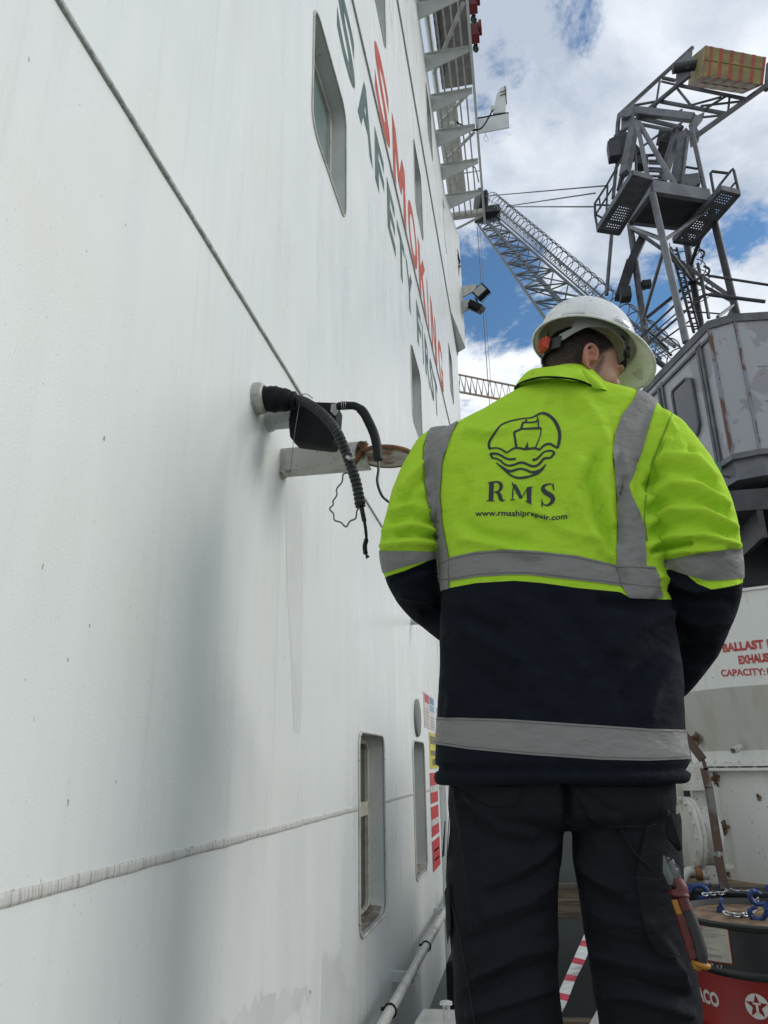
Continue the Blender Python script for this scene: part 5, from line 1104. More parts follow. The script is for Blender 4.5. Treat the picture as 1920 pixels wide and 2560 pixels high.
FOLDS = [ # (points, half width, height) on the 1659-wide picture
 # right sleeve
 ([(1400, 1015), (1440, 985), (1500, 990), (1545, 1030)], 9, .006), ([(1398, 1045), (1440, 1012), (1500, 1018), (1550, 1055)], 9, -.007), ([(1400, 1080), (1450, 1045), (1510, 1052), (1568, 1090)], 10, .008), ([(1405, 1100), (1460, 1075), (1520, 1080), (1575, 1115)], 9, -.007),
 ([(1400, 1130), (1450, 1100), (1520, 1105), (1588, 1140)], 10, .008), ([(1410, 1150), (1470, 1128), (1530, 1135), (1590, 1160)], 8, -.006), ([(1405, 1178), (1450, 1160), (1520, 1158), (1595, 1178)], 9, .009), ([(1412, 1190), (1455, 1180), (1490, 1172)], 5, -.012), ([(1480, 960), (1450, 920), (1440, 890)], 8, .005), ([(1495, 975), (1465, 940)], 7, -.005),
 ([(1420, 1200), (1480, 1190), (1560, 1188)], 8, .006), ([(1430, 960), (1412, 1010), (1400, 1060)], 6, -.006), ([(1445, 950), (1425, 1000)], 6, .005), ([(1425, 1245), (1500, 1275), (1590, 1262)], 7, .006), ([(1440, 1275), (1500, 1300), (1580, 1300)], 10, -.005), ([(1450, 1330), (1520, 1350), (1580, 1340)], 12, .006), ([(1460, 1400), (1530, 1400)], 12, -.005), ([(1480, 1440), (1510, 1450)], 12, .005),
 # left sleeve
 ([(935, 1110), (890, 1090), (848, 1105)], 8, .006), ([(938, 1128), (890, 1112), (840, 1125)], 7, -.007), ([(940, 1148), (890, 1135), (830, 1148)], 8, .007), ([(942, 1160), (900, 1152), (860, 1156)], 5, -.008), ([(942, 1176), (890, 1170), (820, 1180)], 7, .007), ([(918, 1000), (890, 1030), (865, 1055)], 8, .005), ([(922, 1030), (895, 1055), (868, 1080)], 8, -.005), ([(925, 1075), (890, 1070), (855, 1085)], 7, -.005),
 ([(940, 1225), (890, 1240), (845, 1255)], 7, -.005), ([(948, 1290), (910, 1290), (870, 1285)], 9, .005), ([(948, 1330), (920, 1325)], 9, -.005),
 # back
 ([(1290, 990), (1275, 1040), (1295, 1100), (1320, 1180)], 12, -.008), ([(1320, 980), (1300, 1050), (1325, 1130)], 11, .007), ([(1350, 1040), (1335, 1100), (1345, 1170)], 10, -.006), ([(1250, 1000), (1240, 1060), (1270, 1140), (1310, 1200)], 12, .006), ([(1345, 985), (1358, 1060), (1372, 1110)], 9, .0035), ([(1376, 1000), (1380, 1060)], 8, -.0035),
 ([(1000, 1130), (1060, 1160), (1140, 1170)], 12, -.005), ([(1000, 1165), (1080, 1180), (1160, 1200)], 10, .005), ([(1160, 1110), (1230, 1150), (1300, 1170)], 10, .004), ([(1110, 1080), (1150, 1090), (1210, 1125)], 9, .003), ([(990, 1020), (1010, 1060), (1000, 1110)], 10, -.004), ([(1010, 925), (1050, 935), (1090, 928)], 8, .004), ([(1000, 945), (1050, 955)], 8, -.004),
 ([(1180, 860), (1160, 900), (1130, 940)], 14, .004), ([(1260, 860), (1290, 900), (1310, 950)], 14, .004), ([(1230, 850), (1235, 900)], 14, -.004), ([(965, 960), (975, 1010)], 8, .003),
 ([(1300, 1200), (1335, 1225), (1352, 1260)], 9, -.004), ([(1320, 1205), (1365, 1240), (1375, 1285)], 9, .003), ([(1385, 1215), (1405, 1250), (1425, 1280)], 8, -.002),
 # navy lower back
 ([(960, 1310), (1010, 1330), (1080, 1360)], 14, -.006), ([(955, 1345), (1020, 1370), (1110, 1420)], 16, .006), ([(950, 1400), (1010, 1430), (1100, 1500)], 16, -.005), ([(1440, 1290), (1380, 1310), (1300, 1300)], 12, -.007), ([(1440, 1325), (1390, 1350), (1330, 1400)], 15, .007), ([(1455, 1375), (1400, 1420), (1350, 1500)], 16, -.007), ([(1462, 1420), (1420, 1480), (1400, 1540)], 16, .006), ([(1100, 1290), (1170, 1330), (1260, 1440)], 24, .004), ([(1200, 1300), (1260, 1360), (1310, 1450)], 24, -.004),
 ([(955, 1480), (975, 1500), (970, 1540)], 10, .004), ([(1150, 1480), (1200, 1520)], 20, .003)]
V = folds(V, T, FOLDS)
NJ = vnorm(V, T)
n1 = np.array([mn.noise(Vector(v*9.0)) for v in V]); n2 = np.array([mn.noise(Vector((v[0]*16, v[1]*16, v[2]*30))) for v in V])
V = V+NJ*(n1*.0035+n2*.0014)[:, None]
# quilted hem: two stuffed rolls with a stitched groove
zh = V[:, 2]; ztp = np.interp(px/q_, [940, 1480], [DS(940, 1660, 1.56).z, DS(1480, 1663, 1.56).z]); gro = np.exp(-((zh-ztp)/.006)**2)*.010; V = V-NJ*(gro*(lab_ == 0))[:, None]
NJ = vnorm(V, T)
Vb = V.copy(); front_ = (V[:, 1] > PY) & (lab_ == 0); Vb[front_, 1] = 2*PY-V[front_, 1]; pxb, pyb = proj(Vb)    # back-of-jacket coordinates carried round to the front
# colour boundary
c6 = lambda pts: [(900+x/1.659, 900+y/1.659) for x, y in pts]; c7 = lambda pts: [(900+x/1.659, 1400+y/1.659) for x, y in pts]
def fy(pts): P_ = sorted(pts); return np.interp(pxb, [p[0] for p in P_], [p[1] for p in P_])
def fx_(pts): P_ = sorted(pts, key=lambda p: p[1]); return np.interp(pyb, [p[1] for p in P_], [p[0] for p in P_])
ylo_t = fy(c6([(320, 962), (372, 945), (480, 925), (640, 915), (760, 925), (900, 945), (1080, 962), (1115, 984), (1185, 988), (1255, 993)]))
AL_top, AL_bot, AL_y = [(930, 1376), (1000, 1377), (1100, 1379)], [(955, 1434), (975, 1428), (1020, 1413), (1070, 1400), (1100, 1394)], [(955, 1446), (1010, 1428), (1070, 1402), (1100, 1394)]
AR_top, AR_bot, AR_y = [(1630, 1404), (1690, 1393), (1744, 1383), (1800, 1376), (1860, 1370)], [(1630, 1410), (1680, 1424), (1714, 1436), (1768, 1451), (1800, 1451), (1860, 1444)], [(1690, 1424), (1711, 1432), (1744, 1460), (1780, 1468), (1860, 1456)]
zone = np.where(lab_ == 0, ylo_t-pyb, np.where(lab_ == 1, fy(AL_y)-py, fy(AR_y)-py))
me = bpy.data.meshes.new('jacket'); me.from_pydata(V.tolist(), [], T.tolist()); me.update()
at = me.attributes.new('zone', 'FLOAT', 'POINT'); at.data.foreach_set('value', zone.astype(np.float32))
for p in me.polygons: p.use_smooth = True
def cloth(name, cA, cB=None, rough=.85, weave=900, dirt=.5, sheen=.0):
    m = bpy.data.materials.new(name); m.use_nodes = True; t = m.node_tree; b = t.nodes['Principled BSDF']; b.inputs['Roughness'].default_value = rough
    b.inputs['Sheen Weight'].default_value = sheen; b.inputs['Specular IOR Level'].default_value = .15
    tc = t.nodes.new('ShaderNodeTexCoord')
    def no(s_, d, st=(1, 1, 1)):
        mp = t.nodes.new('ShaderNodeMapping'); mp.inputs['Scale'].default_value = st; t.links.new(tc.outputs['Object'], mp.inputs[0]); n = t.nodes.new('ShaderNodeTexNoise'); n.inputs['Scale'].default_value = s_; n.inputs['Detail'].default_value = d; t.links.new(mp.outputs[0], n.inputs['Vector']); return n.outputs['Fac']
    def mx(f, a, c):
        x = t.nodes.new('ShaderNodeMix'); x.data_type = 'RGBA'
        for k_, v in (('Factor', f), ('A', a), ('B', c)):
            if isinstance(v, tuple): x.inputs[k_].default_value = v+(1,)
            elif isinstance(v, float): x.inputs[k_].default_value = v
            else: t.links.new(v, x.inputs[k_])
        return x.outputs['Result']
    def rg(v, a, c, o1=1.):
        r = t.nodes.new('ShaderNodeMapRange'); r.inputs['From Min'].default_value = a; r.inputs['From Max'].default_value = c; r.inputs['To Max'].default_value = o1; t.links.new(v, r.inputs['Value']); return r.outputs[0]
    dk = tuple(x*.62 for x in cA); c = mx(rg(no(7, 8), .60, .78, dirt), cA, dk)
    c = mx(rg(no(28, 6, (1, 1, .6)), .66, .74, dirt*.8), c, tuple(x*.45+.02 for x in cA))
    if cB:
        an = t.nodes.new('ShaderNodeAttribute'); an.attribute_name = 'zone'; g_ = wmath('GREATER_THAN', an.outputs['Fac'], 0.0, tree=t)
        cBn = mx(rg(no(40, 4), .55, .75, .5), cB, tuple(x*1.7+.002 for x in cB)); c = mx(g_, cBn, c)
    t.links.new(c, b.inputs['Base Color'])
    bp = t.nodes.new('ShaderNodeBump'); bp.inputs['Strength'].default_value = .6; bp.inputs['Distance'].default_value = .0012; t.links.new(no(weave*.55, 2), bp.inputs['Height'])
    bp2 = t.nodes.new('ShaderNodeBump'); bp2.inputs['Strength'].default_value = .75; bp2.inputs['Distance'].default_value = .011; t.links.new(no(22, 4, (1, 1, 1.8)), bp2.inputs['Height']); t.links.new(bp2.outputs[0], bp.inputs['Normal'])
    t.links.new(bp.outputs[0], b.inputs['Normal']); return m
HIVIS, NAVY = (.41, .67, .04), (.006, .0085, .0145)
M['jacket'] = cloth('jacket_cloth', HIVIS, NAVY)
M['hivis'] = cloth('hivis_cloth', HIVIS)
M['navy'] = cloth('navy_cloth', NAVY, dirt=.1)
M['trouser'] = cloth('trouser_cloth', (.0115, .0135, .018), dirt=.25)
M['retro'] = cloth('reflective_tape', (.23, .23, .222), rough=.45, weave=1500, dirt=.6, sheen=0)
# the person: body root
body_mb = MB()
person_ph = None
jacket = bpy.data.objects.new('jacket', me); col.objects.link(jacket); me.materials.append(M['jacket'])
jacket['label'] = 'bright yellow work jacket with a navy lower half and grey reflective bands'
BV = BVHTree.FromPolygons([Vector(v) for v in V], [tuple(t) for t in T])
def clip(V, N_, T, fields):
    """keep the part of a triangle mesh where every field is positive, cut exactly along the zero lines"""
    V = [tuple(v) for v in V]; N_ = [tuple(n) for n in N_]; F = [np.asarray(f, float) for f in fields]; ok = np.ones(len(T), bool)
    for f in F: ok &= (f[T] > 0).any(1)
    polys = [[(int(i), None) for i in t] for t in T[ok]]
    F = np.stack(F, 1); outV, outN, outF, idx = [], [], [], {}
    def key(i):
        if i not in idx: idx[i] = len(outV); outV.append(V[i]); outN.append(N_[i])
        return idx[i]
    allin = (F[T[ok]] > 0).all(axis=(1, 2))
    for t, a in zip(T[ok], allin):
        if a: outF.append(tuple(key(int(i)) for i in t)); continue
        poly = [(np.array(V[i]), np.array(N_[i]), F[i]) for i in t]
        for k in range(F.shape[1]):
            new = []
            for j in range(len(poly)):
                A_, B_ = poly[j], poly[(j+1) % len(poly)]; fa, fb = A_[2][k], B_[2][k]
                if fa > 0: new.append(A_)
                if (fa > 0) != (fb > 0): s_ = fa/(fa-fb); new.append((A_[0]+(B_[0]-A_[0])*s_, A_[1]+(B_[1]-A_[1])*s_, A_[2]+(B_[2]-A_[2])*s_))
            poly = new
            if len(poly) < 3: break
        if len(poly) >= 3:
            b0 = len(outV)
            for p in poly: outV.append(tuple(p[0])); outN.append(tuple(p[1]))
            outF.append(tuple(range(b0, b0+len(poly))))
    return np.array(outV), np.array(outN), outF
def skinpart(name, fields, off, mt, parent, VV=None, NN=None, TT=None):
    a, n, f = clip(V if VV is None else VV, NJ if NN is None else NN, T if TT is None else TT, fields)
    if len(a) == 0: return None
    a = a+n/np.maximum(np.linalg.norm(n, axis=1, keepdims=True), 1e-9)*off
    me = bpy.data.meshes.new(name); me.from_pydata(a.tolist(), [], f); b = bmesh.new(); b.from_mesh(me); bmesh.ops.remove_doubles(b, verts=b.verts, dist=1e-5); b.to_mesh(me); b.free()
    for p in me.polygons: p.use_smooth = True
    me.materials.append(mt); o = bpy.data.objects.new(name, me); col.objects.link(o); o.parent = parent; return o
isT = np.where(lab_ == 0, 1., -1.); OFF = .0022
wt = fy(c6([(315, 850), (372, 820), (480, 795), (600, 785), (740, 795), (900, 812), (1060, 850), (1180, 855), (1300, 862)])); wb = fy(c6([(315, 925), (372, 918), (480, 900), (600, 892), (700, 892), (850, 908), (1000, 925), (1060, 935), (1200, 950), (1300, 955)]))
limR = fx_([(1640, 1000), (1640, 1300), (1634, 1385), (1652, 1490)])-pxb
def tsel(f): return np.where((lab_ == 0) & ((limR > 0) | front_ | (pyb > 1560)), f, -5.)
M['stitch'] = mat('tape_stitching', (.09, .09, .085), .9)
skinpart('tape_stitching', [tsel(pyb-wt-5), wt+6.3-pyb], OFF*1.9, M['stitch'], jacket); skinpart('tape_stitching', [tsel(pyb-wb+6), wb-4.7-pyb], OFF*1.9, M['stitch'], jacket)
skinpart('reflective_tape', [tsel(pyb-wt), wb-pyb], OFF, M['retro'], jacket)
ht_ = fy(c7([(300, 651), (325, 652), (600, 660), (900, 680), (1200, 700), (1345, 704)])); hb_ = fy(c7([(300, 762), (322, 765), (450, 785), (700, 808), (1000, 828), (1200, 832), (1352, 825)]))
skinpart('tape_stitching', [tsel(pyb-ht_-5), ht_+6.3-pyb], OFF*1.5, M['stitch'], jacket); skinpart('tape_stitching', [tsel(pyb-hb_+6.3), hb_-5-pyb], OFF*1.5, M['stitch'], jacket)
skinpart('reflective_tape', [tsel(pyb-ht_), hb_-pyb], OFF, M['retro'], jacket)
bl0 = fx_(c6([(318, 240), (310, 255), (270, 330), (265, 440), (275, 560), (300, 700), (325, 830), (340, 960)])); bl1 = fx_(c6([(440, 180), (418, 238), (380, 310), (345, 420), (335, 560), (345, 680), (372, 820), (372, 955)]))
br0 = fx_(c6([(1150, 130), (1135, 165), (1085, 230), (1055, 310), (1047, 400), (1060, 520), (1065, 700), (1062, 850), (1080, 935), (1115, 985)])); br1 = fx_(c6([(1235, 150), (1228, 182), (1195, 290), (1160, 400), (1115, 520), (1125, 560), (1180, 690), (1186, 855), (1250, 965), (1258, 990)]))
ylim = fy(c6([(320, 958), (372, 950), (1110, 985), (1258, 990)]))
skinpart('reflective_tape', [tsel(pxb-bl0), bl1-pxb, ylim-pyb], OFF*1.6, M['retro'], jacket)
skinpart('reflective_tape', [tsel(pxb-br0), br1-pxb, ylim-pyb], OFF*1.6, M['retro'], jacket)
for k, (tp, bt) in ((1, (AL_top, AL_bot)), (2, (AR_top, AR_bot))):
    f1 = np.where(lab_ == k, py-np.interp(px, [p[0] for p in tp], [p[1] for p in tp]), -5.); f2 = np.interp(px, [p[0] for p in bt], [p[1] for p in bt])-py
    skinpart('sleeve_tape', [f1, f2], OFF, M['retro'], jacket)
# stitched seams between sleeves and back
thr = mat('seam_thread', (.20, .36, .02), .9)
def on_surf(x, y, off=.0015):
    d = Vector(ray(x, y)).normalized(); h = BV.ray_cast(Vector((0, 0, 0)), d)
    return (h[0]-d*off) if h[0] is not None else None
def surf_line(pts, r, name, mt, off=.001, dens=5, parent=None):
    P_ = []
    for (x0, y0), (x1, y1) in zip(pts[:-1], pts[1:]):
        for k in range(dens): t = k/dens; p = on_surf((x0+(x1-x0)*t)*q_, (y0+(y1-y0)*t)*q_, off); P_ += [p] if p else []
    if len(P_) < 2: return
    m_ = MB(); m_.tube(P_, r, 5); return m_.build(name, mt, parent or jacket, smooth=True)
surf_line([(1452, 893), (1430, 945), (1408, 1000), (1396, 1060), (1392, 1120), (1400, 1180)], .0022, 'armhole_seam', thr)
surf_line([(928, 925), (914, 965), (914, 1030), (924, 1090), (938, 1150), (946, 1190)], .0022, 'armhole_seam', thr)
# printed emblem and lettering, laid on the cloth
PR = mat('print_black', (.018, .026, .03), .6)
E_ = lambda x, y: (1190+x/6.381, 1000+y/6.381)
def ribbon(mb, pts, ws, closed=False):
    P_ = [Vector((x, y, 0)) for x, y in pts]; P_ = smooth_path(P_, 5) if len(P_) > 2 else [P_[0].lerp(P_[1], t/4) for t in range(5)]
    W_ = np.interp(np.linspace(0, 1, len(P_)), np.linspace(0, 1, len(ws)), ws); vs = []
    for i, p in enumerate(P_):
        d = (P_[min(i+1, len(P_)-1)]-P_[max(i-1, 0)]); d.normalize(); n = Vector((-d.y, d.x, 0))
        for s_ in (-1, -.33, .33, 1):
            q = on_surf(*E_(p.x+n.x*s_*W_[i]/2, p.y+n.y*s_*W_[i]/2), .0016); vs.append(q if q else Vector((0, 0, -5)))
    mb.add(vs, [(4*i+j, 4*i+j+1, 4*i+j+5, 4*i+j+4) for i in range(len(P_)-1) for j in range(3)])
def corner(mb, pts, w):    # straight strokes with sharp corners
    for a, b_ in zip(pts[:-1], pts[1:]): ribbon(mb, [a, b_], [w])
em = MB()
ribbon(em, [(215, 775), (205, 700), (235, 620), (290, 540), (350, 450), (420, 385), (560, 330), (740, 295), (880, 280), (960, 245), (1020, 215), (1090, 212), (1180, 255), (1260, 340), (1315, 450), (1335, 560), (1325, 670), (1300, 765)], [46, 40, 32, 26, 22, 26, 36, 48, 56, 52, 38])
ribbon(em, [(205, 780), (270, 765), (340, 765), (400, 785), (450, 815), (495, 842)], [30, 24, 28, 30]); ribbon(em, [(495, 842), (550, 800), (620, 765), (700, 768), (780, 782), (860, 775), (940, 768), (1020, 795)], [24, 30, 34, 36, 34]); ribbon(em, [(1015, 795), (1070, 735), (1120, 705), (1180, 700), (1240, 730), (1300, 768)], [28, 34, 38, 30])
corner(em, [(645, 760), (605, 510)], 36); corner(em, [(605, 512), (720, 462), (1035, 445)], 34); ribbon(em, [(1035, 440), (1035, 500), (1020, 590), (985, 670), (948, 765)], [22, 20, 16, 18, 24])
corner(em, [(718, 458), (748, 358)], 34); corner(em, [(735, 358), (820, 355)], 30); ribbon(em, [(815, 358), (880, 355), (950, 345), (990, 318)], [26]); corner(em, [(998, 440), (992, 300)], 22); corner(em, [(793, 355), (803, 310)], 34); corner(em, [(985, 320), (978, 262)], 20)
ribbon(em, [(808, 765), (822, 665)], [60, 2])
ribbon(em, [(235, 855), (330, 855), (400, 885), (470, 925), (540, 945), (635, 935)], [38, 34, 34, 38]); ribbon(em, [(225, 850), (260, 922)], [36]); ribbon(em, [(250, 925), (330, 935), (400, 975), (460, 1025), (530, 1045), (610, 1030), (690, 1000), (760, 1000), (830, 1030), (900, 1055), (970, 1045), (1040, 985), (1090, 930), (1185, 925)], [26, 30, 34, 38, 40, 38, 34])
ribbon(em, [(900, 955), (960, 945), (1020, 890), (1080, 830), (1150, 808), (1210, 812), (1255, 845)], [42, 34, 26, 30, 36]); ribbon(em, [(1255, 840), (1190, 925)], [36])
ribbon(em, [(320, 1000), (400, 1060), (480, 1115), (560, 1135), (640, 1110), (720, 1095), (800, 1115), (870, 1145), (950, 1150), (1030, 1120), (1080, 1070), (1110, 1020)], [16, 38, 44, 38, 32, 34, 42, 58, 40, 10]); ribbon(em, [(330, 1010), (440, 1100), (540, 1190), (640, 1235), (740, 1240), (860, 1215), (980, 1170), (1060, 1110)], [14, 34, 30, 34, 42, 34, 40, 20])
em.build('emblem_print', PR, jacket, fix=False)
# R M S in serif strokes
rm = MB()
ribbon(rm, [(248, 1310), (238, 1600)], [74, 74]); ribbon(rm, [(185, 1328), (215, 1318), (300, 1305)], [10, 24, 26]); ribbon(rm, [(162, 1608), (230, 1604), (300, 1610)], [8, 26, 8]); ribbon(rm, [(270, 1308), (345, 1306), (392, 1340), (398, 1395), (365, 1450), (285, 1470)], [24, 30, 54, 56, 34, 14]); ribbon(rm, [(330, 1465), (372, 1510), (395, 1575), (425, 1605), (465, 1590)], [30, 60, 60, 30, 8])
ribbon(rm, [(568, 1300), (600, 1365)], [8, 34]); ribbon(rm, [(605, 1340), (588, 1440), (580, 1575)], [10, 22, 20]); ribbon(rm, [(540, 1596), (585, 1588), (625, 1590)], [6, 22, 6]); ribbon(rm, [(608, 1350), (665, 1455), (720, 1570)], [52, 62, 52]); ribbon(rm, [(720, 1575), (775, 1480), (830, 1395)], [16, 16, 16]); ribbon(rm, [(850, 1395), (845, 1500), (850, 1640)], [76, 76, 66]); ribbon(rm, [(820, 1396), (918, 1384)], [22, 6]); ribbon(rm, [(785, 1608), (840, 1630), (895, 1668)], [8, 30, 6])
ribbon(rm, [(1232, 1400), (1200, 1340), (1140, 1345), (1085, 1370), (1068, 1420), (1110, 1475), (1190, 1520), (1225, 1575), (1200, 1640), (1130, 1680), (1075, 1655), (1050, 1600)], [10, 16, 26, 44, 66, 80, 80, 74, 54, 26, 16, 8]); ribbon(rm, [(1228, 1320), (1240, 1436)], [10, 26]); ribbon(rm, [(1045, 1570), (1054, 1700)], [8, 26])
rm.build('lettering', PR, jacket, fix=False)
# web address following the folds of the cloth
c = bpy.data.curves.new('g', 'FONT'); c.body = 'www.rmsshiprepair.com'; c.size = 1; c.offset = .022; c.resolution_u = 4; c.space_character = 1.02
o = bpy.data.objects.new('g', c); col.objects.link(o); dg = bpy.context.evaluated_depsgraph_get(); ev = o.evaluated_get(dg); me2 = ev.to_mesh(); b = bmesh.new(); b.from_mesh(me2); bmesh.ops.triangulate(b, faces=b.faces)
bmesh.ops.subdivide_edges(b, edges=[e for e in b.edges if e.calc_length() > .25], cuts=1); vs = [v.co.copy() for v in b.verts]; fs = [tuple(v.index for v in f.verts) for f in b.faces]; b.free(); ev.to_mesh_clear(); bpy.data.objects.remove(o)
lo, hi = min(v.x for v in vs), max(v.x for v in vs); ux = MB(); W_ = []
bx = [-14, 330, 600, 850, 950, 1030, 1130, 1250, 1455]; by = [1853, 1842, 1850, 1848, 1860, 1882, 1912, 1912, 1892]
for v in vs:
    X_ = -14+(v.x-lo)/(hi-lo)*1469; B_ = np.interp(X_, bx, by); hs = np.interp(X_, [-14, 850, 960, 1040, 1130, 1455], [128, 128, 110, 90, 116, 132]); W_.append(on_surf(*E_(X_, B_-v.y*hs), .0014) or Vector((0, 0, -5)))
ux.add(W_, fs); ux.build('web_address', PR, jacket, fix=False)

# ---- collar: a standing collar wrapped round the neck, turned over at the right
HC = lambda x, y: (1280+x/3.770, 700+y/3.770)
def CP(x, y, Y): return A(*HC(x, y), Y)
tops = [CP(60, 1000, 1.70), CP(120, 880, 1.665), CP(250, 825, 1.64), CP(430, 812, 1.635), CP(600, 825, 1.645), CP(720, 870, 1.665), CP(830, 950, 1.70), CP(900, 1020, 1.75), CP(905, 1060, 1.82)]
bots = [CP(25, 1035, 1.69), CP(90, 980, 1.645), CP(250, 935, 1.60), CP(430, 932, 1.59), CP(620, 960, 1.60), CP(760, 1015, 1.63), CP(830, 1040, 1.67), CP(925, 1062, 1.74), CP(960, 1075, 1.82)]
back_top = [tops[-1], tops[-1]+Vector((-.03, .05, .005)), tops[-1]+Vector((-.09, .08, 0)), tops[0]+Vector((.05, .09, -.01)), tops[0]+Vector((0, .05, -.005)), tops[0]]
back_bot = [bots[-1], bots[-1]+Vector((-.03, .07, -.005)), bots[-1]+Vector((-.09, .10, -.02)), bots[0]+Vector((.05, .11, -.02)), bots[0]+Vector((-.01, .06, -.01)), bots[0]]
tp_, bt_ = smooth_path(tops, 6)[:-1]+smooth_path(back_top, 4)[:-1], smooth_path(bots, 6)[:-1]+smooth_path(back_bot, 4)[:-1]
n = len(tp_); vs = []; cc_ = sum(tp_, Vector())/n; fs = []
LV = [(0, .0, 0), (.25, .0035, 0), (.55, .0045, 0), (.85, .003, 0), (.97, .001, 0), (1.0, -.003, .0), (.98, -.007, 0), (.8, -.009, 0), (.4, -.010, 0), (0, -.010, 0)]
for i in range(n):
    out = (bt_[i]-cc_); out.z = 0; out.normalize()
    for (t, o_, z) in LV: vs.append(bt_[i].lerp(tp_[i], t)+out*(o_+.0015*math.sin(i*.8)))
m_ = len(LV); fs = [(i*m_+j, ((i+1) % n)*m_+j, ((i+1) % n)*m_+j+1, i*m_+j+1) for i in range(n) for j in range(m_-1)]
cb_ = MB(); cb_.add(vs, fs); collar = cb_.build('collar', M['hivis'], jacket, smooth=True)
cs = MB(); cs.tube([p+Vector((0, -.004, .002)) for p in smooth_path(bots[:7], 6)], .0025, 5); cs.build('collar_piping', M['navy'], jacket, smooth=True)
lf_ = MB(); rl = smooth_path([CP(660, 868, 1.610), CP(700, 930, 1.600), CP(745, 985, 1.600), CP(785, 1028, 1.605)], 5); rl2 = smooth_path([CP(690, 858, 1.615), CP(800, 925, 1.615), CP(880, 1005, 1.625), CP(940, 1068, 1.640)], 5)
vv_ = []
for a, b_ in zip(rl, rl2):
    for t, o_ in ((0, 0), (.15, -.007), (.5, -.010), (.85, -.007), (1, 0)): vv_.append(a.lerp(b_, t)+Vector((0, o_, 0)))
lf_.add(vv_, [(5*i+j, 5*i+j+1, 5*i+j+6, 5*i+j+5) for i in range(len(rl)-1) for j in range(4)]); lf_.build('collar_flap', M['hivis'], jacket, smooth=True)

# ---- trousers
LEG = MB()
TR = [(1600, 968, 1462, .135), (1690, 972, 1458, .140), (1730, 968, 1461, .138), (1760, 970, 1455, .128), (1780, 985, 1440, .10), (1792, 1020, 1420, .06)]
rings = []
for (y, l, r, ry) in TR[::-1]:
    a, b_ = DS(l, y, PY), DS(r, y, PY); rings.append(((a.x+b_.x)/2, PY+.01, a.z, (b_.x-a.x)/2, ry, 2.6))
ringloft(LEG, rings, 56)
lg = lambda pts: [(DS(x, y, Y), r) for x, y, Y, r in pts]
LL = lg([(1094, 1760, 1.74, .119), (1089, 1850, 1.74, .121), (1084, 1900, 1.74, .118), (1088, 2000, 1.74, .111), (1091, 2100, 1.74, .105), (1099, 2200, 1.75, .105), (1104, 2300, 1.77, .100)])
RL_ = lg([(1348, 1760, 1.74, .103), (1351, 1850, 1.74, .107), (1358, 1900, 1.74, .105), (1375, 2000, 1.73, .101), (1389, 2100, 1.72, .100), (1402, 2200, 1.73, .097), (1411, 2300, 1.75, .093)])
def elleg(pts, sx=1.0):
    """leg column in flattened rings"""
    P_ = [p for p, _ in pts]; R_ = [r for _, r in pts]; f = P_[-1]; P_ = P_+[Vector((f.x, f.y+.02, -.62)), Vector((f.x, f.y+.03, -.775))]; R_ = R_+[.088, .095]
    PP = smooth_path(P_, 5); RR = np.interp(np.linspace(0, len(P_)-1, len(PP)), range(len(P_)), R_)
    ringloft(LEG, [(p.x, p.y, p.z, r*sx, r*1.0, 2.3) for p, r in zip(PP, RR)][::-1], 40)
elleg(LL); elleg(RL_)
to = LEG.build('tmpt', None); tm = sm(to, .0065, 6); Vt, Tt = me_np(tm)
TF = [([(1225, 1700), (1228, 1760), (1226, 1840)], 10, -.018), ([(1225, 1840), (1215, 1960)], 10, -.004), ([(1010, 1720), (1080, 1790), (1150, 1800)], 9, .005), ([(1000, 1745), (1060, 1810), (1150, 1830)], 9, -.005), ([(1215, 1800), (1170, 1850), (1120, 1880)], 11, .006), ([(1215, 1850), (1150, 1900), (1060, 1930)], 11, -.006), ([(1215, 1890), (1140, 1950), (1050, 1980)], 12, .005),
      ([(1210, 1960), (1120, 2000), (1010, 2030)], 12, -.005), ([(1205, 2040), (1120, 2060), (1030, 2110)], 11, .006), ([(1200, 2080), (1100, 2110), (1010, 2150)], 10, -.006), ([(1195, 2130), (1110, 2160), (1020, 2190)], 11, .006), ([(980, 1700), (1000, 1800), (1020, 1950), (1040, 2100)], 6, .003),
      ([(1240, 1850), (1290, 1900), (1340, 1925)], 11, .006), ([(1245, 1890), (1300, 1945), (1370, 1970)], 11, -.006), ([(1260, 1960), (1320, 1990), (1400, 2000)], 12, .005), ([(1270, 2020), (1340, 2040), (1420, 2050)], 11, -.006), ([(1280, 2060), (1350, 2080), (1460, 2100)], 11, .008), ([(1285, 2100), (1360, 2120), (1480, 2150)], 10, -.008), ([(1290, 2150), (1370, 2150), (1490, 2190)], 10, .007), ([(1430, 2040), (1460, 2090), (1480, 2130)], 9, .007),
      ([(1330, 1740), (1330, 1790)], 10, .003), ([(1000, 1690), (1040, 1700), (1100, 1690)], 10, .004), ([(1250, 1690), (1300, 1740), (1330, 1750)], 9, -.004)]
Vt = folds(Vt, Tt, TF); Nt_ = vnorm(Vt, Tt); Vt = Vt+Nt_*(np.array([mn.noise(Vector((v[0]*10, v[1]*10, v[2]*14))) for v in Vt])*.004)[:, None]; Nt_ = vnorm(Vt, Tt)
me = bpy.data.meshes.new('trousers'); me.from_pydata(Vt.tolist(), [], Tt.tolist()); me.update(); me.materials.append(M['trouser'])
for p in me.polygons: p.use_smooth = True
trousers = bpy.data.objects.new('trousers', me); col.objects.link(trousers); trousers['label'] = 'dark work trousers with tool pockets and flaps'
BT = BVHTree.FromPolygons([Vector(v) for v in Vt], [tuple(t) for t in Tt]); BV0 = BV
ptx, pty = proj(Vt)
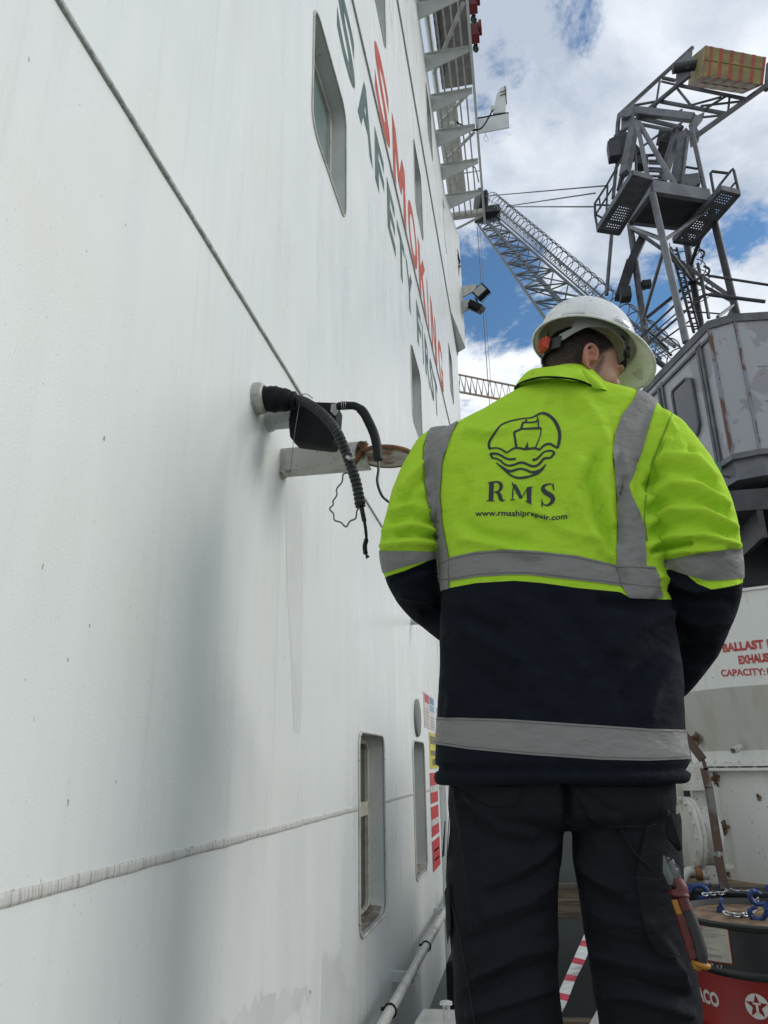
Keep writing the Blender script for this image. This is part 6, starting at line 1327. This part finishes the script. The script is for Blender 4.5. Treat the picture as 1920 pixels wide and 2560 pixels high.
def insidepoly(pts, X_, Y_):
    """signed distance to a convex-ish polygon (positive inside)"""
    P_ = [(x*q_, y*q_) for x, y in pts]; f = np.full(X_.shape, 1e9); ar = sum(P_[i][0]*P_[(i+1) % len(P_)][1]-P_[(i+1) % len(P_)][0]*P_[i][1] for i in range(len(P_))); sg = 1 if ar > 0 else -1
    for i in range(len(P_)):
        (x0, y0), (x1, y1) = P_[i], P_[(i+1) % len(P_)]; L_ = math.hypot(x1-x0, y1-y0)+1e-9; f = np.minimum(f, sg*((x1-x0)*(Y_-y0)-(y1-y0)*(X_-x0))/L_)
    return f
fv = (Nt_*(-Vt/np.linalg.norm(Vt, axis=1, keepdims=True))).sum(1)-.05
M['pocket'] = cloth('pocket_cloth', (.013, .0145, .0185), dirt=.2)
for nm, pg, of in (('back_pocket', [(1240, 1700), (1425, 1700), (1418, 1775), (1400, 1782), (1300, 1783), (1270, 1760)], .005), ('back_pocket', [(1010, 1695), (1130, 1700), (1120, 1735), (1060, 1740), (1020, 1725)], .004), ('holster_pocket', [(1398, 1765), (1465, 1755), (1470, 1900), (1462, 2070), (1415, 2060), (1390, 2000), (1372, 1890)], .007),
                  ('side_pocket', [(957, 1790), (975, 1770), (972, 1850), (958, 1862), (952, 1830)], .012), ('side_pocket', [(955, 1960), (975, 1900), (980, 2000), (972, 2050), (955, 2000)], .006)):
    skinpart(nm, [insidepoly(pg, ptx, pty), fv], of, M['pocket'], trousers, Vt, Nt_, Tt)
def tline(pts, r, name, mt):
    P_ = []
    for (x0, y0), (x1, y1) in zip(pts[:-1], pts[1:]):
        for k in range(6):
            t = k/6; d = Vector(ray((x0+(x1-x0)*t)*q_, (y0+(y1-y0)*t)*q_)).normalized(); h = BT.ray_cast(Vector((0, 0, 0)), d)
            if h[0] is not None: P_.append(h[0]-d*.0075)
    if len(P_) > 1: m_ = MB(); m_.tube(P_, r, 5); m_.build(name, mt, trousers, smooth=True)
sth = mat('trouser_thread', (.016, .018, .022), .8)
tline([(985, 1700), (968, 1760), (963, 1850), (975, 1950), (995, 2040), (1010, 2120), (1030, 2240)], .0009, 'stitching', sth); tline([(1300, 1786), (1400, 1786), (1420, 1778)], .0009, 'stitching', sth); tline([(1372, 1895), (1440, 1902), (1460, 1900)], .0009, 'stitching', sth); tline([(1325, 1790), (1350, 1850), (1395, 1890)], .0012, 'stitching', M['pocket']); tline([(1340, 1788), (1372, 1845), (1415, 1885)], .003, 'pocket_edge', M['pocket'])
# side pocket flap standing off on the right hip and a loop of webbing
lp = MB(); a = [DS(1440, 1760, 1.60), DS(1452, 1765, 1.59), DS(1474, 1835, 1.60), DS(1466, 1840, 1.62), DS(1440, 1810, 1.60)]; lp.prism(a, (0, .008, 0)); lp.build('pocket_flap', M['pocket'], trousers, bev=.002)
lp = MB(); lp.torus(DS(1448, 1775, 1.62), .019, .004, (.9, -.3, .1), 20, 6); lp.build('tool_loop', M['pocket'], trousers, smooth=True)

# ---- pliers in the holster pocket
plr = empty('pliers', DS(1470, 1990, 1.56)); tag(plr, 'pliers with red, black and yellow handles held in the right leg pocket', 'pliers')
yp = 1.56; U = lambda x, y, d=0.: A(1640+x/4.607, 2080+y/4.607, yp+d)
prd, pbk, pye = mat('handle_red', (.12, .010, .012), .5, c2=(.07, .012, .012), nscale=60), mat('handle_black', (.018, .018, .02), .5), mat('handle_yellow', (.36, .16, .015), .5)
mb = MB(); mb.tube(smooth_path([U(85, 270), U(100, 340), U(115, 440), U(150, 520), U(185, 590)], 4), [.0012, .002, .0028, .004, .005, .006, .007, .008, .009, .010, .010, .010, .010, .010, .010, .010, .010], 8); mb.tube(smooth_path([U(122, 285), U(150, 330), U(185, 400), U(215, 470), U(235, 560), U(250, 610)], 4), [.0012, .002, .003, .004]+[.008]*6+[.010]*11, 8)
mb.lathe([(.014, -.005), (.014, .005)], U(190, 450), (0, 1, 0), 18); mb.build('jaws', mat('plier_steel', (.10, .11, .11), .35, metal=.7), plr, smooth='auto')
mb = MB(); mb.tube(smooth_path([U(200, 600), U(235, 600), U(260, 640), U(262, 700), U(262, 745)], 4), [.010, .012, .0135, .014, .0145, .015, .015, .0155, .016, .016, .0165, .0165, .018, .0185, .0185, .016, .0135], 16); mb.build('handle_guard', prd, plr, smooth=True)
mb = MB(); mb.tube(smooth_path([U(225, 760), U(265, 900), U(305, 1020), U(345, 1160), U(385, 1290), U(420, 1410), U(435, 1450)], 4), [.009]*7+[.0095]*10+[.009]*8, 12); mb.build('inner_handle', prd, plr, smooth=True)
mb = MB(); mb.tube(smooth_path([U(215, 775, -.004), U(240, 850, -.004), U(275, 940, -.004)], 4), .0065, 10); mb.build('handle_inlay', pye, plr, smooth=True)
mb = MB(); mb.tube(smooth_path([U(300, 740), U(335, 850), U(375, 950), U(425, 1080), U(470, 1220), U(505, 1340), U(520, 1440), U(518, 1500)], 4), [.008, .009, .010, .0105]+[.0115]*21+[.0105]*4, 14); mb.build('outer_handle', pbk, plr, smooth=True)
mb = MB(); mb.tube(smooth_path([U(300, 745, -.006), U(330, 830, -.006), U(352, 900, -.006)], 4), .010, 10); mb.build('handle_inlay', prd, plr, smooth=True)
mb = MB(); mb.tube([U(518, 1495), U(515, 1530), U(510, 1560)], [.0165, .0165, .012], 14); mb.tube([U(450, 1490), U(470, 1535), U(512, 1545)], [.008, .009, .009], 10); mb.build('handle_end', pye, plr, smooth=True)

# ---- body: one continuous surface with head, neck, hands; clothes hide most of it
HCN = CP(650, 880, 1.745)                                             # centre of the skull
yaw, pit, rol = math.radians(70), math.radians(-20), math.radians(0)  # facing: yaw from +Y towards +X, pitch down
fw_ = Vector((math.sin(yaw)*math.cos(pit), math.cos(yaw)*math.cos(pit), math.sin(pit))); up0 = Vector((0, 0, 1)); lf2 = up0.cross(fw_).normalized(); up_ = fw_.cross(lf2)
HR = Matrix((fw_, lf2, up_)).transposed()                             # local x forward, y to his left, z up
def H(x, y, z): return HCN+HR @ Vector((x, y, z))
bm = MB(); 
bm.ell(H(-.008, 0, .035), (.097, .076, .088), HR, 28, 18); bm.ell(H(.028, 0, -.005), (.070, .066, .080), HR, 24, 16)
bm.ell(H(.040, 0, -.050), (.055, .054, .055), HR, 22, 14); bm.ell(H(.072, 0, -.085), (.026, .028, .022), HR, 16, 10)        # jaw, chin
bm.ell(H(.005, 0, -.055), (.062, .058, .040), HR, 20, 12)
for s_ in (-1, 1):
    bm.ell(H(.072, .034*s_, -.022), (.022, .024, .022), HR, 14, 10); bm.ell(H(.082, .030*s_, .028), (.014, .026, .008), HR, 14, 8)   # cheek, brow
    bm.ell(H(.078, .030*s_, .010), (.012, .014, .010), HR, 12, 8)
    ec = H(-.008, .077*s_, -.006); e2 = lambda x, z, o=0: H(-.008+x, (.077+o)*s_, -.006+z)
    bm.tube(smooth_path([e2(.010, -.004), e2(.014, .014, .002), e2(.006, .029, .007), e2(-.010, .031, .012), e2(-.021, .018, .015), e2(-.021, .0, .013), e2(-.012, -.018, .008), e2(-.001, -.029, .003), e2(.007, -.026, 0)], 5), .0048, 10)
    bm.tube(smooth_path([e2(.004, .018, .003), e2(-.008, .018, .007), e2(-.013, .004, .008), e2(-.007, -.010, .004)], 5), .0035, 8); bm.ell(e2(-.008, .002, -.003), (.015, .006, .026), HR, 14, 10); bm.tube([e2(.006, -.004, .004), e2(.008, .004, .004)], .004, 8)
bm.tube([H(.088, 0, .020), H(.098, 0, .0), H(.108, 0, -.018), H(.098, 0, -.026)], [.008, .009, .011, .009], 12); bm.ell(H(.097, .009, -.024), (.009, .007, .006), HR, 10, 6); bm.ell(H(.097, -.009, -.024), (.009, .007, .006), HR, 10, 6)
bm.tube([H(.088, -.020, -.052), H(.095, 0, -.048), H(.088, .020, -.052)], [.004, .006, .004], 8); bm.tube([H(.086, -.018, -.060), H(.093, 0, -.060), H(.086, .018, -.060)], [.004, .006, .004], 8)
nb = Vector((HCN.x-.045, 1.745, DS(1200, 880, 1.74).z-.02)); capsule(bm, [H(-.030, 0, -.015), H(-.025, 0, -.075), nb, nb+Vector((-.01, .0, -.10))], [.058, .056, .058, .060], 24)
# torso, arms, legs inside the clothes
ringloft(bm, [(r[0], r[1], r[2], r[3]*.78, r[4]*.70, 2.3) for r in [rings_ for rings_ in [((DS(l, y, PY).x+DS(r, y, PY).x)/2, PY, DS(l, y, PY).z, (DS(r, y, PY).x-DS(l, y, PY).x)/2, ry, ex) for (y, l, r, ry, ex) in SIL[3:-6]]]], 40)
for arm in (ARM_L, ARM_R): capsule(bm, [p for p, _ in arm], [r*.62 for _, r in arm], 16)
for lg_ in (LL, RL_):
    P_ = [p for p, _ in lg_]; f = P_[-1]; capsule(bm, P_+[Vector((f.x, f.y+.02, -.60)), Vector((f.x, f.y+.03, -.77))], [r*.68 for _, r in lg_]+[.055, .042], 20)
def hand(w_, d, side):
    d = d.normalized(); pal = Vector((0, 0, -1)); s_ = d.cross(pal).normalized()*side; pn = s_.cross(d)*side
    bm.ell(w_+d*.050, (.030, .046, .016), Matrix((s_, d, pn)).transposed(), 16, 10)
    for k, (o_, L_, r) in enumerate(((-.026, .068, .0082), (-.009, .078, .0088), (.009, .073, .0086), (.025, .058, .0076))):
        b0 = w_+d*.085+s_*o_; cu = Vector(pal); bm.tube(smooth_path([b0-d*.02, b0, b0+d*L_*.42+cu*L_*.12, b0+d*L_*.70+cu*L_*.40, b0+d*L_*.72+cu*L_*.72], 3), [r]*10+[r*.85]*3, 10)
    t0 = w_+d*.025-s_*.028; bm.tube(smooth_path([t0, t0+d*.03-s_*.018+pal*.008, t0+d*.055-s_*.018+pal*.022, t0+d*.072-s_*.008+pal*.03], 3), [.012]*5+[.0095]*5, 10)
wl, wr = ARM_L[-1][0], ARM_R[-1][0]
hand(wl+Vector((.045, .035, -.01)), Vector((.8, .45, -.1)), 1); hand(wr+Vector((-.05, .03, -.01)), Vector((-.8, .4, -.05)), -1)
bo = bm.build('tmpb', None); bme = sm(bo, .0036, 2, .5); Vh, Th = me_np(bme); Nh = vnorm(Vh, Th)
Lh = (Vh-np.array(HCN)) @ np.array(HR)                                # head-local coordinates
# eye sockets
for s_ in (-1, 1):
    d = np.linalg.norm((Lh-np.array([.088, .031*s_, .010]))/np.array([.012, .013, .008]), axis=1); Vh = Vh-Nh*(np.exp(-d**2)*.004)[:, None]
    lid = np.abs(Lh[:, 2]-(.006-.004*((Lh[:, 1]-.031*s_)/.014)**2)); sel = (Lh[:, 0] > .06) & (np.abs(Lh[:, 1]-.031*s_) < .016); Vh = Vh-Nh*(np.exp(-(lid/.0015)**2)*.0022*sel)[:, None]
ear = (np.abs(Lh[:, 1]) > .068) & (Lh[:, 0] > -.04) & (Lh[:, 0] < .02) & (Lh[:, 2] > -.045) & (Lh[:, 2] < .032)
# hair density: short back and sides fading into skin; stubble on the jaw
side = np.abs(Lh[:, 1]); nz = np.array([mn.noise(Vector(v*45.)) for v in Vh[:, :]]) if len(Vh) < 1 else None
hx_ = Lh[:, 0]; hz = Lh[:, 2]
front_line = np.interp(hz, [-.08, -.03, .0, .03, .06, .12], [-.045, -.030, .012, .030, .050, .075]); nape = np.interp(hx_, [-.12, -.05, -.02, .05], [-.12, -.085, -.045, .0])
hair = np.clip((front_line-hx_)/.018, 0, 1)*np.clip((hz-nape)/.035, 0, 1); hair = np.where((Lh[:, 0]**2+Lh[:, 1]**2+(Lh[:, 2])**2) < .15**2, hair, 0); hair[ear & (np.abs(Lh[:, 1]) > .0765)] = 0
burn = np.clip(1-np.abs(hx_-.022)/.014, 0, 1)*np.clip((hz+.05)/.03, 0, 1)*np.clip((.04-hz)/.02, 0, 1)*.6; hair = np.maximum(hair, burn*(side > .045)*(~ear))
stub_ = np.clip((hx_-.0)/.02, 0, 1)*np.clip((-.018-hz)/.02, 0, 1)*np.clip((hz+.14)/.03, 0, 1)*(Lh[:, 0] < .2)*.5; hair = hair*np.interp(hz, [-.095, -.03, .03], [.50, .62, 1.0]); hair = np.where(np.linalg.norm(Lh, axis=1) < .16, np.maximum(hair, 0), 0)
me = bpy.data.meshes.new('person'); me.from_pydata(Vh.tolist(), [], Th.tolist()); me.update()
for nm, arr in (('hair', hair), ('stubble', np.where(np.linalg.norm(Lh, axis=1) < .16, stub_, 0)), ('ear', ear.astype(float))): at = me.attributes.new(nm, 'FLOAT', 'POINT'); at.data.foreach_set('value', arr.astype(np.float32))
for p in me.polygons: p.use_smooth = True
sk = bpy.data.materials.new('skin'); sk.use_nodes = True; t = sk.node_tree; b = t.nodes['Principled BSDF']; b.inputs['Roughness'].default_value = .5; b.inputs['Subsurface Weight'].default_value = .15; b.inputs['Subsurface Radius'].default_value = (.012, .004, .002); b.inputs['Subsurface Scale'].default_value = .5
def attr(t, nm): a = t.nodes.new('ShaderNodeAttribute'); a.attribute_name = nm; return a.outputs['Fac']
tcn = t.nodes.new('ShaderNodeTexCoord'); nn = t.nodes.new('ShaderNodeTexNoise'); nn.inputs['Scale'].default_value = 420; nn.inputs['Detail'].default_value = 3; t.links.new(tcn.outputs['Object'], nn.inputs['Vector'])
n3_ = t.nodes.new('ShaderNodeTexNoise'); n3_.inputs['Scale'].default_value = 25; t.links.new(tcn.outputs['Object'], n3_.inputs['Vector'])
def mxx(f, a, c):
    x = t.nodes.new('ShaderNodeMix'); x.data_type = 'RGBA'
    for k_, v in (('Factor', f), ('A', a), ('B', c)):
        if isinstance(v, tuple): x.inputs[k_].default_value = v+(1,)
        else: t.links.new(v, x.inputs[k_])
    return x.outputs['Result']
c = mxx(wmath('MULTIPLY', n3_.outputs['Fac'], .5, tree=t), (.42, .235, .165), (.36, .16, .11)); c = mxx(wmath('MULTIPLY', attr(t, 'ear'), .55, tree=t), c, (.46, .14, .10))
c = mxx(wmath('MULTIPLY', attr(t, 'stubble'), wmath('MULTIPLY_ADD', nn.outputs['Fac'], 1.4, -.15, tree=t), tree=t, clamp=True), c, (.10, .07, .055))
hf = wmath('ADD', wmath('MULTIPLY', attr(t, 'hair'), 1.15, tree=t), wmath('MULTIPLY', wmath('SUBTRACT', nn.outputs['Fac'], .55, tree=t), wmath('MULTIPLY', attr(t, 'hair'), 2.0, tree=t), tree=t), tree=t, clamp=True)
c = mxx(hf, c, (.045, .037, .033)); t.links.new(c, b.inputs['Base Color']); bp = t.nodes.new('ShaderNodeBump'); bp.inputs['Strength'].default_value = .3; bp.inputs['Distance'].default_value = .001; t.links.new(nn.outputs['Fac'], bp.inputs['Height']); t.links.new(bp.outputs[0], b.inputs['Normal'])
me.materials.append(sk); person = bpy.data.objects.new('person', me); col.objects.link(person)
tag(person, 'person in white hard hat and yellow and navy jacket, seen from behind', 'person')
jacket.parent = person; trousers.parent = person
# hair: thousands of short strands standing on the scalp
rg = random.Random(5); cnt = hair[Th].mean(1); ar = np.linalg.norm(np.cross(Vh[Th[:, 1]]-Vh[Th[:, 0]], Vh[Th[:, 2]]-Vh[Th[:, 0]]), axis=1)/2; hm = MB(); nd = np.array(-fw_*.6-up_*.9)
for ti in np.nonzero(cnt > .12)[0]:
    k_ = ar[ti]*cnt[ti]*420000; k_ = int(k_)+(rg.random() < k_-int(k_))
    for _ in range(k_):
        a, b_ = rg.random(), rg.random(); a, b_ = (1-a, 1-b_) if a+b_ > 1 else (a, b_); v0, v1, v2 = Vh[Th[ti]]; p = v0+(v1-v0)*a+(v2-v0)*b_; nrm = Nh[Th[ti][0]]
        d = nrm*.5+nd*.75+np.array([rg.uniform(-.25, .25) for _ in range(3)]); d = d/np.linalg.norm(d); L_ = (.004+.008*min(1, cnt[ti]*1.1))*rg.uniform(.7, 1.2); s_ = np.cross(d, nrm); s_ = s_/(np.linalg.norm(s_)+1e-9)*.00035
        hm.add([p-s_, p+s_, p+d*L_], [(0, 1, 2)])
hm.build('hair', mat('dark_hair', (.035, .028, .024), .5, c2=(.12, .105, .095), nscale=160, lo=.45, hi=.55), person, fix=False)
# eyelashes/brow
bw = MB()
for s_ in (-1,): 
    for k in range(60):
        t_ = k/59; p = H(.090-.012*abs(t_-.3), s_*(.014+.036*t_), .031+.004*math.sin(t_*3)); bw.tube([p, p+HR @ Vector((.002, s_*.006, .003))], .0005, 3)
bw.build('eyebrow', bpy.data.materials['dark_hair'], person)
# boots
for lg_ in (LL, RL_):
    f = lg_[-1][0]; bt = MB(); ringloft(bt, [(f.x, f.y+.075, -.85, .055, .155, 2.6), (f.x, f.y+.075, -.80, .056, .155, 2.6), (f.x, f.y+.06, -.775, .052, .135, 2.4), (f.x, f.y+.035, -.74, .050, .09, 2.2), (f.x, f.y+.03, -.66, .052, .06, 2.2)], 32); bt.build('boot', M['black_matte'], person, smooth='auto')
# platform he stands on
wk = empty('work_platform', (.1, 1.75, GZ)); tag(wk, 'low timber work platform under the man, below the picture edge', 'platform')
for k in range(3): mb = MB(); mb.box2((-.5, 1.50+k*.22, -.90), (.75, 1.70+k*.22, -.852)); mb.build('plank', wdm, wk, bev=.004)
for x in (-.45, .66): mb = MB(); mb.box2((x, 1.52, GZ), (x+.05, 1.58, -.90)); mb.box2((x, 2.05, GZ), (x+.05, 2.11, -.90)); mb.box2((x, 1.58, -1.0), (x+.05, 2.05, -.95)); mb.build('trestle', M['galv_dark'], wk)

# ---- hard hat
hat = empty('hard_hat'); hat.name = 'hard_hat'; hat['_base'] = [0, 0, 0]; hat.parent = person; hat['label'] = 'glossy white hard hat with a grey harness and orange ratchet knob'
hp = math.radians(-15); hyaw = math.radians(60)
fh = Vector((math.sin(hyaw)*math.cos(hp), math.cos(hyaw)*math.cos(hp), math.sin(hp))); lh = Vector((0, 0, 1)).cross(fh).normalized(); uh = fh.cross(lh)
rr0 = math.radians(0); lh, uh = lh*math.cos(rr0)+uh*math.sin(rr0), uh*math.cos(rr0)-lh*math.sin(rr0)
HM = Matrix((fh, lh, uh)).transposed(); HO = CP(700, 700, 1.745)+Vector((.004, .003, .026))
def G(x, y, z): return HO+HM @ Vector((x, y, z))
def shell(th, s_, inset=0.):
    """th: 0 front; s_ 0 = outer lip .. 1 crown"""
    c, sn = math.cos(th), math.sin(th)
    a, b_, hgt = .130-inset, .112-inset, .126-inset
    fr = max(0, c)
    lipw = (.009+.050*fr**1.6+.003*max(0, -c))
    drop = -.006-.030*fr**2.2-.004*max(0, -c)
    S0 = .22
    if s_ < S0:
        u = s_/S0; r = 1.0; ee = (1-u); x = (a+lipw*ee)*c; y = (b_+(lipw*.9)*ee)*sn; z = drop*ee**1.3+.0
        return (x, y, z)
    u = (s_-S0)/(1-S0); ph = u*math.pi/2; rad = math.cos(ph)**.86
    z = hgt*math.sin(ph)**1.05; x, y = a*rad*c, b_*rad*sn
    rid = .0035*math.exp(-(y/.012)**2)*min(1, u*4) if inset == 0 else 0
    return (x, y, z+rid)
nth, ns = 96, 34; vs = []
for i in range(ns+1):
    s_ = i/ns
    for k in range(nth): vs.append(G(*shell(2*math.pi*k/nth, min(s_, .9995))))
b0 = len(vs)
for i in range(ns+1):
    s_ = i/ns
    for k in range(nth):
        p = list(shell(2*math.pi*k/nth, min(s_, .9995), .0)); q = shell(2*math.pi*k/nth, min(s_, .9995), .0028 if s_ > .22 else 0.)
        q = list(q); q[2] -= .0028 if s_ <= .3 else 0.; vs.append(G(*q))
fs = [(i*nth+k, i*nth+(k+1) % nth, (i+1)*nth+(k+1) % nth, (i+1)*nth+k) for i in range(ns) for k in range(nth)]
fs += [tuple(b0+j for j in f[::-1]) for f in fs[:ns*nth]]+[(k, b0+k, b0+(k+1) % nth, (k+1) % nth) for k in range(nth)]
mb = MB(); mb.add(vs, fs)
hw = mat('helmet_plastic', (.74, .76, .75), .22, c2=(.64, .65, .62), nscale=20, lo=.45, hi=.75, bump=.10, bscale=25, bdist=.003, sss=.08, coat=.5, speck=.35)
mb.build('shell', hw, hat, smooth=True)
mb = MB(); lip = [G(*[v+(0 if j != 2 else -.0012) for j, v in enumerate(shell(2*math.pi*k/nth, 0))]) for k in range(nth+1)]; mb.tube(lip+[lip[1]], .0028, 8); mb.build('rim', hw, hat, smooth=True)
for th in (math.radians(-78), math.radians(78)):
    mb = MB(); pts = []
    for k in range(9):
        t_ = th+(k-4)*.045; p = shell(t_, .27); pts.append(G(p[0]*1.02, p[1]*1.02, p[2]+.004))
    for a, b_ in zip(pts[:-1], pts[1:]): mb.beam(a, b_, .010, .009)
    mb.build('accessory_slot', hw, hat, smooth='auto')
mb = MB(); p = shell(math.radians(-150), .30); pts = [G(*[c_*1.01 for c_ in shell(math.radians(-150+k*4), .26)]) for k in range(8)]
for a, b_ in zip(pts[:-1], pts[1:]): mb.beam(a, b_, .004, .006)
mb.build('rain_gutter', hw, hat, smooth='auto')
# harness strap inside, curved up above the ear, with a slot
def band(th0, th1, zt_f, zb_f, name, mt, rx=.106, ry=.090, thick=.002, n=40):
    vs = []
    for i in range(n+1):
        th = th0+(th1-th0)*i/n
        for (zz, rr) in ((zt_f(th), 0), (zb_f(th), 0), (zb_f(th), -thick), (zt_f(th), -thick)):
            kx = 1+.12*max(0, zz+.0)/.05*-0; vs.append(G((rx+rr)*math.cos(th), (ry+rr)*math.sin(th), zz))
    m_ = MB(); m_.add(vs, [(4*i+j, 4*i+(j+1) % 4, 4*i+4+(j+1) % 4, 4*i+4+j) for i in range(n) for j in range(4)]+[(0, 1, 2, 3), (4*n+3, 4*n+2, 4*n+1, 4*n)]); return m_.build(name, mt, hat, smooth='auto')
gs, bs = mat('harness_grey', (.26, .27, .26), .45), mat('harness_black', (.012, .012, .015), .45)
d_ = math.degrees
ztop = lambda th: .030
zbot = lambda th: np.interp(d_(th), [-160, -148, -120, -90, -60, -38], [-.058, -.055, -.020, -.004, -.012, -.036])
ztp2 = lambda th: np.interp(d_(th), [-160, -140, -128, -38], [-.038, -.025, .030, .030])
band(math.radians(-158), math.radians(-38), ztp2, zbot, 'harness_band', gs, .108, .094)
band(math.radians(38), math.radians(158), lambda th: .03, lambda th: -.02, 'harness_band', gs, .108, .092)
band(math.radians(-50), math.radians(50), lambda th: np.interp(abs(d_(th)), [0, 50], [-.004, -.010]), lambda th: np.interp(abs(d_(th)), [0, 50], [-.040, -.042]), 'sweatband', bs, .109, .092, .004)
band(math.radians(150), math.radians(210), lambda th: -.042, lambda th: -.078, 'nape_strap', bs, .112, .088, .003)
mb = MB(); p = G(-.120, -.004, -.058); mb.box(p, (.013, .030, .034), HM); mb.box(p+HM @ Vector((-.008, 0, 0)), (.006, .022, .026), HM)
for k in range(4): mb.box(p+HM @ Vector((-.012, 0, -.009+.006*k)), (.004, .020, .002), HM)
mb.build('ratchet_knob', mat('orange_plastic', (.50, .06, .02), .45), hat, bev=.0025)
mb = MB()
for th, z0_, z1_, w_ in ((-112, .008, .020, .010),):
    th = math.radians(th); mb.box(G(.110*math.cos(th), .096*math.sin(th), .014), (.017, .004, .010), HM @ Matrix.Rotation(th+math.pi/2, 3, 'Z'))
th = math.radians(-62); mb.box(G(.110*math.cos(th), .096*math.sin(th), -.004), (.020, .004, .0015), HM @ Matrix.Rotation(th+math.pi/2, 3, 'Z'))
mb.build('harness_slot', bs, hat)
mb = MB(); th = math.radians(-42); mb.lathe([(.015, -.002), (.015, .004)], G(.111*math.cos(th), .096*math.sin(th), -.022), tuple(HM @ Vector((math.cos(th), math.sin(th), 0))), 18); mb.build('harness_button', bs, hat, smooth='auto')
mb = MB(); mb.box(G(.116*math.cos(th), .101*math.sin(th), -.022), (.008, .003, .009), HM @ Matrix.Rotation(th+math.pi/2, 3, 'Z')); mb.build('clip', gs, hat)
# moulded marking patch under the peak
mb = MB(); 
for k in range(7): mb.tube([G(.152+.004*k, -.030, -.0145-.002*k), G(.150+.004*k, .005, -.0155-.002*k)], .0006, 4)
for y_ in (-.033, .008): mb.tube([G(.148, y_, -.013), G(.180, y_, -.027)], .0006, 4)
mb.build('moulded_marks', mat('mould_mark', (.40, .40, .36), .5), hat)
hat.location = (0, 0, 0); del hat['_base']
settle()
for m in (M['glass_dark'],): pass
